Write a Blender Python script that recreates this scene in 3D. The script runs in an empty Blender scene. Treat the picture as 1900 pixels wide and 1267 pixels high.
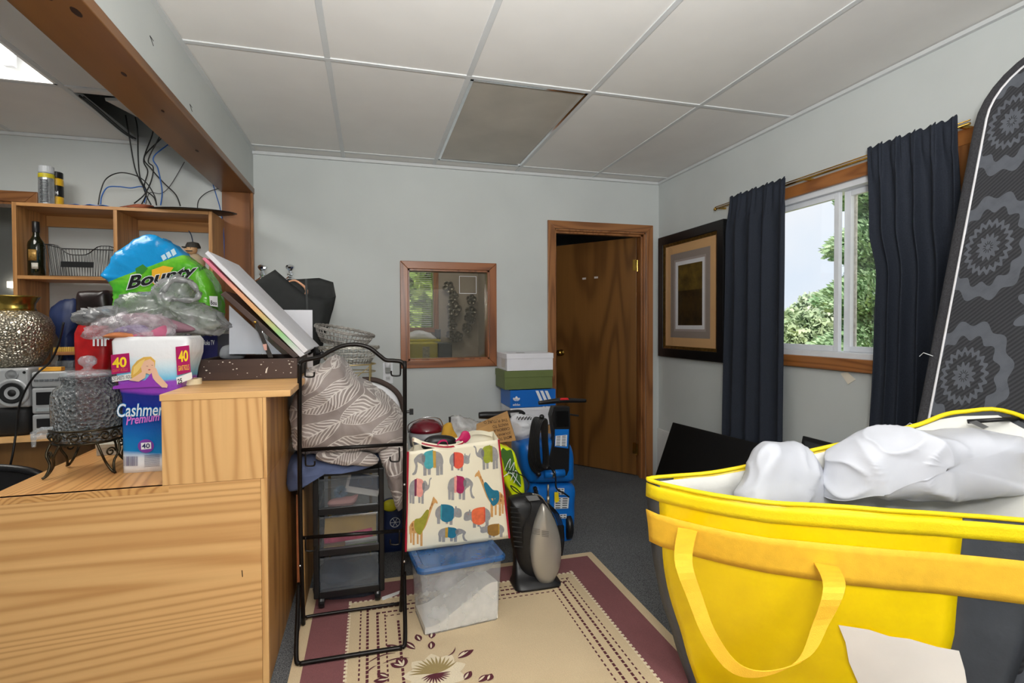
import bpy, math, random
from mathutils import Vector, Matrix, noise
random.seed(7)
SC = bpy.context.scene
COL = SC.collection

# ------------------------------------------------------------------ camera
F, CX, CY, HC = 957.0, 950.0, 618.7, 1.245          # focal length and principal point in px of 1900x1267
YAW, PIT, ROL = .2678, -.017, -.0035
fw = Vector((math.sin(YAW)*math.cos(PIT), math.cos(YAW)*math.cos(PIT), math.sin(PIT)))
rt = Vector((math.cos(YAW), -math.sin(YAW), 0)); up = rt.cross(fw)
r2 = rt*math.cos(ROL)+up*math.sin(ROL); u2 = up*math.cos(ROL)-rt*math.sin(ROL)
CAM = Vector((0, 0, HC))
cd = bpy.data.cameras.new('camera'); co = bpy.data.objects.new('camera', cd); COL.objects.link(co)
cd.sensor_width = 36; cd.lens = F/1900*36; cd.shift_y = -(633.5-CY)/1900; cd.clip_start = .02
co.matrix_world = Matrix(((r2.x, u2.x, -fw.x, 0), (r2.y, u2.y, -fw.y, 0), (r2.z, u2.z, -fw.z, HC), (0, 0, 0, 1)))
SC.camera = co

# ------------------------------------------------------------------ light
SC.view_settings.view_transform = 'Standard'; SC.view_settings.look = 'None'
SC.view_settings.gamma = 1; SC.view_settings.use_curve_mapping = False
SC.view_settings.exposure = 0.0
w = bpy.data.worlds.new('world'); SC.world = w; w.use_nodes = True
nt = w.node_tree; bg = nt.nodes['Background']
tc = nt.nodes.new('ShaderNodeTexCoord'); nz = nt.nodes.new('ShaderNodeTexNoise'); cr = nt.nodes.new('ShaderNodeValToRGB')
nz.inputs['Scale'].default_value = 3.5; nz.inputs['Detail'].default_value = 5
cr.color_ramp.elements[0].position = .35; cr.color_ramp.elements[0].color = (.78, .87, .98, 1)
cr.color_ramp.elements[1].position = .62; cr.color_ramp.elements[1].color = (.95, .97, 1, 1)
nt.links.new(tc.outputs['Generated'], nz.inputs['Vector']); nt.links.new(nz.outputs['Fac'], cr.inputs['Fac'])
nt.links.new(cr.outputs['Color'], bg.inputs['Color']); bg.inputs['Strength'].default_value = 1.12

def lamp(name, kind, loc, energy, size=.2, rot=(0, 0, 0), sizey=None, color=(1, 1, 1)):
    l = bpy.data.lights.new(name, kind); o = bpy.data.objects.new(name, l); COL.objects.link(o)
    l.energy = energy; l.color = color; o.location = loc; o.rotation_euler = rot
    if kind == 'AREA':
        l.shape = 'RECTANGLE'; l.size = size; l.size_y = sizey or size
    elif kind == 'SUN': l.angle = size
    else: l.shadow_soft_size = size
    return o
SUN = lamp('sun', 'SUN', (-8, -6, 12), 6.5, .05, (math.radians(50), 0, math.radians(-48)), color=(1, .95, .86))
FLASH = lamp('photographer_flash', 'POINT', (.0, -.30, 1.66), 68, .14, color=(1, .985, .96))
BOUNCE = lamp('bounce_flash', 'SPOT', (.05, -.15, 1.55), 300, .12, color=(1, .985, .96))
BOUNCE.data.spot_size = math.radians(130); BOUNCE.data.spot_blend = 1
BOUNCE.rotation_euler = Vector((.25, .75, .9)).to_track_quat('-Z', 'Y').to_euler()

# ------------------------------------------------------------------ pixel -> place
def ray(x, y): return r2*((x-CX)/F) - u2*((y-CY)/F) + fw
def on(x, y, ax, v):
    d = ray(x, y); return CAM + d*((v-CAM[ax])/d[ax])
def PX(x, y, v): return on(x, y, 0, v)
def PY(x, y, v): return on(x, y, 1, v)
def PZ(x, y, v): return on(x, y, 2, v)
def PP(x, y, p, n):
    d = ray(x, y); n = Vector(n); return CAM + d*((Vector(p)-CAM).dot(n)/d.dot(n))

# ------------------------------------------------------------------ materials
def lin(c):
    return tuple((v/255/12.92 if v/255 <= .04045 else ((v/255+.055)/1.055)**2.4) for v in c)
MATS = {}
class NT:
    def __init__(s, name):
        s.m = bpy.data.materials.new(name); s.m.use_nodes = True; s.t = s.m.node_tree
        s.b = s.t.nodes['Principled BSDF']
    def n(s, k, **kw):
        q = s.t.nodes.new('ShaderNode'+k)
        for a, v in kw.items(): setattr(q, a, v)
        return q
    def l(s, a, b): s.t.links.new(a, b)
    def inp(s, q, i, v):
        if hasattr(v, 'is_output') or isinstance(v, bpy.types.NodeSocket): s.l(v, q.inputs[i])
        else: q.inputs[i].default_value = v
    def math(s, op, a, b=0.0, c=0.0):
        q = s.n('Math', operation=op); s.inp(q, 0, a); s.inp(q, 1, b); s.inp(q, 2, c); return q.outputs[0]
    def coord(s, scale=(1, 1, 1), rot=(0, 0, 0)):
        t = s.n('TexCoord'); mp = s.n('Mapping'); s.l(t.outputs['Object'], mp.inputs['Vector'])
        mp.inputs['Scale'].default_value = scale; mp.inputs['Rotation'].default_value = rot
        return mp.outputs['Vector']
    def noise(s, vec, scale, detail=2, rough=.5):
        q = s.n('TexNoise'); s.l(vec, q.inputs['Vector']); q.inputs['Scale'].default_value = scale
        q.inputs['Detail'].default_value = detail; q.inputs['Roughness'].default_value = rough; return q.outputs['Fac']
    def ramp(s, fac, stops, interp='LINEAR'):
        q = s.n('ValToRGB'); s.l(fac, q.inputs['Fac']); e = q.color_ramp; e.interpolation = interp
        while len(e.elements) < len(stops): e.elements.new(.5)
        for k, (p, c) in enumerate(stops):
            e.elements[k].position = p; e.elements[k].color = (*c, 1)
        return q.outputs['Color']
    def mix(s, fac, a, b):
        q = s.n('Mix', data_type='RGBA'); s.inp(q, 0, fac); 
        for i, v in ((6, a), (7, b)):
            if isinstance(v, tuple): q.inputs[i].default_value = (*v[:3], 1)
            else: s.l(v, q.inputs[i])
        return q.outputs[2]
    def base(s, v):
        if isinstance(v, tuple): s.b.inputs['Base Color'].default_value = (*v, 1)
        else: s.l(v, s.b.inputs['Base Color'])
    def bump(s, h, strength=.3, dist=.002):
        q = s.n('Bump'); s.l(h, q.inputs['Height']); q.inputs['Strength'].default_value = strength
        q.inputs['Distance'].default_value = dist; s.l(q.outputs['Normal'], s.b.inputs['Normal'])
    def set(s, **k):
        for a, v in k.items(): s.b.inputs[a.replace('_', ' ')].default_value = v
def mat(name, rgb, rough=.5, metal=0, var=.06, vs=12, bump=0, bs=150, trans=0, ior=1.45, emis=0, alpha=1, coat=0):
    if name in MATS: return MATS[name]
    k = NT(name); c = lin(rgb); v = k.coord()
    f = k.noise(v, vs, 3)
    k.base(k.ramp(f, [(.3, tuple(x*(1-var) for x in c)), (.7, tuple(min(1, x*(1+var)) for x in c))]))
    k.set(Roughness=rough, Metallic=metal, IOR=ior)
    if trans: k.set(Transmission_Weight=trans)
    if alpha < 1: k.set(Alpha=alpha)
    if coat: k.set(Coat_Weight=coat, Coat_Roughness=.1)
    if emis:
        k.b.inputs['Emission Color'].default_value = (*c, 1); k.set(Emission_Strength=emis)
    if bump: k.bump(k.noise(v, bs, 4), bump)
    MATS[name] = k.m; return k.m
def glassmat(name, rgb=(255, 255, 255), clear=.985, rough=.02, refl=.045):
    """thin pane: mostly see-through, with a mirror-like Fresnel reflection"""
    if name in MATS: return MATS[name]
    k = NT(name); t = k.t
    tr = k.n('BsdfTransparent'); gl = k.n('BsdfGlossy'); fr = k.n('LayerWeight'); mx = k.n('MixShader')
    tr.inputs['Color'].default_value = (*[x*clear for x in lin(rgb)], 1); gl.inputs['Roughness'].default_value = rough
    fr.inputs['Blend'].default_value = .5
    k.l(k.math('MULTIPLY_ADD', k.math('POWER', fr.outputs['Facing'], 4.), .6, refl), mx.inputs[0]); k.l(tr.outputs[0], mx.inputs[1]); k.l(gl.outputs[0], mx.inputs[2])
    k.l(mx.outputs[0], t.nodes['Material Output'].inputs['Surface'])
    MATS[name] = k.m; return k.m
def filmmat(name, rgb, op=.5, rough=.25, var=.3, vs=25, spec=.6):
    """thin plastic film or frosted plastic: part see-through, part coloured plastic"""
    if name in MATS: return MATS[name]
    k = NT(name); t = k.t; v = k.coord(); c = lin(rgb)
    f = k.noise(v, vs, 4)
    k.base(k.ramp(f, [(.3, tuple(x*(1-var) for x in c)), (.7, tuple(min(1, x*(1+var)) for x in c))]))
    k.set(Roughness=rough, Specular_IOR_Level=spec); k.bump(k.noise(v, vs*1.3, 5), .5, .01)
    tr = k.n('BsdfTransparent'); mx = k.n('MixShader'); fac = k.math('MULTIPLY_ADD', f, .5, op-.25)
    k.l(fac, mx.inputs[0]); k.l(tr.outputs[0], mx.inputs[1]); k.l(k.b.outputs[0], mx.inputs[2])
    k.l(mx.outputs[0], t.nodes['Material Output'].inputs['Surface'])
    MATS[name] = k.m; return k.m
def wood(name, light, dark, axis='Z', rings=9., scale=2.6, along=.22, rough=.38, fine=.35, seed=0):
    if name in MATS: return MATS[name]
    k = NT(name); i = 'XYZ'.index(axis)
    s = [1., 1., 1.]; s[i] = along
    v = k.coord(tuple(s)); mp = v.node; mp.inputs['Location'].default_value = (seed*3.1, seed*1.7, seed*2.3)
    f = k.noise(v, scale, 1.5, .4)
    rg = k.math('SINE', k.math('MULTIPLY', f, rings*6.283))
    s2 = [90., 90., 90.]; s2[i] = 2.5
    v2 = k.coord(tuple(s2)); fn = k.noise(v2, 1., 3, .6)
    t = k.math('ADD', k.math('MULTIPLY', k.math('POWER', k.math('MULTIPLY_ADD', rg, .5, .5), 2.2), .62), k.math('MULTIPLY', fn, fine))
    l, d = lin(light), lin(dark)
    k.base(k.ramp(t, [(.08, l), (.5, tuple(a*.62+b*.38 for a, b in zip(l, d))), (1., d)]))
    k.set(Roughness=rough); k.bump(fn, .15, .0006)
    MATS[name] = k.m; return k.m

# ------------------------------------------------------------------ mesh building
def catmull(pts, n=8, closed=False):
    P = [Vector(p) for p in pts]; out = []; m = len(P)
    for i in range(m if closed else m-1):
        if closed: a, b, c, d = P[i-1], P[i], P[(i+1) % m], P[(i+2) % m]
        else: a, b, c, d = P[max(i-1, 0)], P[i], P[i+1], P[min(i+2, m-1)]
        for j in range(n):
            t = j/n
            out.append(.5*((2*b)+(c-a)*t+(2*a-5*b+4*c-d)*t*t+(3*b-a-3*c+d)*t**3))
    if not closed: out.append(P[-1].copy())
    return out
class MB:
    def __init__(s): s.v = []; s.f = []; s.mi = []; s.cur = 0
    def add(s, vs, fs):
        o = len(s.v); s.v += [Vector(p) for p in vs]
        for q in fs: s.f.append([o+i for i in q]); s.mi.append(s.cur)
        return s
    def box(s, x0, x1, y0, y1, z0, z1, M=None):
        vs = [Vector((x, y, z)) for z in (z0, z1) for y in (y0, y1) for x in (x0, x1)]
        if M: vs = [M @ p for p in vs]
        return s.add(vs, [(0, 2, 3, 1), (4, 5, 7, 6), (0, 1, 5, 4), (2, 6, 7, 3), (0, 4, 6, 2), (1, 3, 7, 5)])
    def hexa(s, b, t):                                   # bottom and top quads
        return s.add(list(b)+list(t), [(3, 2, 1, 0), (4, 5, 6, 7), (0, 1, 5, 4), (1, 2, 6, 5), (2, 3, 7, 6), (3, 0, 4, 7)])
    def prism(s, pts, d):                                # planar outline swept along d
        n = len(pts); P = [Vector(p) for p in pts]; d = Vector(d)
        return s.add(P+[p+d for p in P], [tuple(range(n))[::-1], tuple(range(n, 2*n))]+[(i, (i+1) % n, n+(i+1) % n, n+i) for i in range(n)])
    def poly(s, pts): return s.add(pts, [tuple(range(len(pts)))])
    def tube(s, path, r, n=8, closed=False, cap=True):
        P = [Vector(p) for p in path]; m = len(P)
        rr = r if hasattr(r, '__len__') else [r]*m
        T = []
        for i in range(m):
            a = P[i-1] if (closed or i) else P[0]; b = P[(i+1) % m] if (closed or i < m-1) else P[-1]
            t = (b-a); T.append(t.normalized() if t.length > 1e-9 else Vector((0, 0, 1)))
        N = T[0].orthogonal().normalized(); vs = []; fs = []
        for i in range(m):
            N = (N-T[i]*N.dot(T[i])); N = N.normalized() if N.length > 1e-9 else T[i].orthogonal().normalized()
            B = T[i].cross(N)
            for k in range(n):
                a = 2*math.pi*k/n; vs.append(P[i]+(N*math.cos(a)+B*math.sin(a))*rr[i])
        for i in range(m if closed else m-1):
            j = (i+1) % m
            for k in range(n): fs.append((i*n+k, i*n+(k+1) % n, j*n+(k+1) % n, j*n+k))
        if cap and not closed: fs += [tuple(range(n))[::-1], tuple(range((m-1)*n, m*n))]
        return s.add(vs, fs)
    def rod(s, a, b, r, n=10, r2_=None): return s.tube([a, b], [r, r if r2_ is None else r2_], n)
    def ribbon(s, path, wvec, t=.002):                   # flat strap along a path; wvec = width vector(s)
        P = [Vector(p) for p in path]; W = wvec if isinstance(wvec, list) else [Vector(wvec)]*len(P)
        vs = []; fs = []
        for i, p in enumerate(P):
            a = P[max(i-1, 0)]; b = P[min(i+1, len(P)-1)]; n = (b-a).cross(W[i])
            n = n.normalized()*t/2 if n.length > 1e-9 else Vector((0, 0, t/2))
            vs += [p-W[i]/2-n, p+W[i]/2-n, p+W[i]/2+n, p-W[i]/2+n]
        for i in range(len(P)-1):
            for k in range(4): fs.append((4*i+k, 4*i+(k+1) % 4, 4*i+4+(k+1) % 4, 4*i+4+k))
        fs += [(3, 2, 1, 0), tuple(4*(len(P)-1)+k for k in range(4))]
        return s.add(vs, fs)
    def lathe(s, prof, c=(0, 0, 0), n=24, sx=1, sy=1, M=None, cap=True):   # prof: (r, z)
        vs = []; fs = []; c = Vector(c)
        for r, z in prof:
            for k in range(n):
                a = 2*math.pi*k/n; p = Vector((r*math.cos(a)*sx, r*math.sin(a)*sy, z)); vs.append((M @ p if M else p)+c)
        m = len(prof)
        for i in range(m-1):
            for k in range(n): fs.append((i*n+k, i*n+(k+1) % n, (i+1)*n+(k+1) % n, (i+1)*n+k))
        if cap: fs += [tuple(range(n))[::-1], tuple(range((m-1)*n, m*n))]
        return s.add(vs, fs)
    def grid(s, nu, nv, fn, wrap=False):
        vs = [fn(i/(nu-1) if not wrap else i/nu, j/(nv-1)) for j in range(nv) for i in range(nu)]
        fs = [(j*nu+i, j*nu+(i+1) % nu, (j+1)*nu+(i+1) % nu, (j+1)*nu+i) for j in range(nv-1) for i in range(nu if wrap else nu-1)]
        return s.add(vs, fs)
    def soft(s, outline, y0, y1, p=2.4, rings=18, sub=5, amp=.01, fs=9., seed=0, sq=1., fold=0, sh=0., xr=0.):
        """stuffed shape: a closed outline (points in any y), widest in the middle of y0..y1, rounded off front and back"""
        O = catmull(outline, sub, True); n = len(O); c = sum(O, Vector())/n
        vs = []; ff = []
        for j in range(rings+1):
            t = -math.cos(math.pi*j/rings); k = max(0., 1-abs(t)**p)**(1/p); k = .04+.96*k
            y = (y0+y1)/2+(y1-y0)/2*t
            for q in O:
                d = q-c; v = Vector((c.x+d.x*k, y+sh*(c.x+d.x*k-xr), c.z+d.z*(k**sq)))
                nn = noise.noise_vector(v*fs+Vector((seed*7.3, seed*3.1, seed)))
                w_ = 0
                if fold:
                    b_ = v+nn*.03
                    w_ = (1-abs(noise.noise(b_*fs*.9+Vector((seed, 9, seed)))))**7+.6*(1-abs(noise.noise(b_*fs*2.1+Vector((seed, 4, seed+3)))))**7-.5
                dd = Vector((d.x, (y-(y0+y1)/2)*1.4, d.z)).normalized()
                v += nn*amp + dd*w_*fold
                vs.append(v)
        for j in range(rings):
            for i in range(n): ff.append((j*n+i, (j+1)*n+i, (j+1)*n+(i+1) % n, j*n+(i+1) % n))
        ff += [tuple(range(n)), tuple(range(rings*n, (rings+1)*n))[::-1]]
        return s.add(vs, ff)
    def build(s, name, m, parent=None, smooth=False, bevel=0, world=True, solid=0, sub=0, seg=2, **props):
        org = Vector((0, 0, 0))
        if world:
            if parent is not None:
                q = parent
                while q is not None: org = org+q.location; q = q.parent
            elif s.v:
                xs = [p.x for p in s.v]; ys = [p.y for p in s.v]; zs = [p.z for p in s.v]
                org = Vector(((min(xs)+max(xs))/2, (min(ys)+max(ys))/2, min(zs)))
        me = bpy.data.meshes.new(name); me.from_pydata([p-org for p in s.v], [], s.f); me.update()
        ms = m if isinstance(m, list) else [m]
        for q in ms: me.materials.append(q)
        me.polygons.foreach_set('material_index', s.mi)
        if smooth: me.polygons.foreach_set('use_smooth', [True]*len(me.polygons))
        o = bpy.data.objects.new(name, me); COL.objects.link(o)
        if parent is not None: o.parent = parent
        elif world: o.location = org
        if solid:
            q = o.modifiers.new('solid', 'SOLIDIFY'); q.thickness = solid; q.offset = 0
        if bevel:
            q = o.modifiers.new('bevel', 'BEVEL'); q.width = bevel; q.segments = seg; q.limit_method = 'ANGLE'; q.angle_limit = .6
        if sub:
            q = o.modifiers.new('sub', 'SUBSURF'); q.levels = sub; q.render_levels = sub
        for a, v in props.items(): o[a] = v
        return o
def tag(o, label, cat, group=None):
    o['label'] = label; o['category'] = cat
    if group: o['group'] = group
    return o
def thing(name, label, cat, loc=(0, 0, 0), rz=0, group=None, rot=None):
    o = bpy.data.objects.new(name, None); COL.objects.link(o); o.location = loc; o.rotation_euler = rot or (0, 0, rz)
    o.empty_display_size = .05
    return tag(o, label, cat, group)
def copy_tree(o, parent=None):
    c = o.copy(); COL.objects.link(c); c.parent = parent
    for ch in list(o.children):
        if ch.parent == o: copy_tree(ch, c)
    return c
def text_mesh(body, size=1., extrude=0., offset=0., spacing=1., shear=0.):
    cu = bpy.data.curves.new('t', 'FONT'); cu.body = body; cu.size = size; cu.extrude = extrude; cu.offset = offset
    cu.space_character = spacing; cu.shear = shear; cu.align_x = 'CENTER'; cu.align_y = 'CENTER'; cu.resolution_u = 3
    o = bpy.data.objects.new('t', cu); COL.objects.link(o)
    dg = bpy.context.evaluated_depsgraph_get(); dg.update()
    me = bpy.data.meshes.new_from_object(o.evaluated_get(dg)); bpy.data.objects.remove(o); bpy.data.curves.remove(cu)
    vs = [v.co.copy() for v in me.vertices]; fs = [tuple(p.vertices) for p in me.polygons]
    bpy.data.meshes.remove(me); return vs, fs
def lettering(mb, body, size, at, fn=None, **kw):
    """flat letters into mb; fn maps (a, b) of the text plane to a point"""
    vs, fs = text_mesh(body, size, **kw)
    mb.add([fn(v.x, v.y) for v in vs], fs); return mb
def frame(o, u, v): 
    o, u, v = Vector(o), Vector(u), Vector(v); return lambda a, b: o+u*a+v*b
def quadmap(tl, tr, br, bl, off=0.):
    """unit square -> quad (bilinear), a right, b up, lifted off the surface toward the camera"""
    tl, tr, br, bl = map(Vector, (tl, tr, br, bl)); n = (tr-bl).cross(tl-br).normalized()
    if n.dot(CAM-tl) < 0: n = -n
    return lambda a, b: (tl*(1-a)+tr*a)*b+(bl*(1-a)+br*a)*(1-b)+n*off
def textquad(mb, body, q, a0, a1, b0, b1, **kw):
    vs, fs = text_mesh(body, 1., **kw)
    xs = [v.x for v in vs]; ys = [v.y for v in vs]; x0, x1, y0, y1 = min(xs), max(xs), min(ys), max(ys)
    mb.add([q(a0+(a1-a0)*(v.x-x0)/(x1-x0), b0+(b1-b0)*(v.y-y0)/(y1-y0)) for v in vs], fs); return mb
def polyq(mb, q, pts): return mb.poly([q(a, b) for a, b in pts])

# ------------------------------------------------------------------ materials of the room
M_wall = mat('wall_paint', (196, 201, 200), .6, var=.03, vs=3, bump=.08, bs=90)
M_wall2 = mat('wall_paint_low', (212, 213, 212), .55, var=.02)
M_tile = mat('ceiling_tile', (226, 225, 222), .75, var=.02, vs=5, bump=.05, bs=220)
M_tbar = mat('tee_bar', (204, 207, 208), .35, var=.02)
M_trimw = wood('trim_wood', (158, 106, 62), (110, 66, 34), 'Z', 12, 6, .1, .35)
M_trimx = wood('trim_wood_x', (158, 106, 62), (110, 66, 34), 'X', 12, 6, .1, .35, seed=1)
M_trimy = wood('trim_wood_y', (166, 108, 58), (116, 68, 32), 'Y', 12, 6, .1, .35, seed=2)
M_beam = wood('beam_pine', (130, 86, 44), (88, 54, 26), 'Y', 4, 5, .08, .3, fine=.25)
M_post = wood('post_pine', (150, 98, 58), (98, 58, 30), 'Z', 4, 5, .08, .35, fine=.25)
M_black = mat('black_plastic', (22, 22, 24), .35, var=.1)
M_dark = mat('dark_void', (14, 15, 17), .9)
M_white = mat('white_plastic', (232, 234, 238), .4, var=.02)
M_brass = mat('brass', (214, 172, 84), .22, 1)
M_chrome = mat('chrome', (225, 228, 232), .12, 1)
M_oak = wood('oak_z', (232, 184, 122), (194, 138, 80), 'Z', 26, 4.2, .06, .38)
M_oakx = wood('oak_x', (232, 184, 122), (194, 138, 80), 'X', 34, 3.6, .03, .38, seed=3)
M_oaky = wood('oak_y', (222, 170, 106), (172, 114, 60), 'Y', 34, 3.6, .12, .38, seed=4)
def carpet():
    k = NT('carpet'); v = k.coord(); a = k.noise(v, 220, 2); b = k.noise(v, 420, 1); c = k.noise(v, 2.5, 3)
    base = k.mix(c, lin((88, 90, 92)), lin((112, 113, 114)))
    sp = k.ramp(b, [(.66, (0, 0, 0)), (.72, (1, 1, 1))]); dk = k.ramp(a, [(.4, (1, 1, 1)), (.52, (0, 0, 0))])
    k.base(k.mix(sp, k.mix(dk, base, lin((58, 60, 63))), lin((176, 180, 184)))); k.set(Roughness=.95); k.bump(a, .6, .004)
    return k.m
M_carpet = carpet()

XR, YB, ZC, XL, YN = 2.242, 3.70, 2.381, -3.3, -2.6
def struct(o): o['kind'] = 'structure'; return o
struct(MB().box(XL, 3.2, YN, 6.2, -.06, 0).build('floor', M_carpet))
# ---- back wall with the door, the inside window and the left doorway cut out
wb = MB(); T = .11
def wall_rects(mb, x0, x1, z0, z1, holes, y0, y1):
    xs = sorted({x0, x1, *[h[0] for h in holes], *[h[1] for h in holes]}); zs = sorted({z0, z1, *[h[2] for h in holes], *[h[3] for h in holes]})
    for a, b in zip(xs, xs[1:]):
        run = None
        for c, d in zip(zs, zs[1:]):
            hole = any(h[0] <= a and b <= h[1] and h[2] <= c and d <= h[3] for h in holes)
            if hole:
                if run: mb.box(a, b, y0, y1, *run); run = None
            else: run = (run[0] if run else c, d)
        if run: mb.box(a, b, y0, y1, *run)
DOOR = (1.352, 2.125, 0, 1.975); IWIN = (.256, .842, .994, 1.642); LDOOR = (-2.75, -1.95, 0, 1.975)
wall_rects(wb, XL, XR+.1, 0, 2.75, [DOOR, IWIN, LDOOR], YB, YB+T)
wall_back = struct(wb.build('wall_back', M_wall))
# ---- right wall with the window cut out
WIN = (1.50, 2.60, 1.075, 1.935)
wr = MB(); wall_rects(wr, YN, YB+.1, 0, 2.75, [WIN], 0, .12)
wr.v = [Vector((XR+p.y, p.x, p.z)) for p in wr.v]; wr.f = [q[::-1] for q in wr.f]
wall_right = struct(wr.build('wall_right', M_wall))
struct(MB().box(XL-.1, XL, YN, YB+.1, 0, 2.75).build('wall_left', M_wall))
bw = MB(); wall_rects(bw, XL, XR+.1, 0, 2.75, [(.5, 1.5, 1.0, 1.95)], YN-.1, YN)
struct(bw.build('wall_behind', M_wall))
# ---- header wall over the opening, trimmed in pine
struct(MB().box(-.895, -.728, YN, YB, 2.138, 2.375).build('wall_header', M_wall))
bm = MB().box(-.915, -.722, YN, YB, 2.100, 2.138)
beam = struct(bm.build('trim_1', M_beam, bevel=.003))
for y, x, s in ((1.62, -.80, .022), (1.68, -.765, .03), (2.05, -.80, .02), (2.36, -.79, .014), (2.85, -.81, .02)):
    MB().lathe([(.0, 0), (s*.55, 0), (s*.55, .0014), (0, .0014)], (x, y, 2.0987), 12, sx=.6, sy=1.5).build('knot', M_dark if 0 else mat('knot', (44, 20, 8), .5), beam)
post = struct(MB().box(-.905, -.742, YB-.038, YB, 0, 2.10).build('trim_2', M_post, bevel=.003))
struct(MB().box(-.742, -.726, YB-.032, YB, 0, 2.138).build('trim_3', M_trimw, bevel=.002))
# paint-stripped baseboard panel on the right wall
struct(MB().box(XR-.012, XR, 2.3, YB, 0, .405).build('baseboard_right', M_wall2, bevel=.002))
for (y, z, a) in [(PX(x_, y_, -.7275).y, PX(x_, y_, -.7275).z, 0) for x_, y_ in ((278, 66), (352, 193))]:
    n_ = MB()
    for d in ((0, -.02), (.018, -.008)):
        n_.rod((-.7275, y, z), (-.7275, y+.03, z+d[1]+d[0]*.3), .0012, 5)
    n_.build('pencil_mark', M_black, bpy.data.objects['wall_header'])

# ------------------------------------------------------------------ ceilings: tee grid and tiles
struct(MB().box(XL, XR+.3, YN, 6.2, 2.75, 2.8).build('roof_light_block', M_dark))  # slab added to block sky light; dark colour gives the ceiling gap its shade
GX0, GY0, S2, S4 = -.1672, 2.345, .6096, 1.2192
HOLE = (-1.395, -.905, 2.955, 3.66)
def grid_ceiling(name, xs, ys, skip, hang=()):
    g = MB(); r = .012
    for x in xs: g.box(x-r, x+r, ys[0], ys[-1], ZC-.004, ZC+.03)
    for y in ys: g.box(xs[0], xs[-1], y-r, y+r, ZC-.0045, ZC+.03)
    c = struct(g.build(name, M_tbar, bevel=.001))
    for i, (a, b) in enumerate(zip(xs, xs[1:])):
        for j, (d, e) in enumerate(zip(ys, ys[1:])):
            if (i, j) in skip: continue
            MB().box(a+.004, b-.004, d+.004, e-.004, ZC+.0005, ZC+.014).build('ceiling_tile', M_tile, c)
    return c
xs = [-.728]+[GX0+i*S2 for i in range(4)]+[XR]
ys = [YN]+[GY0-S4*k for k in (4, 3, 2, 1, 0)]+[GY0+1.222, YB]
ys = sorted(set(round(y, 4) for y in ys if y >= YN))
jl = ys.index(round(GY0, 4))
ceil_main = grid_ceiling('ceiling', xs, ys, {(2, jl), (2, jl-3)})
xl = [XL, -1.395-S2*2, -1.395-S2, -1.395, -.895]; yl = [YN]+[2.93-S4*k for k in (4, 3, 2, 1, 0)]+[YB]
yl = [y for y in yl if y >= YN]; jl2 = len(yl)-2
ceil_left = grid_ceiling('ceiling', xl, yl, {(2, jl2-1), (3, jl2)})
# opened tile over the shelf: a cut piece stays, one piece leans in the dark gap
MB().box(-1.38, -.90, 2.945, 3.0, ZC+.001, ZC+.014).build('cut_ceiling_tile', M_tile, ceil_left)
Mr = Matrix.Translation((-1.18, 3.36, ZC+.07)) @ Matrix.Rotation(.16, 4, 'X') @ Matrix.Rotation(-.1, 4, 'Y')
MB().box(-.12, .22, -.25, .30, 0, .014, Mr).build('lifted_ceiling_tile', M_tile, ceil_left)
# wall angle
a = MB(); a.box(-.728, XR, YB-.022, YB, ZC-.022, ZC-.004); a.box(XR-.02, XR, YN, YB, ZC-.02, ZC-.004); a.box(-.728, -.708, YN, YB, ZC-.006, ZC-.003)
struct(a.build('trim_4', M_tbar))
a = MB(); a.box(XL, -.895, YB-.02, YB, ZC-.02, ZC-.004); struct(a.build('trim_5', M_tbar))

# ------------------------------------------------------------------ recessed lights
M_diff = mat('dull_diffuser', (176, 171, 160), .45, var=.12, vs=3, bump=.1, bs=400)
t = thing('ceiling_light', 'switched-off recessed ceiling light with a dull grey diffuser panel', 'ceiling light', (GX0+1.5*S2, GY0+.61, ZC))
x0, x1, y0, y1 = GX0+S2+.012, GX0+2*S2-.012, GY0+.012, GY0+1.21
fr = MB(); 
for q in ((x0, x0+.016, y0, y1), (x1-.016, x1, y0, y1), (x0, x1, y0, y0+.016), (x0, x1, y1-.016, y1)): fr.box(*q, ZC-.006, ZC+.012)
fr.build('frame', M_chrome, t, bevel=.001)
MB().box(x0+.014, x1-.014, y0+.014, y1-.014, ZC+.003, ZC+.007).build('diffuser', M_diff, t)
MB().box(x0, x1, y0, y1, ZC+.012, ZC+.09).build('housing', M_white, t)
M_lit = mat('lit_tube', (255, 252, 244), .5, emis=9.0, var=0)
M_refl = mat('reflector_white', (245, 246, 246), .35, var=.01)
def lit_troffer(x0, x1, y0, y1, label, watts):
    t = thing('ceiling_light', label, 'ceiling light', ((x0+x1)/2, (y0+y1)/2, ZC))
    h = MB().box(x0, x1, y0, y1, ZC+.10, ZC+.11)
    for q in ((x0, x0+.012, y0, y1), (x1-.012, x1, y0, y1), (x0, x1, y0, y0+.012), (x0, x1, y1-.012, y1)): h.box(*q, ZC-.004, ZC+.11)
    h.build('housing', M_refl, t)
    for fx in (.27, .73):
        x = x0+(x1-x0)*fx; tb = MB().rod((x, y0+.07, ZC+.06), (x, y1-.07, ZC+.06), .019, 14).build('tube', M_lit, t, smooth=True)
        for yy in (y0+.045, y1-.045):
            MB().box(x-.02, x+.02, yy-.012, yy+.012, ZC+.04, ZC+.10).build('lamp_holder', M_white, t, bevel=.002)
    l = lamp('fluorescent_glow', 'AREA', ((x0+x1)/2, (y0+y1)/2, ZC+.035), watts, x1-x0-.06, sizey=y1-y0-.1, color=(1, .97, .92)); l.parent = None
    l.location = Vector((0, 0, .035)); l.parent = t
    return t
L1 = lit_troffer(-1.395-S2+.012, -1.395-.012, 2.93-S4+.012, 2.93-.012, 'lit recessed ceiling light with bare tubes beside the lifted tile', 15)
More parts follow.
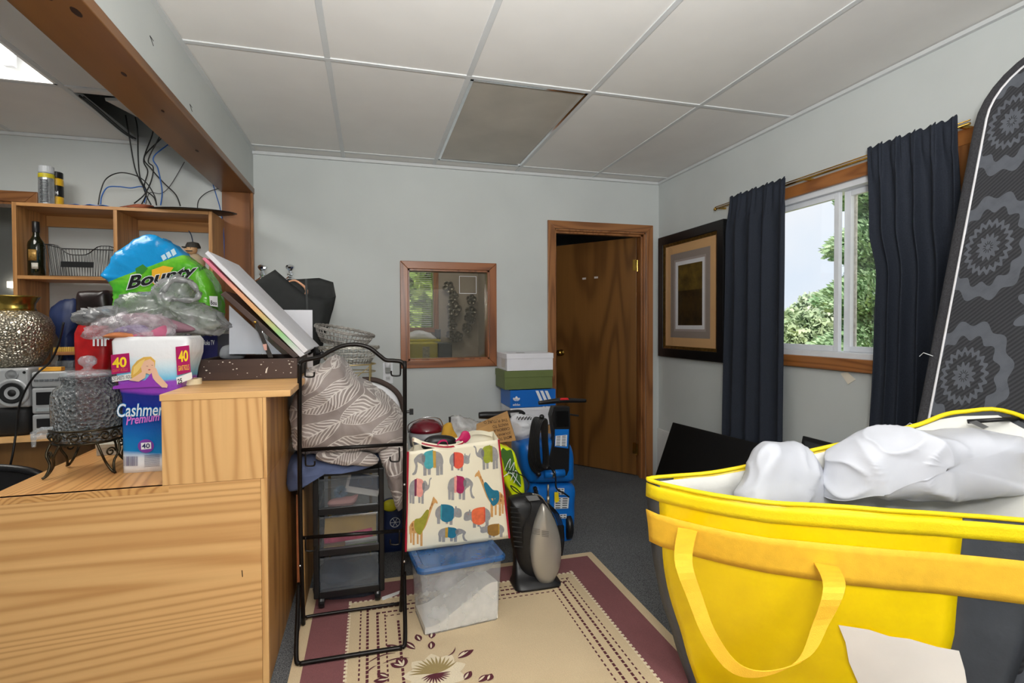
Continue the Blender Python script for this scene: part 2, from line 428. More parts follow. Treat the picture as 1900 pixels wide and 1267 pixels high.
L2 = lit_troffer(GX0+S2+.012, GX0+2*S2-.012, ys[jl-3]+.012, ys[jl-3]+1.205, 'unseen recessed ceiling light added behind the camera for fill', 30)  # unseen troffer added behind the camera as fill light
L3 = lit_troffer(.2, .8, 4.1, 4.9, 'small unseen ceiling light added to brighten the room beyond the inside window', 7)  # unseen fixture added to brighten the view through the inside window
M_clip = mat('clip', (150, 150, 150), .4)
for p in ((-1.46, 2.80), (-1.6, 2.87)):
    MB().tube([(p[0], p[1], ZC+.099), (p[0]+.03, p[1], ZC+.09), (p[0]+.03, p[1]-.03, ZC+.09), (p[0], p[1]-.03, ZC+.099)], .0025, 6).build('clip', M_clip, L1)

# ------------------------------------------------------------------ door and its casing
def casing(name, h, w, y0, y1, sides='LRT', m1=M_trimw, m2=M_trimx, sill=False):
    c = MB(); x0, x1, z0, z1 = h
    o = None; pcs = []
    zb = z0-w if 'B' in sides else 0
    pcs.append(('casing_side', m1, [(x0-w, zb), (x0, z0 if 'B' in sides else 0), (x0, z1), (x0-w, z1+w)]))
    pcs.append(('casing_side', m1, [(x1, z0 if 'B' in sides else 0), (x1+w, zb), (x1+w, z1+w), (x1, z1)]))
    pcs.append(('casing_head', m2, [(x0, z1), (x1, z1), (x1+w, z1+w), (x0-w, z1+w)]))
    if 'B' in sides: pcs.append(('casing_sill', m2, [(x0-w, zb), (x1+w, zb), (x1, z0), (x0, z0)]))
    return pcs
def place_casing(root, pcs, y0, y1):
    for nm, m, pts in pcs:
        MB().prism([(x, y1, z) for x, z in pts], (0, y0-y1, 0)).build(nm, m, root, bevel=.003)
d1 = bpy.data.objects.new('door_1', None); COL.objects.link(d1); d1.location = (2.1, YB, 0); struct(d1)
place_casing(d1, casing('', DOOR, .058, 0, 0), YB-.016, YB)
j = MB(); j.box(DOOR[0]-.001, DOOR[0]+.014, YB, YB+T, 0, DOOR[3]); j.box(DOOR[1]-.014, DOOR[1]+.001, YB, YB+T, 0, DOOR[3]); j.box(DOOR[0], DOOR[1], YB, YB+T, DOOR[3]-.014, DOOR[3]+.001)
j.build('jamb', M_trimw, d1, bevel=.002)
j = MB(); j.box(DOOR[1]-.03, DOOR[1]-.014, YB+.02, YB+.055, 0, DOOR[3]-.014); j.box(DOOR[0]+.014, DOOR[1]-.014, YB+.02, YB+.055, DOOR[3]-.03, DOOR[3]-.014)
j.build('door_stop', M_trimw, d1, bevel=.002)
M_doorw = wood('door_veneer', (132, 90, 44), (92, 58, 24), 'Z', 9, 3.2, .13, .4, fine=.45, seed=6)
hin = Vector((2.094, 3.795, 0)); fre = Vector((1.622, 4.392, 0)); dv = (fre-hin).normalized(); dn = Vector((dv.y, -dv.x, 0))
if dn.dot(CAM-hin) > 0: dn = -dn
dl = (fre-hin).length
Md = Matrix(((dv.x, dn.x, 0, hin.x), (dv.y, dn.y, 0, hin.y), (0, 0, 1, .008), (0, 0, 0, 1)))
leaf = MB().box(0, dl, 0, .035, 0, 1.945, Md).build('door_leaf', M_doorw, d1, bevel=.002)
for sx_, nm in ((-1, 0), (1, 0)):
    Mk = Md @ Matrix.Translation((dl-.055, -.0 if sx_ < 0 else .035, .985)) @ Matrix.Rotation(math.pi/2*(1 if sx_ < 0 else -1), 4, 'X')
    MB().lathe([(.0, 0), (.029, 0), (.029, .006), (.012, .01), (.011, .028), (.024, .036), (.027, .05), (.02, .06), (0, .063)], (0, 0, 0), 20, M=Mk.to_3x3().to_4x4()).build('door_knob', M_brass, leaf, smooth=True) if 0 else None
    k_ = MB(); pr = [(.001, 0), (.029, 0), (.029, .006), (.012, .01), (.011, .028), (.024, .036), (.027, .05), (.02, .06), (.001, .063)]
    k_.lathe(pr, n=20); k_.v = [Mk @ p for p in k_.v]; k_.build('door_knob', M_brass, leaf, smooth=True)
for z in (1.72, .22):
    h_ = MB(); h_.rod((2.098, 3.786, z-.045), (2.098, 3.786, z+.045), .008, 10); h_.box(-.0, .03, -.003, .0, z-.045, z+.045, Md); h_.build('hinge', M_brass, d1)
for a0 in (.345, .46):
    s_ = MB().box(a0, a0+.035, -.002, 0, 1.628+.03*(.46-a0), 1.644+.03*(.46-a0), Md).build('sticker', mat('sticker', (206, 196, 190), .5), leaf)
# ------------------------------------------------------------------ inside window
w1 = bpy.data.objects.new('window_1', None); COL.objects.link(w1); w1.location = (.549, YB, .994); struct(w1)
M_brn = wood('trim_red', (158, 98, 58), (98, 54, 28), 'Z', 6, 7, .1, .3, seed=8); M_brnx = wood('trim_red_x', (158, 98, 58), (98, 54, 28), 'X', 6, 7, .1, .3, seed=9)
place_casing(w1, casing('', IWIN, .053, 0, 0, 'LRTB', M_brn, M_brnx), YB-.018, YB)
j = MB(); e = .012
j.box(IWIN[0], IWIN[0]+e, YB, YB+T, IWIN[2], IWIN[3]); j.box(IWIN[1]-e, IWIN[1], YB, YB+T, IWIN[2], IWIN[3]); j.box(IWIN[0], IWIN[1], YB, YB+T, IWIN[3]-e, IWIN[3]); j.box(IWIN[0], IWIN[1], YB, YB+T, IWIN[2], IWIN[2]+e)
j.build('jamb', M_brn, w1)
MB().box(IWIN[0]+e, IWIN[1]-e, YB+.05, YB+.055, IWIN[2]+e, IWIN[3]-e).build('pane', glassmat('pane_dark', (232, 230, 224)), w1)
sq_ = MB()
q0, q1 = PY(852, 512, YB+.049), PY(884, 545, YB+.049)
for b in ((q0.x, q1.x, q0.z-.003, q0.z), (q0.x, q1.x, q1.z, q1.z+.003), (q0.x, q0.x+.003, q1.z, q0.z), (q1.x-.003, q1.x, q1.z, q0.z)): sq_.box(b[0], b[1], YB+.047, YB+.0495, b[2], b[3])
sq_.build('square_reflection', M_white, w1)  # white outline stands in for a square reflection on the glass
# ---- the little room behind that window and the dark hall behind the door
M_beige = mat('beige_wall', (158, 148, 136), .7, var=.03)
struct(MB().box(1.10, 1.16, YB+T, 6.2, 0, 2.75).build('wall_partition', M_beige))
bwall = MB(); RY = 5.35; BW = (.05, .63, 1.22, 2.05)
wall_rects(bwall, -.6, 1.10, 0, 2.75, [BW], RY, RY+.1); struct(bwall.build('wall_far', M_beige))
struct(MB().box(-.66, -.6, YB+T, 6.2, 0, 2.75).build('wall_side', M_beige))
struct(MB().box(-.66, XR+.1, YB+T, 6.2, 2.50, 2.52).build('ceiling', M_tile))
struct(MB().box(1.16, XR+.1, 6.1, 6.2, 0, 2.75).build('wall_hall_end', mat('hall_blue', (110, 124, 140), .6)))
struct(MB().box(XR, XR+.1, YB+.1, 6.2, 0, 2.75).build('wall_hall_side', M_wall))
struct(MB().box(XL, -1.2, 5.0, 5.1, 0, 2.75).build('wall_left_end', M_wall))
struct(MB().box(-1.2, -1.1, YB+T, 5.1, 0, 2.75).build('wall_left_side', M_wall))
struct(MB().box(XL-.1, XL, YB+.1, 5.1, 0, 2.75).build('wall_left_far', M_wall))
struct(MB().box(XL, -1.1, YB+T, 5.1, 2.381, 2.40).build('ceiling', M_tile))
w3 = bpy.data.objects.new('window_3', None); COL.objects.link(w3); w3.location = (.3, RY, 1.22); struct(w3)
place_casing(w3, casing('', BW, .05, 0, 0, 'LRTB'), RY-.015, RY)
MB().box(BW[0], BW[1], RY+.05, RY+.055, BW[2], BW[3]).build('pane', glassmat('pane_clear'), w3)
nsl = 40; sl = MB().box(-.27, .27, -.011, .011, -.0006, .0006, Matrix.Rotation(.35, 4, 'X'))
me0 = None
for k in range(nsl):
    z = BW[2]+.02+k*(BW[3]-BW[2]-.04)/(nsl-1)
    if me0 is None:
        o = sl.build('slat', mat('slat', (200, 205, 205), .4), w3, world=False); me0 = o.data
    else:
        o = bpy.data.objects.new('slat', me0); COL.objects.link(o); o.parent = w3
    o.location = (.34-.3, RY+.02-RY, z-1.22)
# left doorway behind the shelf
d2 = bpy.data.objects.new('door_2', None); COL.objects.link(d2); d2.location = (-2.35, YB, 0); struct(d2)
place_casing(d2, casing('', LDOOR, .062, 0, 0), YB-.016, YB)
j = MB(); j.box(LDOOR[0]-.001, LDOOR[0]+.014, YB, YB+T, 0, LDOOR[3]); j.box(LDOOR[1]-.014, LDOOR[1]+.001, YB, YB+T, 0, LDOOR[3]); j.box(LDOOR[0], LDOOR[1], YB, YB+T, LDOOR[3]-.014, LDOOR[3]+.001)
j.build('jamb', M_trimw, d2)
# ------------------------------------------------------------------ outside window
M_alu = mat('white_vinyl', (226, 230, 236), .35, var=.03)
M_old = mat('weathered_white', (206, 204, 196), .6, var=.2, vs=60)
w2 = bpy.data.objects.new('window_2', None); COL.objects.link(w2); w2.location = (XR, 1.985, 1.075); struct(w2)
y0, y1, z0, z1 = WIN
def rbox(mb, ya, yb, za, zb, xa, xb): return mb.box(xa, xb, ya, yb, za, zb)
W_ = .062
MB().box(XR-.018, XR+.002, y0-W_, y1+W_, z1, z1+W_).build('casing_head', M_trimy, w2, bevel=.003)
MB().box(XR-.018, XR+.002, y0-W_, y0, z0, z1).build('casing_side', M_trimw, w2, bevel=.003)
MB().box(XR-.018, XR+.002, y1, y1+W_, z0, z1).build('casing_side', M_trimw, w2, bevel=.003)
MB().box(XR-.022, XR+.002, y0-W_, y1+W_, z0-.062, z0).build('casing_sill', M_trimy, w2, bevel=.003)
f = MB(); t_ = .028
for q in ((y0, y1, z1-t_, z1), (y0, y1, z0, z0+t_), (y0, y0+t_, z0+t_+.0003, z1-t_-.0003), (y1-t_, y1, z0+t_+.0003, z1-t_-.0003)): rbox(f, *q, XR+.004, XR+.125)
f.build('window_frame', M_alu, w2, bevel=.002)
ym = 2.085
f = MB()
for q in ((ym+.0145, y1-t_-.0305, z1-t_-.03, z1-t_-.0005), (ym+.0145, y1-t_-.0305, z0+t_+.0005, z0+t_+.03), (ym-.014, ym+.014, z0+t_+.0005, z1-t_-.0005), (y1-t_-.03, y1-t_-.0005, z0+t_+.0005, z1-t_-.0005)): rbox(f, *q, XR+.03, XR+.052)
s1 = f.build('sash', M_alu, w2, bevel=.002)
MB().box(XR+.04, XR+.043, ym+.014, y1-t_-.03, z0+t_+.03, z1-t_-.03).build('pane', glassmat('pane_clear'), s1)
f = MB()
for q in ((y0+t_+.0305, ym-.0525, z1-t_-.028, z1-t_-.0005), (y0+t_+.0305, ym-.0525, z0+t_+.0005, z0+t_+.028), (ym-.052, ym-.016, z0+t_+.0005, z1-t_-.0005), (y0+t_+.0005, y0+t_+.03, z0+t_+.0005, z1-t_-.0005)): rbox(f, *q, XR+.062, XR+.085)
s2 = f.build('sash', M_alu, w2, bevel=.002)
MB().box(XR+.086, XR+.094, ym-.062, ym-.034, z0+t_+.001, z1-t_-.001).build('weathered_strip', M_old, s2)
MB().box(XR+.072, XR+.075, y0+t_+.03, ym-.05, z0+t_+.028, z1-t_-.028).build('pane', glassmat('pane_clear'), s2)
# torn paint chip under the sill
c = MB().prism([PX(1560, 693, XR-.001), PX(1572, 690, XR-.001), PX(1588, 704, XR-.001), PX(1574, 713, XR-.001)], (-.002, 0, 0)).build('paint_chip', mat('chip', (226, 218, 202), .7), wall_right)

# ------------------------------------------------------------------ outdoors
M_grass = mat('dry_grass', (176, 172, 110), .95, var=.25, vs=1.2, bump=.4, bs=30)
struct(MB().box(XR+.3, 90, -60, 120, -.62, -.6).build('ground', M_grass))
struct(MB().box(-40, XR+.3, 7.2, 120, -.62, -.6).build('ground', M_grass))
def leafmat(n, a, b):
    k = NT(n); v = k.coord(); f = k.noise(v, 2.2, 3)
    k.base(k.ramp(f, [(.3, lin(a)), (.7, lin(b))])); k.set(Roughness=.6); return k.m
M_bark = mat('bark', (96, 78, 60), .9, var=.3, vs=8)
def tree(name, label, base, h, rad, kind, m, n, ls, seed, grp):
    R = random.Random(seed); b = Vector(base); t = thing(name, label, 'tree', b, group=grp)
    MB().tube([b, b+Vector((.05, 0, h*.5)), b+Vector((0, .05, h*.93))], [h*.018, h*.012, h*.003], 8).build('trunk', M_bark, t, smooth=True)
    lf = MB(); br = MB()
    for i in range(n):
        if kind == 'pine':
            u = R.random()**.75; z = h*(.08+.92*(1-u)) if 0 else h*(.06+.94*R.random()**1.25)
            rr = rad*(1-z/h)**.8*(.35+.65*R.random())*(1+.35*math.sin(z*5.5))
            a = R.random()*6.283; p = b+Vector((rr*math.cos(a), rr*math.sin(a), z-.15*rr))
            d = Vector((math.cos(a), math.sin(a), .25+R.uniform(-.5, .5))).normalized()
        else:
            d = Vector((R.gauss(0, 1), R.gauss(0, 1), R.gauss(0, 1))).normalized(); q = R.random()**.33
            lump = 1+.3*noise.noise(d*2.3+Vector((seed, 0, 0)))
            p = b+Vector((d.x*rad*q*lump, d.y*rad*q*lump, h*.52+d.z*h*.48*q*lump)); 
            d = Vector((R.gauss(0, 1), R.gauss(0, 1), R.gauss(0, 1))).normalized()
        s = d.orthogonal().normalized(); s = Matrix.Rotation(R.random()*6.28, 3, d) @ s
        w_ = ls*(.22 if kind == 'pine' else .55)
        lf.add([p-s*w_, p+d*ls*.5-s*w_*.9, p+d*ls, p+d*ls*.5+s*w_*.9, ], [(0, 1, 2, 3)])
    lf.build('foliage', m, t, kind='stuff')
    return t
M_pine = leafmat('pine_needles', (92, 134, 92), (182, 206, 168)); M_bush = leafmat('shrub_leaves', (112, 138, 104), (186, 202, 164)); M_bush2 = leafmat('shrub_leaves_b', (120, 146, 116), (194, 206, 180))  # leaf colours lightened to stand in for outdoor haze
tree('pine_tree', 'tall light-green pine tree outside the sliding window', (PX(1645, 600, 11.).x, PX(1645, 600, 11.).y, -.6), 9.0, 1.35, 'pine', M_pine, 60000, .17, 3, None)
def bush(px, X, h, r, m, seed, label):
    p = PX(px, 600, X); tree('shrub', label, (p.x, p.y, -.6), h, r, 'b', m, 12000, .15, seed, None)
bush(1478, 12.5, 2.2, 1.2, M_bush, 4, 'rounded grey-green shrub outside, by the leafy left curtain edge')
bush(1525, 16.5, 2.9, 1.3, M_bush2, 5, 'taller grey-green shrub between the round shrub and the pine')
bush(1600, 7.0, 1.35, .7, M_bush, 6, 'low bushy shrub growing in front of the pine')
# greenery seen through the blind of the little room
bp = Vector((.9, 12.5, -.6)); tree('garden_tree', 'leafy green tree behind the slatted blind', bp, 6.2, 3.0, 'b', leafmat('garden_leaves', (80, 130, 50), (196, 222, 120)), 16000, .24, 12, None)

# ------------------------------------------------------------------ curtains and rod
M_cur = mat('navy_cloth', (35, 41, 53), .85, var=.18, vs=220, bump=.35, bs=500)
rodt = thing('curtain_rod', 'thin brass curtain rod above the sliding window', 'curtain rod', (XR-.05, 2.2, 2.0))
ra, rb = PX(1327, 394, XR-.05), PX(1800, 236, XR-.05)
ra.z = rb.z = 2.0
MB().rod(ra, rb, .0055, 10).rod(ra+Vector((-.0, 0, .013)), rb+Vector((0, 0, .013)), .003, 8).build('rod', M_brass, rodt, smooth=True)
MB().lathe([(.001, -.012), (.008, -.008), (.011, 0), (.008, .008), (.001, .012)], ra, 12).build('end_cap', M_brass, rodt, smooth=True)
for y in (ra.y-.04, rb.y+.03, 2.2): MB().box(XR-.05, XR, y-.006, y+.006, 1.992, 2.004).build('bracket', M_brass, rodt)
def curtain(label, keys, zt, zb, nf, amp, seed):
    """keys: (z fraction from top, far y, near y)"""
    g = MB(); nu, nv = 130, 40
    def fn(u, v):
        for (a, f0, n0), (b, f1, n1) in zip(keys, keys[1:]):
            if a <= v <= b:
                k = (v-a)/(b-a); k = k*k*(3-2*k); ya = f0+(f1-f0)*k; yb = n0+(n1-n0)*k; break
        z = zt+(zb-zt)*v
        gath = 1 if v > .055 else .7
        ph = nf*6.283*u + 1.2*noise.noise(Vector((u*3, v*.8, seed)))
        a = amp*(.55+.45*min(1, v*4))*(1+.5*noise.noise(Vector((u*4, v*1.5, seed+5))))
        x = XR-.078+a*math.sin(ph)*gath+(.006*math.sin(nf*2.7*6.283*u) if v < .09 else 0)
        if v < .001: z += .007*math.sin(nf*2.7*6.283*u)
        return Vector((min(x, XR-.022 if v > .07 else XR-.064), ya+(yb-ya)*u+.008*math.sin(ph*1.0+1.1), z))
    g.grid(nu, nv, fn)
    o = g.build('curtain', M_cur, None, smooth=True, solid=.003)
    return tag(o, label, 'curtain')
XC = XR-.06
def cy(px, py): return PX(px, py, XC).y
curtain('dark navy curtain hanging between the framed picture and the window', [(0, cy(1360, 372), cy(1466, 342)), (.15, cy(1352, 460), cy(1463, 460)), (1, cy(1345, 805), cy(1459, 830))], 2.035, .46, 4, .018, 1)
curtain('dark navy curtain hanging beside the tall patterned mattress', [(0, cy(1618, 285), cy(1786, 238)), (.22, cy(1622, 420), cy(1792, 400)), (.36, cy(1637, 510), cy(1796, 500)), (.5, cy(1633, 640), cy(1796, 600)), (1, cy(1618, 800), cy(1796, 800))], 2.035, .42, 5, .022, 2)

# ------------------------------------------------------------------ framed picture on the right wall
XPc = XR-.036
pts = dict(tl=PX(1221, 440, XPc), tr=PX(1345, 407, XPc), br=PX(1338, 673, XPc), bl=PX(1217.5, 660, XPc))
ya = (pts['tl'].y+pts['bl'].y)/2-.012; yb = (pts['tr'].y+pts['br'].y)/2; zt = (pts['tl'].z+pts['tr'].z)/2; zb = (pts['bl'].z+pts['br'].z)/2
pic = thing('framed_picture', 'large black-framed picture with tan and grey mats beside the door', 'picture', (XR-.01, (ya+yb)/2, zb))
def ring(mb, ya, yb, zt, zb, w_, xf, xb, bev=0):
    o = [(ya, zt), (yb, zt), (yb, zb), (ya, zb)]; i = [(ya-w_, zt-w_), (yb+w_, zt-w_), (yb+w_, zb+w_), (ya-w_, zb+w_)]
    vs = [(xf, y, z) for y, z in o]+[(xf+bev, y, z) for y, z in i]+[(xb, y, z) for y, z in o]+[(xb, y, z) for y, z in i]
    fs = []
    for k in range(4):
        l = (k+1) % 4; fs += [(k, l, 4+l, 4+k), (8+l, 8+k, 12+k, 12+l), (8+k, 8+l, l, k), (4+k, 4+l, 12+l, 12+k)]
    return mb.add(vs, fs)
fwid = .066
ring(MB(), ya, yb, zt, zb, fwid, XPc, XR-.004).build('frame', mat('black_lacquer', (16, 16, 18), .3), pic, bevel=.004)
a1 = fwid; ring(MB(), ya-a1, yb+a1, zt-a1, zb+a1, .022, XPc+.006, XR-.006, .006).build('gold_liner', mat('old_gold', (128, 98, 48), .35, .8, var=.3, vs=40), pic)
cols = [('mat_board', (224, 180, 130), .088, .013), ('mat_board', (168, 156, 148), .088+.075, .0125), ('mat_board', (188, 176, 172), .088+.075+.055, .012), ('mat_board', (236, 234, 238), .088+.075+.055+.018, .0115), ]
ins = [.084, .148, .196, .212, .240]
tone = [(222, 178, 126), (158, 146, 138), (182, 168, 164), (240, 240, 244)]
for k in range(4):
    ring(MB(), ya-ins[k], yb+ins[k], zt-ins[k], zb+ins[k], ins[k+1]-ins[k]+.004, XPc+.016+k*.0012, XR-.008).build('mat_board', mat('mat_board_%d' % k, tone[k], .8, var=.02), pic)
k_ = NT('art_print'); v = k_.coord(); f_ = k_.noise(v, 9, 5, .7)
sep = k_.n('SeparateXYZ'); k_.l(v, sep.inputs[0]); hz = k_.math('GREATER_THAN', sep.outputs[2], .50)
k_.base(k_.mix(hz, k_.ramp(f_, [(.35, lin((28, 22, 16))), (.65, lin((84, 62, 24)))]), k_.ramp(f_, [(.35, lin((62, 50, 20))), (.65, lin((128, 102, 40)))])))
MB().box(XPc+.022, XR-.008, yb+ins[4], ya-ins[4], zb+ins[4], zt-ins[4]).build('art_print', k_.m, pic)
MB().box(XPc+.0125, XPc+.0135, yb+.088, ya-.088, zb+.088, zt-.088).build('glass', glassmat('pane_clear'), pic)

# ------------------------------------------------------------------ screens leaning on the right wall
def slab(name, label, cat, c0, c1, h, lean, th, m, screen=None):
    """c0, c1: top corners; the slab leans down and out into the room"""
    c0, c1 = Vector(c0), Vector(c1); u = (c1-c0); d = Vector((-math.sin(lean), 0, -math.cos(lean)))*h; n = u.cross(d).normalized()
    if n.x > 0: n = -n
    t = thing(name, label, cat, (c0+c1)/2+d)
    MB().hexa([c0+d, c1+d, c1, c0], [p-n*th for p in (c0+d, c1+d, c1, c0)]).build('body', m, t, bevel=.004)
    if screen:
        e = screen[1]; uu = u.normalized()*e; dd = d.normalized()*e
        q = [c0+d+uu-dd, c1+d-uu-dd, c1-uu+dd, c0+uu+dd]
        MB().hexa([p+n*.0015 for p in q], [p-n*.004 for p in q]).build('screen', screen[0], t)
    return t
M_scr = mat('screen_black', (9, 9, 10), .5, var=.03)
tva = PX(1248, 783, 2.08); tvb = PX(1470, 838, 2.095); tvz = (tva.z+tvb.z)/2
slab('television', 'black flat television leaning on the wall under the left curtain', 'television', (2.08, tva.y, tva.z), (2.095, tvb.y, tvb.z), .60, .36, .03, mat('tv_back', (14, 14, 15), .55, var=.05), (M_scr, .012))
ma = PX(1489, 808, 2.10); slab('monitor', 'small black-framed monitor leaning below the window sill', 'monitor', (2.10, ma.y, ma.z), (2.10, ma.y-.42, ma.z), .67, .22, .03, M_black, (mat('screen_grey', (52, 55, 58), .25), .022))

# ------------------------------------------------------------------ mattress standing on end against the right wall
def mattress_mat():
    k = NT('brocade'); t = k.n('TexCoord'); sp = k.n('SeparateXYZ'); k.l(t.outputs['Object'], sp.inputs[0])
    A, B = .36, .415
    yv = k.math('DIVIDE', sp.outputs[1], A); zv = k.math('DIVIDE', sp.outputs[2], B)
    row = k.math('FLOOR', zv); odd = k.math('MULTIPLY', k.math('MODULO', k.math('ADD', row, 20.), 2.), .5)
    fy = k.math('SUBTRACT', k.math('FRACT', k.math('ADD', yv, .4667)), .5)
    fz = k.math('SUBTRACT', k.math('FRACT', k.math('ADD', zv, .82)), .5)
    y_, z_ = k.math('MULTIPLY', fy, A), k.math('MULTIPLY', fz, B*.72)
    r = k.math('SQRT', k.math('ADD', k.math('MULTIPLY', y_, y_), k.math('MULTIPLY', z_, z_)))
    th = k.math('ARCTAN2', z_, y_)
    def lob(n, amp, ph=0.): return k.math('MULTIPLY', k.math('COSINE', k.math('MULTIPLY_ADD', th, float(n), ph)), amp)
    def band(r0, r1, lo): 
        rr = k.math('ADD', r, lo); return k.math('MULTIPLY', k.math('GREATER_THAN', rr, r0), k.math('LESS_THAN', rr, r1))
    m = band(.010, .028, lob(12, .005)); m = k.math('MAXIMUM', m, band(.050, .062, lob(20, .005))); m = k.math('MAXIMUM', m, band(.088, .122, lob(12, .007)))
    m = k.math('MAXIMUM', m, k.math('LESS_THAN', r, .006))
    # small sprigs between medallions
    gy = k.math('SUBTRACT', k.math('FRACT', k.math('ADD', yv, .9667)), .5); gz = k.math('SUBTRACT', k.math('FRACT', k.math('ADD', zv, .32)), .5)
    y2, z2 = k.math('MULTIPLY', gy, A), k.math('MULTIPLY', gz, B)
    rr = k.math('SQRT', k.math('ADD', k.math('MULTIPLY', y2, y2), k.math('MULTIPLY', z2, z2)))
    t2 = k.math('ARCTAN2', z2, y2); q = k.math('ADD', rr, k.math('MULTIPLY', k.math('COSINE', k.math('MULTIPLY', t2, 6.)), .025))
    m = k.math('MAXIMUM', m, k.math('MULTIPLY', k.math('LESS_THAN', q, .062), k.math('GREATER_THAN', q, .03)))
    nz_ = k.noise(t.outputs['Object'], 30, 3); m = k.math('MULTIPLY', m, k.math('MULTIPLY_ADD', nz_, .8, .55))
    # ribbed weave
    d = k.math('SINE', k.math('MULTIPLY', k.math('ADD', sp.outputs[2], sp.outputs[1]), 420.))
    wv = k.noise(t.outputs['Object'], 600, 2)
    dark = k.mix(k.math('MULTIPLY_ADD', d, .35, k.math('MULTIPLY', wv, .6)), lin((38, 39, 43)), lin((66, 67, 72)))
    k.base(k.mix(m, dark, lin((88, 92, 100)))); k.set(Roughness=.85); k.bump(wv, .4, .003); return k.m
mt = thing('mattress', 'tall charcoal mattress with woven medallion pattern stood against the wall', 'mattress', (1.515, .80, .0))
ang = math.atan(.245); Wm, Hm, Tm, Rc = 1.0, 2.20, .12, .22
mt.rotation_euler = (0, ang, math.radians(0))
# local: x' into the wall (thickness), y along the wall, z up the slab
def outline(inset):
    R_ = Rc-inset; w_, h_ = Wm/2-inset, Hm-inset; P = []
    for cyy, czz, a0 in ((w_-R_, h_-R_, 0), (-w_+R_, h_-R_, 90), (-w_+.1, inset+.1, 180), (w_-.1, inset+.1, 270)):
        rr = R_ if czz > 1 else .1
        for k in range(9):
            a = math.radians(a0+k*90/8); P.append((cyy+rr*math.cos(a), czz+rr*math.sin(a)))
    return P
prof = []
nP = 14
for k in range(nP+1):
    a = math.pi*k/nP; c_, s_ = math.cos(a), math.sin(a); prof.append((.052*(1-abs(s_)**.45), Tm/2-Tm/2*math.copysign(abs(c_)**.45, c_)))
vs = []; fs = []
for ins_, x in prof: vs += [Vector((x, p[0], p[1])) for p in outline(ins_)]
n = 36
for j in range(nP):
    for i in range(n): fs.append((j*n+i, j*n+(i+1) % n, (j+1)*n+(i+1) % n, (j+1)*n+i))
M_broc = mattress_mat()
m1 = MB().add(vs, fs); m1.build('border', mat('border_cloth', (58, 58, 62), .9, var=.35, vs=180, bump=.4, bs=300), mt, smooth=True, world=False)
front = outline(.052); bk = MB()
bk.add([Vector((-.004, p[0], p[1])) for p in front], [tuple(range(n))]); bk.build('quilted_face', M_broc, mt, world=False)
bk = MB(); bk.add([Vector((Tm+.0, p[0], p[1])) for p in front], [tuple(range(n))[::-1]]); bk.build('quilted_face', M_broc, mt, world=False)
MB().tube([Vector((-.003, p[0], p[1])) for p in front], .0042, 8, closed=True).build('piping', mat('piping_white', (216, 216, 220), .6), mt, smooth=True, world=False)
for z in (.93, 1.17):
    MB().tube([Vector((0, .475, z)), Vector((-.01, .50, z+.008)), Vector((-.004, .515, z-.004))], .0012, 5).build('loose_thread', M_white, mt, world=False)

# ------------------------------------------------------------------ big yellow bag
M_yel = mat('yellow_woven', (250, 214, 0), .3, var=.08, vs=6, bump=.5, bs=45)
M_yel2 = mat('yellow_binding', (252, 222, 20), .5, var=.06, bump=.4, bs=200)
M_web = mat('webbing_yellow', (250, 196, 52), .7, var=.06, vs=30, bump=.4, bs=400)
M_gry = mat('charcoal_woven', (66, 69, 74), .35, var=.15, vs=10, bump=.6, bs=60)
M_lin = mat('white_lining', (226, 226, 222), .55, var=.05, bump=.3, bs=60)
def rp(x, y, z): return PZ(x, y, z)
bagA = rp(1202, 890, .75)
rimF = [bagA, rp(1225, 899, .748), rp(1262, 908, .745), rp(1310, 918, .745), rp(1366, 927, .745), rp(1440, 936, .745), rp(1500, 939, .742), rp(1580, 944, .742), rp(1650, 950, .742), rp(1730, 955, .74), rp(1785, 959, .74), rp(1830, 962, .74), rp(1900, 968, .74), Vector((1.655, .862, .745)), Vector((1.672, .868, .79))]
def rr(x, y, t): return CAM+ray(x, y)*t
Cc = rr(1790, 766, 1.5)
rimB = [Vector((1.712, .93, .95)), rr(1860, 764, 1.46), Cc, rr(1752, 772, 1.51), rr(1705, 790, 1.52), rr(1640, 806, 1.54), rr(1560, 826, 1.56), rr(1480, 844, 1.6), rr(1400, 864, 1.64), rr(1320, 879, 1.65), rr(1250, 885, 1.655)]
rim = rimF+rimB
bF = [(1.03, 1.50), (1.05, 1.48), (1.08, 1.455), (1.12, 1.42), (1.165, 1.37), (1.21, 1.32), (1.25, 1.27), (1.295, 1.215), (1.335, 1.165), (1.38, 1.105), (1.41, 1.065), (1.435, 1.03), (1.475, .975), (1.49, .955), (1.495, .98)]
bB = [(1.495, 1.08), (1.48, 1.18), (1.42, 1.27), (1.40, 1.30), (1.37, 1.33), (1.33, 1.37), (1.28, 1.41), (1.22, 1.45), (1.17, 1.485), (1.12, 1.505), (1.07, 1.51)]
bot = [Vector((x, y, .0098)) for x, y in bF+bB]
nr = len(rim); NV = 22
def bagpt(i, v, off=0.):
    a, b = rim[i % nr], bot[i % nr]; p = a.lerp(b, v)
    cen = Vector((1.3, 1.22, p.z)); d = (p-cen); d.z = 0; d = d.normalized() if d.length else d
    bulge = .035*math.sin(math.pi*min(1, v*1.05))+.008*noise.noise(Vector((i*.35, v*5, 3)))*(1 if v > .02 else 0)
    if 11 < i % nr < 20: bulge *= .15
    return p+d*(bulge+off)
bag = thing('storage_bag', 'huge yellow and charcoal woven storage bag stuffed with white sheeting', 'bag', (1.27, 1.3, 0))
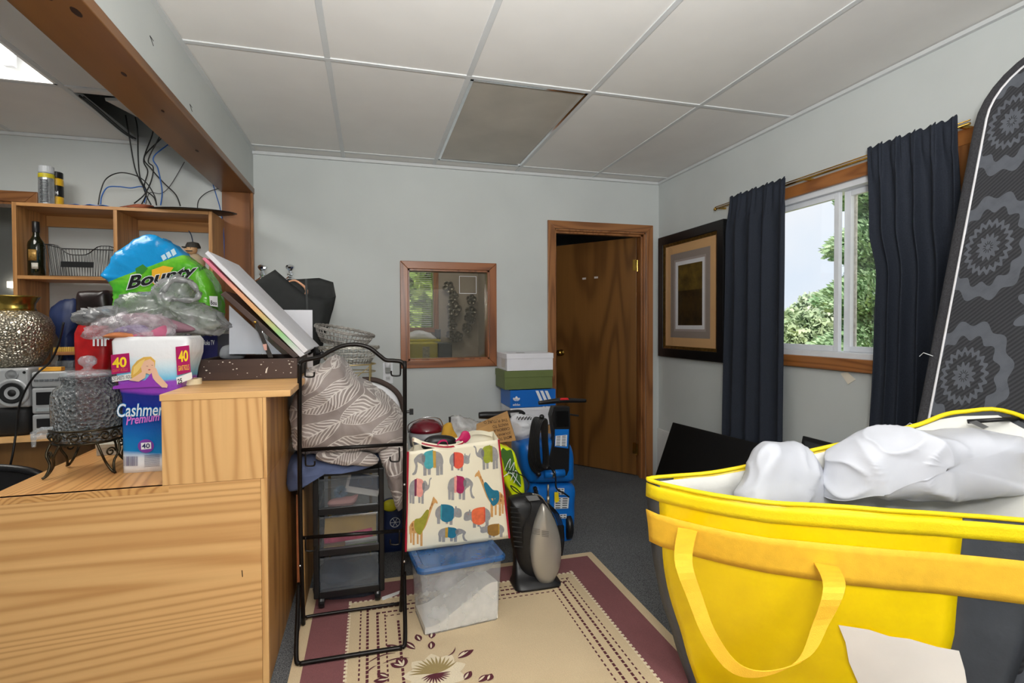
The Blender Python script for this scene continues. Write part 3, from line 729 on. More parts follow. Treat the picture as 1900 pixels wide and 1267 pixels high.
def strip(i0, i1, v0, v1, off, m, name, par=bag, n=14, **kw):
    g = MB(); idx = list(range(i0, i1+1))
    def fn(u, v):
        q = u*(len(idx)-1); a = int(min(q, len(idx)-2)); k = q-a
        return bagpt(idx[a], v0+(v1-v0)*v, off).lerp(bagpt(idx[a+1], v0+(v1-v0)*v, off), k)
    g.grid((len(idx)-1)*2+1, n, fn); return g.build(name, m, par, smooth=True, solid=.002, **kw)
strip(1, 10, 0, 1, 0, M_yel, 'yellow_panel', n=NV)
strip(10, 14, 0, 1, 0, M_gry, 'charcoal_panel', n=NV)
strip(14, 15, 0, 1, 0, M_yel, 'yellow_panel', n=NV)
strip(15, nr-5, 0, 1, 0, M_gry, 'charcoal_panel', n=NV)
strip(nr-5, nr-1, 0, 1, 0, M_yel, 'yellow_panel', n=NV)
g_ = MB(); g_.grid(5, NV, lambda u, v: (bagpt(nr-1, v).lerp(bagpt(nr, v), u*2) if u < .5 else bagpt(0, v).lerp(bagpt(1, v), u*2-1)))
g_.build('charcoal_panel', M_gry, bag, smooth=True, solid=.002)
strip(0, nr, 0.01, .75, -.008, M_lin, 'lining', n=12)
MB().poly([p.copy() for p in bot]).build('base', M_gry, bag)
MB().tube(catmull([p+Vector((0, 0, .004)) for p in rim], 4, True), .0065, 8, closed=True).build('rim_binding', M_yel2, bag, smooth=True)
strip(0, 13, .012, .075, .004, M_yel2, 'top_hem', n=4)
strip(0, 14, .135, .285, .006, M_web, 'webbing_band', n=6)
def bagpx(x, y, off):                                    # point of the front where a pixel's ray meets the bag
    best = None; d0 = ray(x, y).normalized()
    for i in range(0, 14):
        for s_ in range(6):
            k = s_/6
            for vv in range(0, 60):
                v = vv/60*1.0; p = bagpt(i, v, off).lerp(bagpt(i+1, v, off), k); e = (p-CAM); c_ = (e-d0*e.dot(d0)).length
                if best is None or c_ < best[0]: best = (c_, p)
    return best[1]
# hanging carry handle
hp = [bagpx(1275, 985, .012), CAM+ray(1268, 1040)*1.40, CAM+ray(1290, 1110)*1.36, CAM+ray(1318, 1180)*1.33, CAM+ray(1362, 1238)*1.31, CAM+ray(1420, 1250)*1.29, CAM+ray(1490, 1222)*1.26, CAM+ray(1522, 1160)*1.255, CAM+ray(1548, 1090)*1.25, bagpx(1535, 1050, .012)]
hc = catmull(hp, 6); W = []
for i, p in enumerate(hc):
    t_ = i/(len(hc)-1); s_ = math.sin(math.pi*t_)
    side = Vector((.72, -.62, 0))*(.060*(1-.55*s_))+Vector((0, 0, .024*s_)); W.append(side)
MB().ribbon(hc, W, .003).build('carry_handle', M_web, bag, smooth=False, bevel=.001)
# paper label
lab = [bagpx(1562, 1160, .008), bagpx(1782, 1205, .008), bagpx(1796, 1267, .008), bagpx(1584, 1267, .008)]
lx = [p+(lab[3]-lab[0])*.9 for p in (lab[2], lab[3])]
def _lp(a, b):
    x = (1562*(1-a)+1782*a)*b+(1604*(1-a)+1822*a)*(1-b); y = (1160*(1-a)+1205*a)*b+(1335*(1-a)+1385*a)*(1-b); return bagpx(x, y, .009)
_LG = [[_lp(i/5, j/5) for i in range(6)] for j in range(6)]
def lg(a, b):
    i, j = min(int(a*5), 4), min(int(b*5), 4); u, v = a*5-i, b*5-j
    return (_LG[j][i]*(1-u)+_LG[j][i+1]*u)*(1-v)+(_LG[j+1][i]*(1-u)+_LG[j+1][i+1]*u)*v
M_lab = mat('label_paper', (246, 240, 232), .5, var=.02)
lm = MB(); lm.grid(6, 6, lambda a, b: lg(a, b)); L_ = lm.build('label', M_lab, bag, smooth=True)
MB().poly([lg(.42+.17*math.cos(a), .30+.13*math.sin(a))+Vector((-.0015, -.002, .001)) for a in [k*math.pi/12 for k in range(24)]]).build('label_emblem', mat('label_dark', (58, 52, 46), .6), L_)
tl = MB(); textquad(tl, '0600-1600', quadmap(lg(.86, .86), lg(.86, .30), lg(.80, .30), lg(.80, .86), .002), 0, 1, 0, 1); tl.build('small_print', mat('print_grey', (120, 116, 112), .6), L_) if 0 else None
# zipper end at the back rim
MB().tube([rr(1795, 782, 1.47), rr(1850, 779, 1.44), rr(1899, 776, 1.42)], .006, 8).build('zipper', M_black, bag, smooth=True)
MB().hexa([rr(1797, 783, 1.46), rr(1825, 796, 1.45), rr(1835, 792, 1.45), rr(1812, 780, 1.46)], [rr(1797, 783, 1.45), rr(1825, 796, 1.44), rr(1835, 792, 1.44), rr(1812, 780, 1.45)]).build('zipper_pull', mat('zip_metal', (150, 150, 150), .3, .8), bag)
# white sheeting bulging out of it
M_sheet = mat('white_sheeting', (200, 203, 212), .45, var=.03)
o = MB().soft([PY(x, y, 1.285) for x, y in ((1374, 930), (1388, 880), (1408, 832), (1450, 822), (1496, 836), (1522, 880), (1530, 930), (1500, 960), (1400, 955))], 1.205, 1.35, 2.2, 40, 12, .006, 5, 3, fold=.014).build('white_sheeting', M_sheet, None, smooth=True)
tag(o, 'small peak of white plastic sheeting at the corner of the yellow bag', 'plastic sheet')
o = MB().soft([PP(x, y, (1.40, 1.13, 0), (.471, .882, 0)) for x, y in ((1534, 930), (1540, 880), (1556, 846), (1582, 826), (1620, 806), (1680, 799), (1750, 801), (1830, 806), (1870, 811), (1888, 840), (1888, 890), (1860, 918), (1570, 925))], 1.045, 1.215, 2.6, 50, 16, .010, 4.2, 8, fold=.020, sh=-.534, xr=1.40).build('white_sheeting', M_sheet, None, smooth=True)
tag(o, 'large billow of white plastic sheeting filling the yellow bag', 'plastic sheet')
# ------------------------------------------------------------------ reception counter
def loft(mb, levels, n=48, shape=None):
    """levels: (cx, cy, z, half x, half y); shape(angle) -> unit outline"""
    shape = shape or (lambda a: (math.copysign(abs(math.cos(a))**.4, math.cos(a)), math.copysign(abs(math.sin(a))**.4, math.sin(a))))
    vs = []; fs = []
    for cx, cy_, z, hx, hy in levels:
        for k in range(n):
            u, v = shape(2*math.pi*k/n); vs.append(Vector((cx+u*hx, cy_+v*hy, z)))
    for j in range(len(levels)-1):
        for k in range(n): fs.append((j*n+k, j*n+(k+1) % n, (j+1)*n+(k+1) % n, (j+1)*n+k))
    fs += [tuple(range(n))[::-1], tuple(range((len(levels)-1)*n, len(levels)*n))]
    return mb.add(vs, fs)
CF, CR, CLT, CRT, CBK = 1.92, -.346, .722, 1.022, 3.22
M_oakd = wood('oak_side_shaded', (188, 138, 78), (134, 88, 44), 'Z', 6, 4.2, .25, .4, seed=5)  # oak darkened to put shade into the side panels
ct = thing('reception_counter', 'oak-veneer reception counter with a raised end section', 'counter', (-.74, 2.5, 0))
MB().box(-1.135, CR-.021, CF, CF+.018, 0, CLT).build('front_panel', M_oakx, ct, bevel=.001)
MB().box(CR-.020, CR-.0, CF-.0015, CF+.018, 0, CLT).build('edge_strip', M_oak, ct, bevel=.001)
MB().box(CR-.018, CR-.001, CF+.019, 2.34, 0, CLT-.001).build('side_panel', M_oakd, ct, bevel=.001)
MB().box(CR-.018, CR-.001, 2.342, CBK, 0, CLT-.001).build('side_panel', M_oakd, ct, bevel=.001)
MB().box(-1.135, -1.117, CF+.019, 2.86, 0, CLT-.022).build('side_panel', M_oakd, ct, bevel=.001)
MB().box(-1.14, -.642, CF-.001, 2.88, CLT-.022, CLT).build('counter_top', M_oaky, ct, bevel=.001)
MB().box(-.660, CR-.012, CF, CF+.018, CLT+.001, 1.0).build('raised_front_panel', M_oak, ct, bevel=.001)
MB().box(CR-.011, CR, CF-.001, CF+.018, CLT+.001, 1.0).build('edge_strip', M_oak, ct, bevel=.001)
MB().box(-.660, -.642, CF+.019, CBK, CLT+.001, 1.0).build('raised_side_panel', M_oakd, ct, bevel=.001)
MB().box(CR-.018, CR-.001, CF+.019, CBK, CLT+.001, 1.0).build('raised_side_panel', M_oakd, ct, bevel=.001)
MB().prism([(-.664, CF-.004, 1.0), (-.268, CF-.002, 1.0), (-.268, CBK, 1.0), (-.664, CBK, 1.0)], (0, 0, .022)).build('raised_top', M_oakx, ct, bevel=.002)
n_ = MB(); n_.rod(PY(449, 1058, CF-.0005), PY(450, 1070, CF-.0005), .0016, 6); n_.build('scratch', mat('scratch', (60, 34, 14), .6), ct)

# ------------------------------------------------------------------ desk and hutch at the back wall
dk = thing('desk', 'oak office desk against the back wall holding the stereo', 'desk', (-1.85, 3.3, 0))
MB().box(-2.72, -1.15, 2.885, YB-.004, .71, .732).build('desk_top', M_oakx, dk, bevel=.001)
MB().box(-2.70, -2.68, 2.92, 3.6, 0, .71).build('side_panel', M_oakd, dk)
MB().box(-1.19, -1.17, 2.92, 3.6, 0, .71).build('side_panel', M_oakd, dk)
MB().box(-2.66, -1.42, 3.3, 3.318, .12, .71).build('back_panel', M_oakd, dk)
M_hu = wood('hutch_oak', (186, 136, 82), (142, 96, 52), 'Z', 26, 4.2, .06, .4, seed=14); M_hux = wood('hutch_oak_x', (186, 136, 82), (142, 96, 52), 'X', 26, 4.2, .05, .4, seed=15)
hu = thing('hutch', 'open oak shelf hutch standing on the desk', 'shelf', (-1.375, 3.55, .732))
H0, H1, HY0, HY1, HT = -1.858, -.893, 3.40, 3.69, 1.917
MB().box(H0, H0+.019, HY0, HY1, .733, HT).build('side_panel', M_hu, hu, bevel=.001)
MB().box(H1-.019, H1, HY0, HY1, .733, HT).build('side_panel', M_hu, hu, bevel=.001)
MB().box(H0+.0195, H1-.0195, HY0, HY1, HT-.019, HT-.0005).build('top_board', M_hux, hu, bevel=.001)
MB().box(-1.391, -1.372, HY0, HY1, 1.30, HT-.0195).build('divider', M_hu, hu, bevel=.001)
MB().box(H0+.0195, -1.3915, HY0, HY1-.02, 1.503, 1.522).build('shelf_board', M_hux, hu, bevel=.001)
MB().box(-1.3715, H1-.0195, HY0, HY1-.02, 1.503, 1.522).build('shelf_board', M_hux, hu, bevel=.001)
for a, b in ((H0+.0195, -1.3915), (-1.3715, H1-.0195)): MB().box(a, b, HY1-.018, HY1-.001, 1.835, HT-.0195).build('back_rail', M_hux, hu)
MB().box(H0+.0195, H1-.0195, HY0+.02, HY1-.02, 1.28, 1.299).build('shelf_board', M_hux, hu, bevel=.001)
# things in the doorway behind it
lf = thing('wall_lamp', 'white shaded strip lamp on the wall beyond the left doorway', 'lamp', (-2.35, 4.9, 1.6))
MB().lathe([(.11, 0), (.13, .02), (.10, .10), (.05, .14)], (-2.42, 4.88, 1.72), 20).build('shade', M_white, lf, smooth=True)
MB().rod((-2.42, 4.88, 1.86), (-2.42, 5.0, 1.92), .012).build('arm', M_white, lf)
MB().box(-2.75, -2.15, 4.96, 5.0, 1.55, 1.60).build('tube', mat('warm_tube', (255, 244, 226), .4, emis=2.2), lf)

# spray cans on the hutch
def can(label, px, y, r, ztop, m, cap, band, extra=None):
    p = PY(px, 378, y); t = thing('spray_can', label, 'can', (p.x, y, HT)); h = ztop-HT
    MB().lathe([(r*.94, 0), (r, .004), (r, h*.80), (r*.9, h*.82), (r*.86, h*.83)], (p.x, y, HT), 24).build('body', m, t, smooth=False)
    MB().lathe([(r*.9, h*.825), (r*.98, h*.84), (r*.98, h*.985), (r*.9, h)], (p.x, y, HT), 24).build('cap', cap, t, smooth=False)
    if band:
        MB().lathe([(r*1.005, h*band[0]), (r*1.012, h*band[0]+.001), (r*1.012, h*band[1]), (r*1.005, h*band[1]+.001)], (p.x, y, HT), 24, cap=False).build('label_band', band[2], t, smooth=True)
    return t, p
M_sil = mat('silver_can', (176, 180, 184), .3, .7, var=.2, vs=50)
t, p = can('tall silver spray can with a yellow label on the hutch top', 87, 3.50, .036, 2.142, M_sil, mat('clear_cap', (198, 202, 206), .25), (.70, .80, mat('can_yellow', (206, 190, 40), .4)))
b_ = MB()
for k in range(16): b_.box(p.x-.012+.002*(k % 3), p.x+.026, 3.50-.0385, 3.50-.036, HT+.02+k*.008, HT+.024+k*.008)
b_.build('fine_print', mat('can_print', (52, 54, 58), .5), t)
t, p = can('black and yellow spray can standing behind the silver one', 106, 3.55, .030, 2.125, mat('can_gold', (222, 176, 34), .35), M_black, (.32, .62, M_black))
q = quadmap((p.x-.012, 3.518, HT+.12), (p.x+.026, 3.518, HT+.12), (p.x+.026, 3.518, HT+.075), (p.x-.012, 3.518, HT+.075), .001)
b_ = MB(); textquad(b_, 'E', q, .1, .5, .55, 1, offset=.02); textquad(b_, 'AM', q, 0, .9, 0, .45, offset=.02); b_.build('lettering', M_white, t)
# wine bottle
def bottle(name, label, x, y, z, h, r, m, cap, foil):
    t = thing(name, label, 'bottle', (x, y, z))
    MB().lathe([(r*.9, 0), (r, .006), (r, h*.56), (r*.93, h*.62), (r*.55, h*.70), (r*.40, h*.75), (r*.36, h*.96), (r*.38, h*.985)], (x, y, z), 24).build('glass', m, t, smooth=True)
    MB().lathe([(r*.42, h*.80), (r*.44, h*.81), (r*.44, h*.995), (r*.40, h)], (x, y, z), 20).build('cap', cap, t, smooth=True)
    if foil:
        g = MB(); g.grid(9, 2, lambda u, v: Vector((x+(r*1.01)*math.sin(-.6+1.1*u), y-(r*1.01)*math.cos(-.6+1.1*u), z+h*(.28+.20*v)))); g.build('label', foil, t, smooth=True, solid=.0004)
        g = MB(); g.grid(9, 2, lambda u, v: Vector((x+(r*1.01)*math.sin(-.1+.75*u), y-(r*1.01)*math.cos(-.1+.75*u), z+h*(.13+.11*v)))); g.build('back_label', mat('paper_label', (190, 186, 176), .6, var=.3, vs=300), t, smooth=True, solid=.0004)
    return t
M_wine = mat('dark_green_glass', (18, 24, 14), .12, var=.1, coat=.5)
bottle('wine_bottle', 'dark green wine bottle with gold label beside the wire basket', PY(68, 500, 3.475).x, 3.475, 1.522, .305, .038, M_wine, M_black, mat('gold_label', (168, 132, 70), .4, .4, var=.4, vs=120))
bottle('liquor_bottle', 'gold-capped bottle on the hutch shelf behind the paper towels', PY(270, 500, 3.56).x, 3.56, 1.522, .245, .034, mat('amber_glass', (92, 60, 24), .15, coat=.4), mat('gold_cap', (198, 158, 84), .3, .7), None)
# wire basket
bk = thing('wire_basket', 'black wire letter basket beside the wine bottle', 'basket', (-1.585, 3.54, 1.522))
M_wire = mat('black_wire', (20, 20, 22), .4)
bx0, bx1, by0, by1, bz0, bz1 = -1.715, -1.45, 3.45, 3.62, 1.526, 1.70
def rimz(u): return bz1-.055*math.exp(-((u-.5)/.26)**4)
fr = MB(); fr.tube([(bx0-.02*1, by0, bz1)]+[(bx0-.02+(bx1-bx0+.04)*k/16, by0-.005, rimz(k/16)) for k in range(17)], .003, 6)
fr.tube([(bx0-.02, by1, bz1), (bx1+.02, by1, bz1)], .003, 6); fr.tube([(bx0-.02, by0, bz1), (bx0-.02, by1, bz1)], .003, 6); fr.tube([(bx1+.02, by0, bz1), (bx1+.02, by1, bz1)], .003, 6)
fr.tube([(bx0, by0, bz0), (bx1, by0, bz0), (bx1, by1, bz0), (bx0, by1, bz0), (bx0, by0, bz0)], .003, 6); fr.build('rim', M_wire, bk)
fr = MB()
for k in range(22):
    u = k/21; x = bx0+(bx1-bx0)*u; xt = bx0-.02+(bx1-bx0+.04)*u
    fr.tube([(x, by0, bz0), (xt, by0-.004, rimz(u))], .0013, 5); fr.tube([(x, by1, bz0), (xt, by1, bz1)], .0013, 5)
    if k % 2 == 0: fr.tube([(x, by0, bz0), (x, by1, bz0)], .0012, 4)
for k in range(10):
    y = by0+(by1-by0)*k/9
    for x, xt in ((bx0, bx0-.02), (bx1, bx1+.02)): fr.tube([(x, y, bz0), (xt, y, bz1)], .0013, 5)
fr.build('wires', M_wire, bk)
MB().box(-1.66, -1.505, by0-.012, by0-.008, 1.575, 1.607).build('label_plate', M_black, bk, bevel=.001)
# figurine on the right shelf bay
x, y = PY(358, 500, 3.5).x, 3.5
fg = thing('figurine', 'small painted figurine of a man in a dark cap on the hutch shelf', 'figurine', (x, y, 1.522))
MB().lathe([(.045, 0), (.05, .01), (.046, .05), (.055, .10), (.05, .13), (.025, .148), (.018, .155)], (x+.012, y, 1.522), 20, sy=.8).build('body', mat('figurine_coat', (178, 160, 132), .6, var=.2), fg, smooth=True)
MB().lathe([(.004, 0), (.022, .006), (.03, .025), (.029, .045), (.018, .062), (.004, .066)], (x-.004, y-.005, 1.672), 18).build('head', mat('figurine_skin', (204, 164, 122), .6), fg, smooth=True)
MB().lathe([(.001, -.006), (.008, -.003), (.009, .004), (.001, .009)], (x-.034, y-.01, 1.70), 10).build('nose', mat('figurine_skin', (204, 164, 122), .6), fg, smooth=True)
for sx_ in (-.016, .006): ball_ = MB().lathe([(.0005, -.003), (.003, 0), (.0005, .003)], (x-.008+sx_, y-.034, 1.708), 8).build('eye', M_black, fg)
MB().box(x-.026, x+.008, y-.038, y-.030, 1.688, 1.693).build('moustache', mat('figurine_cap', (46, 44, 40), .7), fg)
MB().lathe([(.038, 0), (.036, .012), (.028, .03), (.004, .036)], (x+.002, y, 1.713), 18, sx=1.1).box(x-.052, x-.02, y-.022, y+.02, 1.712, 1.718).build('cap', mat('figurine_cap', (46, 44, 40), .7), fg, smooth=False)
# ---- cables
def zz(x, y): return (x/3.958, 280+y/3.958)
def cable(label, pts, m, r, d=3.47, name='cable', grp=None, pre=(), post=(), raw=False):
    P = [Vector(q) for q in pre]+[PY(*(p if raw else zz(*p)), d+.01*((k*7) % 3)) for k, p in enumerate(pts)]+[Vector(q) for q in post]
    o = MB().tube(catmull(P, 7), r, 7).build(name, m, None, smooth=True)
    return tag(o, label, 'cable', grp)
M_cab = mat('black_cable', (18, 18, 20), .4); M_cabb = mat('blue_cable', (34, 96, 178), .45)
GC = 'black cables dropping from the lifted ceiling tile'
top = lambda x, y: [(x, y, ZC+.06), (x+.01, y, ZC-.01)]
LBc = 'black cable hanging from the open ceiling tile onto the hutch'
cable('black cable falling from the ceiling gap to the middle of the hutch top', [(985, 100), (1020, 200), (1050, 260), (1075, 330), (1110, 396)], M_cab, .0036, 3.46, pre=top(-1.33, 3.42), grp=GC)
cable('black cable kinked beside the blue one, dropping to the hutch top', [(1015, 60), (1030, 200), (1075, 300), (1040, 392)], M_cab, .0036, 3.49, pre=top(-1.29, 3.44), grp=GC)
cable('thicker black cable falling from the ceiling gap behind the others', [(1055, 60), (1085, 150), (1060, 270), (1130, 340), (1150, 400)], M_cab, .0035, 3.53, pre=top(-1.22, 3.46), grp=GC)
cable('black cable slanting from the ceiling gap to the oval plate', [(1060, 40), (1110, 130), (1200, 232), (1290, 320), (1325, 405)], M_cab, .0036, 3.56, pre=top(-1.18, 3.5), grp=GC)
cable('black cable bending back toward the copper wire coil', [(1090, 60), (1125, 120), (1110, 220), (1060, 320), (985, 385)], M_cab, .0036, 3.43, pre=top(-1.15, 3.4), grp=GC)
cable('black cable looping over the hutch top in a wide arch', [(722, 394), (738, 300), (780, 205), (880, 160), (1000, 182), (1080, 240), (1135, 330), (1150, 400)], M_cab, .0032, 3.40)
cable('blue cable arching low over the hutch top', [(740, 392), (748, 330), (790, 268), (870, 262), (960, 272), (1040, 262), (1075, 300), (1060, 380)], M_cabb, .0034, 3.52)
cable('blue cable hanging straight down to the hutch top', [(1130, 40), (1160, 130), (1190, 290), (1180, 398)], M_cabb, .0034, 3.50, pre=top(-1.12, 3.52))
cable('thin grey cable running up under the pine beam', [(1355, 80), (1250, 255), (1180, 312), (1100, 308), (1070, 392)], mat('grey_cable', (70, 72, 76), .5), .0022, 3.60)
cable('blue cable running down beside the pine post', [(1560, 230), (1590, 330), (1618, 430), (1642, 600), (1644, 800), (1640, 1000)], M_cabb, .003, 3.715-.07, pre=[PY(390, 320, 3.64)])
cable('black cable curling down at the right end of the hutch', [(1610, 275), (1520, 305), (1460, 360), (1450, 428)], M_cab, .0025, 3.60)
cable('bundled black cable lying along the ceiling tee bar', [(150, 178), (180, 205), (210, 228), (240, 252), (262, 262)], M_cab, .007, 3.2, raw=True) if 0 else None
P = [PZ(x, y, ZC-.008) for x, y in ((148, 178), (170, 196), (200, 222), (228, 245), (246, 256))]
tag(MB().tube(catmull(P, 5), .006, 8).tube(catmull([p+Vector((.016, 0, -.003)) for p in P], 5), .0045, 8).build('cable_bundle', M_cab, None, smooth=True), 'pair of black cables strapped along the left ceiling bar', 'cable')
cable('dark blue cable hanging inside the right bay of the hutch', [(1385, 585), (1405, 620), (1418, 690), (1410, 740)], mat('navy_cable', (40, 62, 96), .5), .003, 3.66)
p = PY(345, 392, 3.46)
tag(MB().lathe([(.02, 0), (.17, .002), (.19, .005), (.17, .008), (.02, .012)], (-1.01, 3.46, HT), 36, sx=1.25, sy=.62).build('black_plate', M_black, None, smooth=True), 'flat black oval plate on the right end of the hutch', 'plate')
cc = MB()
for k in range(5): cc.tube([(-1.30+.01*k+(.075-.006*k)*math.cos(a), 3.45+(.05-.004*k)*math.sin(a), HT+.004+.0045*k) for a in [j*math.pi/12 for j in range(24)]], .003, 6, closed=True)
tag(cc.build('wire_coil', mat('copper_wire', (150, 84, 58), .4, .5), None, smooth=True), 'small coil of copper-coloured wire on the hutch top', 'wire')
tp = MB(); tp.grid(14, 4, lambda u, v: Vector((-1.62+.2*u, 3.43+.035*v+.01*math.sin(u*7), HT+.002+.010*abs(math.sin(u*9+v*2)))))
tag(tp.build('tape_scrap', mat('blue_tape', (28, 104, 206), .5), None, smooth=True, solid=.001), 'crumpled scrap of bright blue tape on the hutch top', 'tape')

# ------------------------------------------------------------------ stereo and vase on the desk
DZ = .7325
M_sg = mat('silver_plastic', (176, 178, 180), .3, .3, var=.05)
M_grill = mat('grille_black', (16, 17, 19), .6, var=.2, vs=300)
sp = thing('stereo_speaker', 'silver and black stereo speaker below the hammered vase', 'speaker', (-1.65, 3.05, DZ))
sx0, sx1, sy0 = -1.765, -1.547, 2.93
MB().box(sx0, sx1, sy0, 3.18, .865, 1.05).build('upper_cabinet', M_sg, sp, bevel=.012, seg=3)
loft(MB(), [(-1.656, 3.06, DZ+.001, .100, .125), (-1.656, 3.06, .75, .108, .132), (-1.656, 3.06, .84, .108, .132), (-1.656, 3.06, .866, .104, .125)], 32).build('lower_cabinet', M_grill, sp, smooth=True)
def disc(mb, c, r, y, prof): 
    k = MB(); k.lathe(prof, n=28); mb.add([Vector((c[0]+p.x, y-p.z, c[1]+p.y)) for p in k.v], [q for q in k.f]); return mb
sc = PY(30, 722, sy0); disc(MB(), (sc.x-.015, .935), .07, sy0, [(.001, .010), (.014, .008), (.018, .002), (.042, .006), (.048, .008), (.050, -.002)]).build('woofer', M_grill, sp, smooth=True)
disc(MB(), (sc.x-.015, .935), .07, sy0, [(.051, .004), (.058, .008), (.066, .006), (.068, -.002)]).build('woofer_ring', M_sg, sp, smooth=True)
disc(MB(), (sc.x-.015, 1.02), .03, sy0, [(.001, .008), (.012, .004), (.02, .002), (.024, .005), (.026, -.002)]).build('tweeter', mat('speaker_cone', (150, 152, 154), .3, .5), sp, smooth=True)
disc(MB(), (-1.565, 1.03), .006, sy0, [(.001, .003), (.006, .002), (.007, -.002)]).build('badge', M_black, sp)
st = thing('stereo', 'silver mini stereo with dark display beside its speaker', 'stereo', (-1.43, 3.05, DZ))
ax0, ax1 = -1.54, -1.397
for i, (za, zb) in enumerate(((DZ+.001, .83), (.832, .955), (.957, 1.03))):
    MB().box(ax0, ax1, 2.93, 3.2, za, zb).build('deck', M_sg, st, bevel=.010, seg=3)
MB().box(ax0+.02, ax1-.01, 2.926, 2.931, .875, .935).build('display', M_black, st, bevel=.002)
MB().box(ax0+.02, ax1-.01, 2.926, 2.931, .765, .81).build('cassette_window', M_black, st, bevel=.002)
for k in range(6): MB().box(ax0+.014+k*.020, ax0+.030+k*.020, 2.924, 2.931, .985, .996).build('button', mat('button_grey', (96, 100, 104), .4), st, bevel=.002)
MB().box(ax0+.02, ax0+.12, 2.926, 2.931, .845, .858).build('trim_line', M_chrome, st)
# things lying on the stereo
tag(MB().box(-1.52, -1.43, 2.95, 2.985, 1.0315, 1.05).build('wood_block', mat('orange_wood', (226, 164, 60), .5, var=.2), None, bevel=.002), 'short orange wooden strip lying on the stereo', 'wood block')
br = thing('scrub_brush', 'yellow-bristled scrub brush on top of the stereo clutter', 'brush', (-1.46, 3.12, 1.031))
MB().box(-1.53, -1.42, 3.08, 3.13, 1.10, 1.118).build('back', mat('brush_wood', (150, 100, 56), .5), br, bevel=.004)
b_ = MB()
for k in range(12):
    for j in range(4): b_.rod((-1.525+k*.009, 3.085+j*.012, 1.118), (-1.525+k*.009+.002, 3.085+j*.012, 1.14), .0032, 5)
b_.build('bristles', mat('bristle', (214, 176, 80), .7), br)
MB().rod((-1.52, 3.1, 1.031), (-1.50, 3.1, 1.10), .008, 8).build('prop', M_black, br); MB().rod((-1.43, 3.1, 1.031), (-1.44, 3.1, 1.10), .008, 8).build('prop', M_black, br)
tag(MB().box(-1.48, -1.405, 3.0, 3.075, 1.0315, 1.075).build('clear_case', filmmat('clear_case_plastic', (110, 116, 120), .4), None, bevel=.004), 'small clear plastic case lying on the stereo', 'case')
cable('black power cable trailing from the stereo down past the desk', [(118, 598), (108, 640), (92, 672), (62, 700), (38, 745), (30, 800), (22, 850), (8, 905)], M_cab, .0045, 2.85, raw=True)
def hammer():
    k = NT('hammered_silver'); t = k.n('TexCoord'); vo = k.n('TexVoronoi', feature='DISTANCE_TO_EDGE'); k.l(t.outputs['Object'], vo.inputs['Vector']); vo.inputs['Scale'].default_value = 75
    k.base(k.ramp(vo.outputs['Distance'], [(.0, lin((120, 112, 96))), (.2, lin((206, 198, 180)))])); k.set(Metallic=.85, Roughness=.32); k.bump(vo.outputs['Distance'], .8, .012); return k.m
vx, vy, vz = -1.672, 3.06, 1.0505
vs_ = thing('vase', 'round hammered silver vase with a gold neck on the speaker', 'vase', (vx, vy, vz))
MB().lathe([(.085, 0), (.10, .006), (.125, .05), (.15, .13), (.152, .19), (.135, .235), (.10, .262), (.086, .27)], (vx, vy, vz), 40).build('body', hammer(), vs_, smooth=True)
MB().lathe([(.086, .27), (.080, .285), (.082, .305), (.098, .335), (.102, .34), (.098, .343), (.08, .31), (.07, .285)], (vx, vy, vz), 40).build('neck', mat('gold_neck', (172, 146, 72), .25, .9, var=.2), vs_, smooth=True)
# ---- red bag, navy bag
def soft(name, label, cat, px, y, y0, y1, m, grp=None, **kw):
    o = MB().soft([PY(a, b, y) for a, b in px], y0, y1, **kw).build(name, m, None, smooth=True); return tag(o, label, cat, grp)
M_redb = mat('red_foil', (172, 22, 26), .28, var=.35, vs=14, bump=.5, bs=40)
rb_ = thing('snack_bag', 'red foil bag with black ends standing on the desk', 'bag', (-1.28, 3.02, DZ))
o = MB().soft([PY(a, b, 3.02) for a, b in ((150, 600), (148, 690), (150, 760), (152, 788), (205, 788), (212, 700), (210, 600))], 2.95, 3.09, p=3.5, amp=.006, fs=14).build('foil_body', M_redb, rb_, smooth=True)
MB().soft([PY(a, b, 3.02) for a, b in ((150, 604), (148, 575), (149, 545), (158, 540), (190, 540), (210, 546), (212, 604))], 2.955, 3.085, p=3.5, amp=.006, fs=14).build('black_top', mat('black_foil', (30, 18, 18), .3, var=.4, vs=20), rb_, smooth=True)
q = quadmap(PY(172, 624, 2.945), PY(204, 624, 2.945), PY(204, 642, 2.945), PY(172, 642, 2.945)); b_ = MB(); textquad(b_, 'mr', q, 0, 1, 0, 1, offset=.03); b_.build('lettering', M_white, rb_)
soft('snack_pouch', 'small red pouch behind the grey plastic bags', 'bag', ((186, 545), (188, 592), (190, 760), (224, 760), (226, 590), (222, 548), (205, 540)), 3.16, 3.11, 3.21, mat('bright_red_foil', (200, 26, 24), .3, var=.3, vs=20), p=3, amp=.006)
soft('navy_bag', 'navy blue cloth bag slumped behind the stereo', 'bag', ((99, 580), (104, 566), (125, 558), (148, 560), (153, 590), (150, 625), (152, 700), (150, 760), (118, 760), (116, 700), (120, 625), (110, 600)), 3.30, 3.225, 3.375, mat('navy_nylon', (22, 38, 78), .5, var=.2), p=2.5, amp=.008, fold=.012)
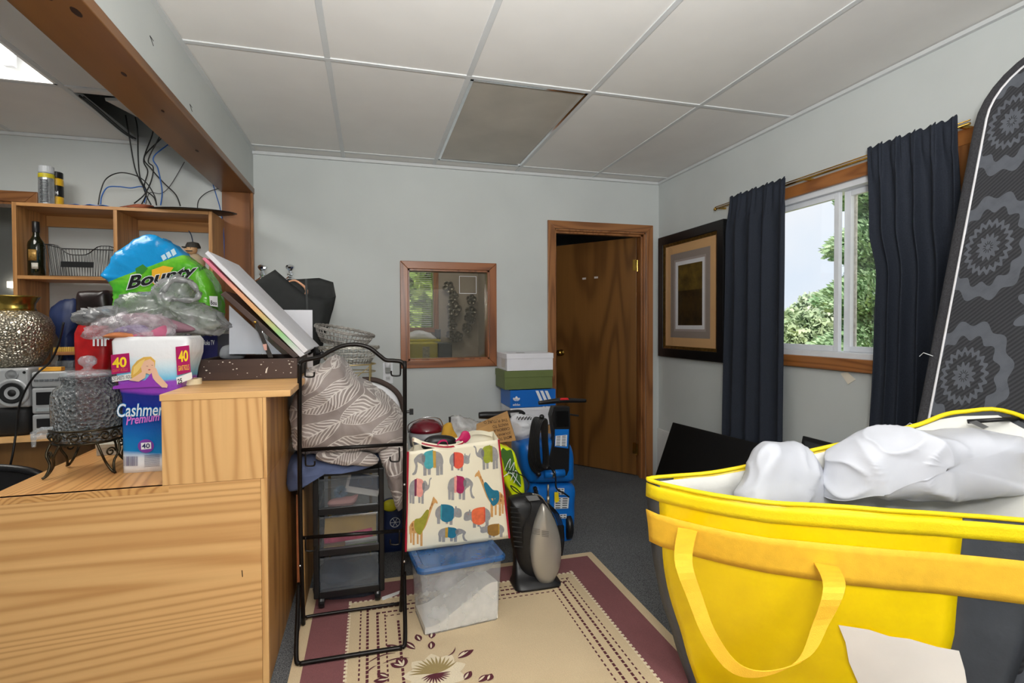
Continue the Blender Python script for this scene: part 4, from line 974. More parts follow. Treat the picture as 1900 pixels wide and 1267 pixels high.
# ------------------------------------------------------------------ office chair behind the counter
oc = thing('office_chair', 'black mesh-backed office chair between the counter and desk', 'chair', (-1.40, 2.52, 0))
cx_, cyb = -1.40, 2.40
arch = [(cx_-.20, cyb+.03, .40), (cx_-.215, cyb+.01, .55), (cx_-.17, cyb, .665), (cx_-.06, cyb-.01, .708), (cx_+.06, cyb-.01, .708), (cx_+.17, cyb, .665), (cx_+.205, cyb+.01, .55), (cx_+.19, cyb+.03, .40)]
MB().tube(catmull(arch, 6, True), .014, 10, closed=True).build('back_frame', M_black, oc, smooth=True)
g = MB(); A = catmull(arch, 6, True); ctr = sum(A, Vector())/len(A)+Vector((0, .02, 0))
g.add(A+[ctr], [(i, (i+1) % len(A), len(A)) for i in range(len(A))]); g.build('back_mesh', mat('chair_mesh', (26, 26, 28), .8, bump=.6, bs=500), oc, smooth=True)
loft(MB(), [(cx_, 2.62, .38, .22, .20), (cx_, 2.62, .41, .24, .225), (cx_, 2.62, .44, .225, .21)], 32).build('seat', mat('seat_black', (24, 24, 26), .85), oc, smooth=True)
MB().rod((cx_, 2.62, .08), (cx_, 2.62, .38), .025).build('column', M_chrome, oc)
MB().tube([(cx_, 2.44, .38), (cx_, 2.415, .45), (cx_, 2.42, .56)], .018).build('back_bar', M_black, oc)
for k in range(5):
    a = k*1.2566+.3; e = Vector((cx_+.25*math.cos(a), 2.62+.25*math.sin(a), .06))
    MB().rod((cx_, 2.62, .09), e, .02, 8, .014).build('leg', M_black, oc); MB().lathe([(.004, -.011), (.024, -.009), (.024, .009), (.004, .011)], e+Vector((0, 0, -.035)), 14, M=Matrix.Rotation(math.pi/2, 4, 'X')).build('caster', M_black, oc)

# ------------------------------------------------------------------ drink dispenser
def jarmat():
    k = NT('honeycomb_glass'); t = k.n('TexCoord'); vo = k.n('TexVoronoi'); k.l(t.outputs['Object'], vo.inputs['Vector']); vo.inputs['Scale'].default_value = 92
    k.base(lin((158, 162, 164))); k.set(Roughness=.06, Specular_IOR_Level=.9); k.bump(vo.outputs['Distance'], 1., .02)
    tr = k.n('BsdfTransparent'); tr.inputs['Color'].default_value = (.78, .82, .85, 1); mx = k.n('MixShader'); lw = k.n('LayerWeight'); lw.inputs['Blend'].default_value = .45
    f = k.math('MULTIPLY_ADD', vo.outputs['Distance'], .5, k.math('MULTIPLY_ADD', lw.outputs['Facing'], .5, .03))
    k.l(f, mx.inputs[0]); k.l(tr.outputs[0], mx.inputs[1]); k.l(k.b.outputs[0], mx.inputs[2]); k.l(mx.outputs[0], k.t.nodes['Material Output'].inputs['Surface']); return k.m
M_jar = jarmat(); M_clear = filmmat('clear_glass', (190, 200, 206), .32, .05, .3, 40, .9)
dx, dy = PY(165, 800, 2.20).x, 2.20
dp = thing('drink_dispenser', 'ribbed glass drink dispenser with tap on a scrolled iron stand', 'dispenser', (dx, dy, CLT))
jz = .838
MB().lathe([(.088, 0), (.100, .012), (.104, .04), (.106, .12), (.104, .165), (.096, .185), (.078, .200), (.074, .205), (.074, .216), (.082, .220), (.082, .226), (.072, .226), (.070, .206), (.092, .18), (.1, .16), (.1, .04), (.085, .006)], (dx, dy, jz), 40, cap=False).build('jar', M_jar, dp, smooth=True)
MB().lathe([(.06, .226), (.078, .228), (.08, .238), (.066, .246), (.02, .250), (.012, .256), (.014, .262), (.026, .272), (.028, .286), (.020, .298), (.002, .302)], (dx, dy, jz), 32).build('lid', M_clear, dp, smooth=True)
M_iron = mat('antique_iron', (62, 54, 40), .35, .8, var=.4, vs=60)
s_ = MB()
s_.tube([(dx+.098*math.cos(a), dy+.098*math.sin(a), jz-.002) for a in [k*math.pi/18 for k in range(36)]], .0045, 8, closed=True)
s_.tube([(dx+.108*math.cos(a), dy+.108*math.sin(a), jz+.045) for a in [k*math.pi/18 for k in range(36)]], .0035, 8, closed=True); s_.rod((dx-.095, dy, jz-.003), (dx+.095, dy, jz-.003), .004); s_.rod((dx, dy-.095, jz-.003), (dx, dy+.095, jz-.003), .004)
s_.build('ring', M_iron, dp, smooth=True)
def scroll(c, u, v, r0, turns, n=24):
    return [Vector(c)+Vector(u)*(r0*(1-.75*k/n)*math.cos(turns*6.283*k/n))+Vector(v)*(r0*(1-.75*k/n)*math.sin(turns*6.283*k/n)) for k in range(n+1)]
for k in range(8):
    a = k*math.pi/4+.2; u = Vector((-math.sin(a), math.cos(a), 0)); c = Vector((dx+.107*math.cos(a), dy+.107*math.sin(a), jz+.022))
    m_ = MB(); m_.tube(scroll(c+u*.016, u, (0, 0, 1), .018, 1.3), .0028, 6); m_.tube(scroll(c-u*.018, -u, (0, 0, 1), .018, 1.3), .0028, 6); m_.build('scroll', M_iron, dp, smooth=True)
for a in (-2.35, -.6, 1.0, 2.5):
    d = Vector((math.cos(a), math.sin(a), 0)); u = Vector((-math.sin(a), math.cos(a), 0)); b = Vector((dx, dy, 0))
    L = MB()
    for s in (-1, 1):
        L.tube(catmull([b+d*.098+u*.035*s+Vector((0, 0, jz-.002)), b+d*.112+u*.03*s+Vector((0, 0, .80)), b+d*.108+u*.014*s+Vector((0, 0, .765)), b+d*.122+u*.004*s+Vector((0, 0, .735)), b+d*.134+Vector((0, 0, CLT+.005))], 6), .0042, 8)
    L.tube(scroll(b+d*.112+Vector((0, 0, .800)), u, (0, 0, 1), .016, 1.4), .003, 6); L.build('leg', M_iron, dp, smooth=True)
a = -2.55; d = Vector((math.cos(a), math.sin(a), 0)); b = Vector((dx, dy, 0))
m_ = MB(); m_.rod(b+d*.10+Vector((0, 0, .868)), b+d*.155+Vector((0, 0, .868)), .010, 12); m_.rod(b+d*.148+Vector((0, 0, .885)), b+d*.148+Vector((0, 0, .835)), .009, 12, .006)
m_.tube([b+d*.148+Vector((0, 0, .885)), b+d*.14+Vector((.02, -.01, .897)), b+d*.13+Vector((.045, -.02, .897))], .006, 8); m_.build('tap', M_clear, dp, smooth=True)
wb_ = thing('small_box', 'small pale box lying behind the drink dispenser', 'box', (-1.0, 2.5, CLT)); MB().box(-1.07, -.95, 2.44, 2.56, CLT, CLT+.04).build('box_body', mat('pale_card', (196, 190, 176), .6), wb_, bevel=.002); MB().box(-1.072, -.948, 2.438, 2.562, CLT+.03, CLT+.046).build('lid', mat('pale_card2', (212, 206, 190), .6), wb_, bevel=.002)

# ------------------------------------------------------------------ toilet paper pack
TY = 2.118
def packmat():
    k = NT('tissue_wrap'); t = k.n('TexCoord'); sp = k.n('SeparateXYZ'); k.l(t.outputs['Object'], sp.inputs[0]); nz_ = k.noise(t.outputs['Object'], 9, 3)
    w_ = k.math('MULTIPLY', k.math('SINE', k.math('MULTIPLY_ADD', sp.outputs[0], 16., 1.0)), .012)
    z = k.math('DIVIDE', k.math('ADD', k.math('ADD', sp.outputs[2], w_), k.math('MULTIPLY_ADD', nz_, .02, -.01)), .49)
    c = k.ramp(z, [(.0, lin((238, 240, 244))), (.115, lin((226, 234, 242))), (.16, lin((24, 130, 196))), (.33, lin((20, 92, 176))), (.47, lin((20, 44, 140))), (.575, lin((28, 40, 128))), (.60, lin((150, 66, 186))), (.68, lin((158, 80, 196))), (.70, lin((110, 196, 232))), (.80, lin((214, 236, 246))), (.86, lin((240, 241, 244)))])
    k.base(c); k.set(Roughness=.22); k.bump(k.noise(t.outputs['Object'], 30, 4), .35, .006); return k.m
pk = thing('toilet_paper_pack', 'tall plastic-wrapped toilet paper pack on the counter', 'toilet paper', (-.762, 2.22, CLT))
lv = [(-.7625, .098, 0), (-.7625, .0975, .03), (-.7625, .0975, .27), (-.7665, .102, .30), (-.766, .112, .36), (-.762, .126, .42), (-.762, .128, .47), (-.762, .118, .485)]
def scal(a):
    c, s = math.cos(a), math.sin(a); u = math.copysign(abs(c)**.25, c); v = math.copysign(abs(s)**.25, s)
    return u*(1-.03*abs(math.sin(v*3.14*1.0))), v*(1-.035*abs(math.cos(u*3.1416*1.5)))
m_ = MB(); loft(m_, [(cx, 2.22, CLT+z, hw, .100 if z < .48 else .09) for cx, hw, z in lv], 96, scal); m_.build('wrap', packmat(), pk, smooth=True)
def tq(x0, y0, x1, y1, off=0): return quadmap(PY(x0, y0, TY-off), PY(x1, y0, TY-off), PY(x1, y1, TY-off), PY(x0, y1, TY-off))
def pz(x, y): return PY(x/3.335, 540+y/3.335, TY)
def shape(name, pts, col, off, par, mapper=pz, rough=.4):
    m = mat('print_%d_%d_%d' % col, col, rough, var=.04)
    MB().poly([mapper(*p)+Vector((0, -off, 0)) for p in pts]).build(name, m, par)
shape('printed_badge', [(686, 395), (800, 383), (808, 500), (692, 515)], (176, 18, 96), .001, pk)
shape('printed_tag', [(692, 530), (822, 508), (826, 545), (696, 562)], (240, 238, 236), .0012, pk)
b_ = MB(); textquad(b_, '40', quadmap(pz(695, 412), pz(785, 405), pz(785, 470), pz(698, 478), .002), 0, 1, 0, 1, offset=.03); b_.build('lettering', mat('print_yellow', (250, 216, 40), .4), pk)
b_ = MB(); textquad(b_, 'GIANT ROLLS', quadmap(pz(698, 484), pz(790, 475), pz(790, 493), pz(698, 502), .002), 0, 1, 0, 1); b_.build('lettering', mat('print_orange', (230, 120, 60), .4), pk)
b_ = MB(); textquad(b_, '250 SHEETS / ROLL', quadmap(pz(697, 530), pz(818, 516), pz(818, 538), pz(697, 556), .0025), 0, 1, 0, 1, offset=.01); b_.build('lettering', mat('print_black', (20, 20, 30), .5), pk)
shape('printed_badge', [(1088, 345), (1172, 335), (1182, 500), (1098, 520)], (176, 18, 96), .003, pk)
shape('printed_tag', [(1092, 535), (1188, 500), (1192, 540), (1098, 578)], (240, 238, 236), .003, pk)
b_ = MB(); textquad(b_, '40', quadmap(pz(1105, 372), pz(1165, 362), pz(1168, 432), pz(1108, 442), .0045), 0, 1, 0, 1, offset=.03); textquad(b_, 'GIANT ROLLS', quadmap(pz(1105, 462), pz(1172, 452), pz(1174, 485), pz(1107, 495), .0045), 0, 1, 0, 1); b_.build('lettering', mat('print_yellow', (250, 216, 40), .4), pk)
b_ = MB(); textquad(b_, '25', quadmap(pz(1100, 545), pz(1128, 536), pz(1130, 566), pz(1102, 576), .0045), 0, 1, 0, 1, offset=.02); b_.build('lettering', mat('print_black', (20, 20, 30), .5), pk)
# printed picture of a resting woman
shape('printed_hair', [(812, 500), (820, 465), (850, 430), (890, 408), (935, 405), (962, 430), (960, 470), (935, 500), (880, 520), (840, 545), (815, 540)], (226, 180, 84), .0016, pk)
shape('printed_skin', [(872, 462), (895, 432), (930, 420), (955, 440), (958, 470), (968, 478), (985, 520), (1040, 580), (1035, 598), (1005, 596), (965, 560), (935, 520), (905, 505), (900, 535), (860, 560), (800, 552), (850, 520), (880, 500)], (236, 190, 160), .0024, pk)
shape('printed_cloth', [(700, 590), (760, 575), (860, 562), (900, 552), (940, 505), (948, 540), (975, 572), (1005, 596), (960, 592), (820, 600), (700, 606)], (150, 62, 180), .0030, pk)
shape('printed_lips', [(916, 486), (926, 482), (936, 485), (926, 491)], (196, 84, 88), .0031, pk)
shape('printed_eye', [(905, 462), (914, 466), (922, 464), (914, 463)], (110, 70, 50), .0031, pk); shape('printed_eye', [(936, 456), (944, 460), (952, 457), (944, 457)], (110, 70, 50), .0031, pk)
shape('printed_hair', [(830, 470), (870, 432), (900, 420), (880, 462), (852, 500), (826, 520)], (242, 208, 120), .0032, pk)
b_ = MB(); textquad(b_, 'Cashmere', quadmap(pz(724, 694), pz(1050, 690), pz(1050, 770), pz(724, 782), .002), 0, 1, 0, 1, offset=.035, shear=.15); b_.build('lettering', mat('print_cyan', (40, 150, 210), .4), pk)
b_ = MB(); textquad(b_, 'Cashmere', quadmap(pz(727, 697), pz(1047, 693), pz(1047, 767), pz(727, 779), .003), 0, 1, 0, 1, offset=.005, shear=.15); b_.build('lettering', M_white, pk)
b_ = MB(); textquad(b_, 'Premium', quadmap(pz(782, 770), pz(988, 750), pz(988, 800), pz(782, 830), .002), 0, 1, 0, 1, offset=.02, shear=.2); b_.build('lettering', mat('print_violet', (206, 120, 214), .4), pk)
shape('printed_roundel', [(904+50*math.cos(k*.3), 958+42*math.sin(k*.3)) for k in range(21)], (120, 60, 160), .002, pk)
shape('printed_tag', [(874, 938), (936, 934), (938, 974), (876, 980)], (236, 238, 242), .0026, pk)
b_ = MB(); textquad(b_, '40', quadmap(pz(880, 942), pz(930, 940), pz(930, 970), pz(880, 974), .0035), 0, 1, 0, 1, offset=.02); b_.build('lettering', mat('print_navy', (24, 30, 90), .5), pk)
b_ = MB(); R_ = random.Random(2); xx = 765
while xx < 852:
    w_ = R_.choice((2, 3, 5)); b_.poly([pz(xx, 1022)+Vector((0, -.002, 0)), pz(xx+w_, 1021)+Vector((0, -.002, 0)), pz(xx+w_, 1080)+Vector((0, -.002, 0)), pz(xx, 1082)+Vector((0, -.002, 0))]); xx += w_+R_.choice((3, 4))
for y in range(1015, 1090, 7): b_.poly([pz(895, y)+Vector((0, -.002, 0)), pz(990, y-6)+Vector((0, -.002, 0)), pz(990, y-4)+Vector((0, -.002, 0)), pz(895, y+2)+Vector((0, -.002, 0))])
b_.build('barcode', mat('print_bar', (60, 64, 110), .5), pk)
# ---- plastic bags heaped on it
M_clearbag = filmmat('clear_bag_film', (206, 200, 206), .38, .15, .35, 30, .9); M_greybag = filmmat('grey_bag_film', (152, 154, 156), .62, .18, .3, 22, .9)
cb = thing('clear_plastic_bag', 'clear plastic bag of purple and orange cloths on the toilet paper', 'bag', (-.82, 2.22, 1.208))
MB().soft([PY(a, b, 2.21) for a, b in ((158, 624), (172, 604), (205, 590), (262, 582), (306, 592), (322, 612), (312, 628), (250, 630))], 2.13, 2.30, p=2.2, rings=26, sub=8, amp=.010, fs=18, fold=.016).build('film', M_clearbag, cb, smooth=True)
for k, (px, c, d) in enumerate(((((215, 622), (222, 608), (262, 602), (280, 614), (262, 624)), (112, 88, 150), 0), (((232, 627), (262, 618), (300, 612), (312, 604), (314, 622), (290, 627)), (186, 98, 128), -.02), (((205, 625), (225, 616), (262, 620), (255, 627)), (206, 128, 80), -.04))):
    MB().soft([PY(a, b, 2.21) for a, b in px], 2.16+d, 2.25+d, p=2.2, amp=.004, rings=10).build('cloth', mat('bag_cloth_%d' % k, c, .8, var=.2), cb, smooth=True)
gb = thing('grey_plastic_bag', 'knotted grey plastic shopping bag heaped above the toilet paper', 'bag', (-.77, 2.40, 1.21))
MB().soft([PY(a, b, 2.40) for a, b in ((206, 608), (206, 575), (214, 552), (240, 543), (283, 540), (300, 524), (325, 516), (352, 522), (364, 540), (368, 556), (385, 566), (400, 580), (414, 602), (400, 616), (372, 621), (330, 614), (270, 610))], 2.31, 2.52, p=2.2, rings=34, sub=8, amp=.010, fs=8, fold=.03, seed=3).build('film', M_greybag, gb, smooth=True)
MB().tube(catmull([PY(a, b, 2.33) for a, b in ((300, 545), (322, 520), (352, 524), (368, 544), (360, 556), (330, 556), (308, 552))], 6, True), [.010+.003*math.sin(k) for k in range(42)], 8, closed=True).build('handle_loop', M_greybag, gb, smooth=True)
MB().soft([PY(a, b, 2.38) for a, b in ((240, 585), (290, 582), (340, 596), (372, 612), (330, 618), (260, 606))], 2.27, 2.36, p=2.2, amp=.006).build('mauve_contents', mat('mauve', (140, 104, 116), .7, var=.2), gb, smooth=True)
soft('grey_plastic_bag', 'pale grey plastic bag spilling over beside the red foil bag', 'bag', ((137, 594), (146, 580), (168, 572), (205, 568), (236, 572), (240, 586), (210, 596), (170, 600)), 2.62, 2.54, 2.72, M_greybag, p=2.2, rings=24, sub=8, amp=.010, fs=14, fold=.02, seed=9) if 0 else None
MB().soft([PY(a, b, 2.42) for a, b in ((137, 594), (146, 580), (168, 573), (200, 570), (222, 574), (226, 588), (200, 597), (165, 600))], 2.35, 2.50, p=2.2, rings=24, sub=8, amp=.008, fs=14, fold=.018, seed=9).build('bag_tail', M_greybag, gb, smooth=True)
# ---- television carton and paper towels behind
rk = thing('tv_carton', 'navy television carton standing behind the paint case', 'box', (-.85, 2.75, CLT))
MB().box(-1.02, -.667, 2.60, 2.87, CLT+.001, 1.205).build('carton', mat('navy_card', (26, 26, 84), .4), rk, bevel=.002)
MB().box(-1.021, -.666, 2.599, 2.871, 1.206, 1.228).build('white_top', M_white, rk, bevel=.001)
c0 = PY(373, 632, 2.598)
q = quadmap((-.725, 2.5985, 1.190), (-.672, 2.5985, 1.190), (-.672, 2.5985, 1.168), (-.725, 2.5985, 1.168), .001)
q = quadmap(PY(378, 631, 2.5975), PY(398, 631, 2.5975), PY(398, 640, 2.5975), PY(378, 640, 2.5975), .001)
b_ = MB(); textquad(b_, 'Roku TV', q, 0, 1, 0, 1, offset=.015); b_.build('lettering', M_white, rk)
BY = 2.62
def pb(x, y, d=BY): return PY(180+x/4.223, 420+y/4.223, d)
def bountymat(org):
    k = NT('towel_wrap'); t = k.n('TexCoord'); sp = k.n('SeparateXYZ'); k.l(t.outputs['Object'], sp.inputs[0])
    a, b = pb(120, 420)-org, pb(690, 212)-org; sl = (b.z-a.z)/(b.x-a.x)
    f = k.math('GREATER_THAN', k.math('SUBTRACT', sp.outputs[2], k.math('MULTIPLY', sp.outputs[0], sl)), a.z-sl*a.x)
    n1 = k.noise(t.outputs['Object'], 14, 3); e = pb(800, 400)-org
    side = k.math('GREATER_THAN', sp.outputs[0], e.x)
    grn = k.ramp(n1, [(.35, lin((70, 170, 40))), (.65, lin((132, 214, 60)))])
    c = k.mix(f, grn, lin((24, 148, 214))); k.base(k.mix(side, c, lin((108, 206, 52)))); k.set(Roughness=.2); k.bump(k.noise(t.outputs['Object'], 34, 4), .4, .008); return k.m
bo = thing('paper_towel_pack', 'green and blue paper towel pack leaning on the television carton', 'paper towels', (-.87, 2.74, 1.2295))
MB().soft([pb(x, y, 2.72) for x, y in ((90, 390), (150, 300), (190, 235), (330, 130), (490, 88), (560, 120), (700, 220), (850, 330), (930, 440), (965, 560), (970, 700), (965, 800), (800, 812), (500, 812), (260, 800), (190, 650), (180, 520), (140, 440))], 2.615, 2.83, p=7, rings=30, sub=8, amp=.007, fs=12, fold=.008).build('wrap', bountymat(Vector((-.87, 2.74, 1.2295))), bo, smooth=True)
def pbo(x, y): return pb(x, y, 2.598)
shape('printed_burst', [(430, 340), (520, 308), (600, 322), (560, 380), (500, 420), (470, 470), (430, 440)], (236, 176, 44), .0005, bo, pbo)
shape('printed_leaf', [(300, 330), (360, 296), (400, 330), (360, 372), (310, 380)], (52, 132, 44), .0006, bo, pbo)
for k in range(3): shape('printed_stripe', [(500+k*38, 232-k*22), (528+k*38, 216-k*22), (548+k*38, 250-k*18), (520+k*38, 270-k*18)], (200, 226, 238), .0008, bo, pbo)
qa = quadmap(pbo(238, 392), pbo(785, 300), pbo(785, 402), pbo(238, 524), .001)
b_ = MB(); textquad(b_, 'Bounty', qa, -.02, 1.02, -.06, 1.06, offset=.055, shear=.25); b_.build('lettering', M_white, bo)
b_ = MB(); textquad(b_, 'Bounty', quadmap(pbo(238, 392), pbo(785, 300), pbo(785, 402), pbo(238, 524), .003), 0, 1, 0, 1, offset=.03, shear=.25); b_.build('lettering', M_black, bo)
b_ = MB(); textquad(b_, 'Bounty', quadmap(pbo(800, 325), pbo(850, 300), pbo(856, 335), pbo(806, 358), .002), 0, 1, 0, 1, offset=.03); b_.build('lettering', M_black, bo)
shape('printed_tag', [(880, 545), (945, 548), (948, 632), (888, 622)], (238, 240, 240), .002, bo, pbo)
b_ = MB(); textquad(b_, 'Bou', quadmap(pbo(892, 580), pbo(940, 584), pbo(940, 618), pbo(892, 612), .004), 0, 1, 0, 1, offset=.02); b_.build('lettering', M_black, bo)

# ------------------------------------------------------------------ paint case with canvases on the raised top
M_case = wood('dark_stained', (74, 54, 46), (38, 26, 22), 'X', 8, 5, .08, .45, seed=11)
cs = thing('paint_case', 'dark stained wooden paint case propped open on the raised counter', 'art case', (-.48, 2.5, CRT))
cx0, cx1, cy0, cy1, cz0, cz1 = -.672, -.300, 2.34, 2.70, CRT+.0005, 1.107
MB().box(cx0, cx1, cy0, cy0+.012, cz0, cz1).build('case_side', M_case, cs, bevel=.002); MB().box(cx0, cx1, cy1-.012, cy1, cz0, cz1).build('case_side', M_case, cs, bevel=.002)
MB().box(cx0, cx0+.012, cy0+.0125, cy1-.0125, cz0, cz1).build('case_end', M_case, cs, bevel=.002); MB().box(cx1-.012, cx1, cy0+.0125, cy1-.0125, cz0, cz1).build('case_end', M_case, cs, bevel=.002)
MB().box(cx0+.0125, cx1-.0125, cy0+.0125, cy1-.0125, cz0, cz0+.006).build('case_floor', M_case, cs)
R_ = random.Random(5); sp_ = MB()
for k in range(26):
    x, z, s = R_.uniform(cx0+.02, cx1-.01), R_.uniform(cz0+.01, cz1-.006), R_.uniform(.0008, .003)
    sp_.poly([(x+s*1.5*math.cos(a), cy0-.0006, z+s*math.sin(a)) for a in (0, 1.2, 2.4, 3.6, 4.8)])
q = PY(492, 692, cy0-.0007); sp_.poly([(q.x, q.y, q.z), (q.x+.004, q.y, q.z+.018), (q.x+.012, q.y, q.z+.026), (q.x+.008, q.y, q.z+.012), (q.x+.006, q.y, q.z)])
sp_.build('paint_spots', mat('paint_spot', (226, 220, 206), .6), cs)
def p4(x, y, d=2.36): return PY(380+x/4.526, 440+y/4.526, d)
def slant(name, pts, y0, y1, m, par, **kw): return MB().prism([PY(380+x/4.526, 440+y/4.526, y0) for x, y in pts], (0, y1-y0, 0)).build(name, m, par, **kw)
slant('lid', [(130, 480), (170, 452), (790, 1000), (745, 1018)], 2.355, 2.64, M_case, cs, bevel=.002)
MB().prism([p4(418, 712, 2.35), p4(440, 705, 2.35), p4(578, 1010, 2.35), p4(535, 1012, 2.35)], (0, -.006, 0)).build('lid_stay', mat('stay_metal', (48, 44, 42), .5, .4), cs, bevel=.001)
b_ = MB(); disc(b_, (p4(421, 714, 2.34).x, p4(421, 714, 2.34).z), .006, 2.343, [(.001, .003), (.005, .002), (.006, -.002)]); b_.build('screw', M_brass, cs, smooth=True)
b_ = MB().prism([p4(485, 900, 2.343), p4(520, 895, 2.343), p4(522, 950, 2.343), p4(500, 948, 2.343)], (0, -.001, 0)); b_.build('pink_scrap', mat('pink_scrap', (206, 160, 150), .7), cs)
def paintedge():
    k = NT('painted_panel'); t = k.n('TexCoord'); sp = k.n('SeparateXYZ'); k.l(t.outputs['Object'], sp.inputs[0])
    f = k.math('DIVIDE', sp.outputs[2], .44)
    k.base(k.ramp(f, [(.05, lin((214, 216, 222))), (.22, lin((150, 206, 140))), (.45, lin((226, 178, 120))), (.65, lin((226, 160, 130))), (.8, lin((214, 120, 140))), (1., lin((226, 120, 150)))])); k.set(Roughness=.6); return k.m
o = slant('art_panel', [(-25, 180), (0, 168), (840, 985), (800, 1008)], 2.352, 2.70, paintedge(), None, bevel=.002); tag(o, 'painted panel with pink, orange and green edge resting on the case lid', 'art panel')
cv = thing('canvas', 'large white stretched canvas slanting down over the paint case', 'canvas', tuple(PY(560, 655, 2.6)))
M_canv = mat('canvas_white', (226, 226, 232), .8, var=.03, bump=.15, bs=500)
slant('stretched_cloth', [(-2, 138), (25, 112), (868, 950), (832, 975)], 2.352, 2.86, M_canv, cv, bevel=.003)
o = MB().prism([PY(425, 566, 2.46), PY(425, 657, 2.46), PY(523, 657, 2.46)], (0, .008, 0)).build('canvas_offcut', mat('pale_board', (206, 212, 222), .7, var=.03), None, bevel=.001); tag(o, 'pale triangular board standing inside the open paint case', 'board')
o = MB().box(PY(497, 600, 2.9).x, PY(580, 600, 2.9).x, 2.895, 2.905, CRT+.001, PY(560, 575, 2.9).z).build('white_board', M_canv, None, bevel=.001); tag(o, 'upright white board between the canvas and black tote', 'board')
b_ = MB().tube([p4(840, 960, 2.50), p4(960, 990, 2.50), p4(985, 1000, 2.46)], .010, 10).box(*[0]*6) if 0 else MB().tube(catmull([p4(870, 975, 2.62), p4(930, 940, 2.60), p4(950, 985, 2.58), p4(990, 975, 2.56)], 5), .011, 10)
tag(b_.build('black_clamp', M_black, None, smooth=True), 'short black clip at the lower end of the slanting canvas', 'clip')
# small grey cloth in the case, tape roll in front
soft('folded_rag', 'folded pale grey rag inside the paint case', 'cloth', ((411, 664), (412, 645), (428, 639), (450, 642), (452, 664)), 2.56, 2.52, 2.60, mat('rag', (168, 172, 178), .85), p=2.5, amp=.004)
tp_ = PZ(349, 714, CRT); tr_ = thing('tape_roll', 'roll of cream packing tape on the raised counter corner', 'tape', (tp_.x, tp_.y+.02, CRT))
MB().lathe([(.030, .0005), (.040, .0005), (.040, .022), (.030, .022), (.030, .0005)], (tp_.x, tp_.y+.02, CRT), 32, cap=False).build('tape', mat('cream_tape', (236, 222, 186), .3, var=.03), tr_, smooth=False)
MB().lathe([(.027, .0008), (.0298, .0008), (.0298, .0215), (.027, .0215), (.027, .0008)], (tp_.x, tp_.y+.02, CRT), 32, cap=False).build('core', mat('card_core', (190, 150, 100), .8), tr_)

# ------------------------------------------------------------------ black tote, chrome stand, wire baskets, outlet
tt = thing('tote_bag', 'black cloth tote bag slumped open behind the white canvas', 'bag', (-.40, 3.03, CRT))
M_tote = mat('black_cloth', (34, 36, 36), .75, var=.15, vs=20, bump=.3, bs=200)
rimT = [p4(430, 370, 2.96), p4(590, 272, 2.96), p4(720, 385, 2.97), p4(850, 490, 2.98), p4(1000, 520, 3.0), p4(1100, 497, 3.06), p4(1078, 378, 3.10), p4(960, 342, 3.14), p4(800, 352, 3.17), p4(560, 362, 3.17)]
botT = [(-.47, 2.97), (-.42, 2.965), (-.37, 2.965), (-.32, 2.97), (-.285, 2.975), (-.275, 3.01), (-.28, 3.06), (-.30, 3.10), (-.37, 3.12), (-.45, 3.10)]
g = MB(); nt_ = len(rimT)
g.grid(nt_*4, 12, lambda u, v: (lambda q: (lambda i, k: (rimT[i % nt_].lerp(rimT[(i+1) % nt_], k)).lerp(Vector((*botT[i % nt_], CRT+.002)).lerp(Vector((*botT[(i+1) % nt_], CRT+.002)), k), v)+noise.noise_vector(Vector((u*9, v*4, 1)))*.012*math.sin(math.pi*v))(int(q), q-int(q)))(u*nt_), wrap=True)
g.build('cloth_body', M_tote, tt, smooth=True, solid=.002)
MB().poly([(x, y, CRT+.002) for x, y in botT]).build('base', M_tote, tt)
MB().ribbon([p4(850, 350, 2.965), p4(855, 490, 2.962), p4(860, 600, 2.962), p4(862, 720, 2.965)], Vector((.011, 0, 0)), .002).build('strap', mat('strap_grey', (58, 60, 60), .8), tt)
o = MB().tube(catmull([p4(700, 375, 3.06), p4(760, 365, 3.05), p4(830, 410, 3.04), p4(855, 450, 3.04), p4(850, 480, 3.04)], 6), [.004+.005*(k/24) for k in range(25)], 8).build('coat_hanger', mat('peach_plastic', (224, 166, 130), .45), None, smooth=True); tag(o, 'peach plastic hanger poking out of the black tote', 'hanger')
ch = thing('chrome_stand', 'chrome metal stand with two faceted finials behind the black tote', 'stand', (-.535, 3.36, 0))
for px in (487, 538):
    p = PY(px, 490, 3.36); zt_ = p.z
    MB().lathe([(.075, -.125), (.055, -.105), (.030, -.090), (.016, -.078), (.010, -.070), (.018, -.064), (.018, -.058), (.010, -.052), (.010, -.042), (.022, -.028), (.027, -.018), (.022, -.008), (.005, 0)], (p.x, 3.36, zt_), 10).build('finial', M_chrome, ch)
    MB().rod((p.x, 3.36, .001), (p.x, 3.36, zt_-.12), .011, 12).build('post', M_chrome, ch, smooth=True)
pa, pb_ = PY(487, 490, 3.36), PY(538, 490, 3.36)
MB().rod((pa.x, 3.36, 1.25), (pb_.x, 3.36, 1.25), .007).rod((pa.x, 3.36, .2), (pb_.x, 3.36, .2), .007).build('crossbar', M_chrome, ch, smooth=True)
MB().box(pa.x-.08, pa.x+.08, 3.30, 3.42, 0, .012).box(pb_.x-.05, pb_.x+.08, 3.30, 3.42, 0, .012).build('foot', M_chrome, ch, bevel=.002)
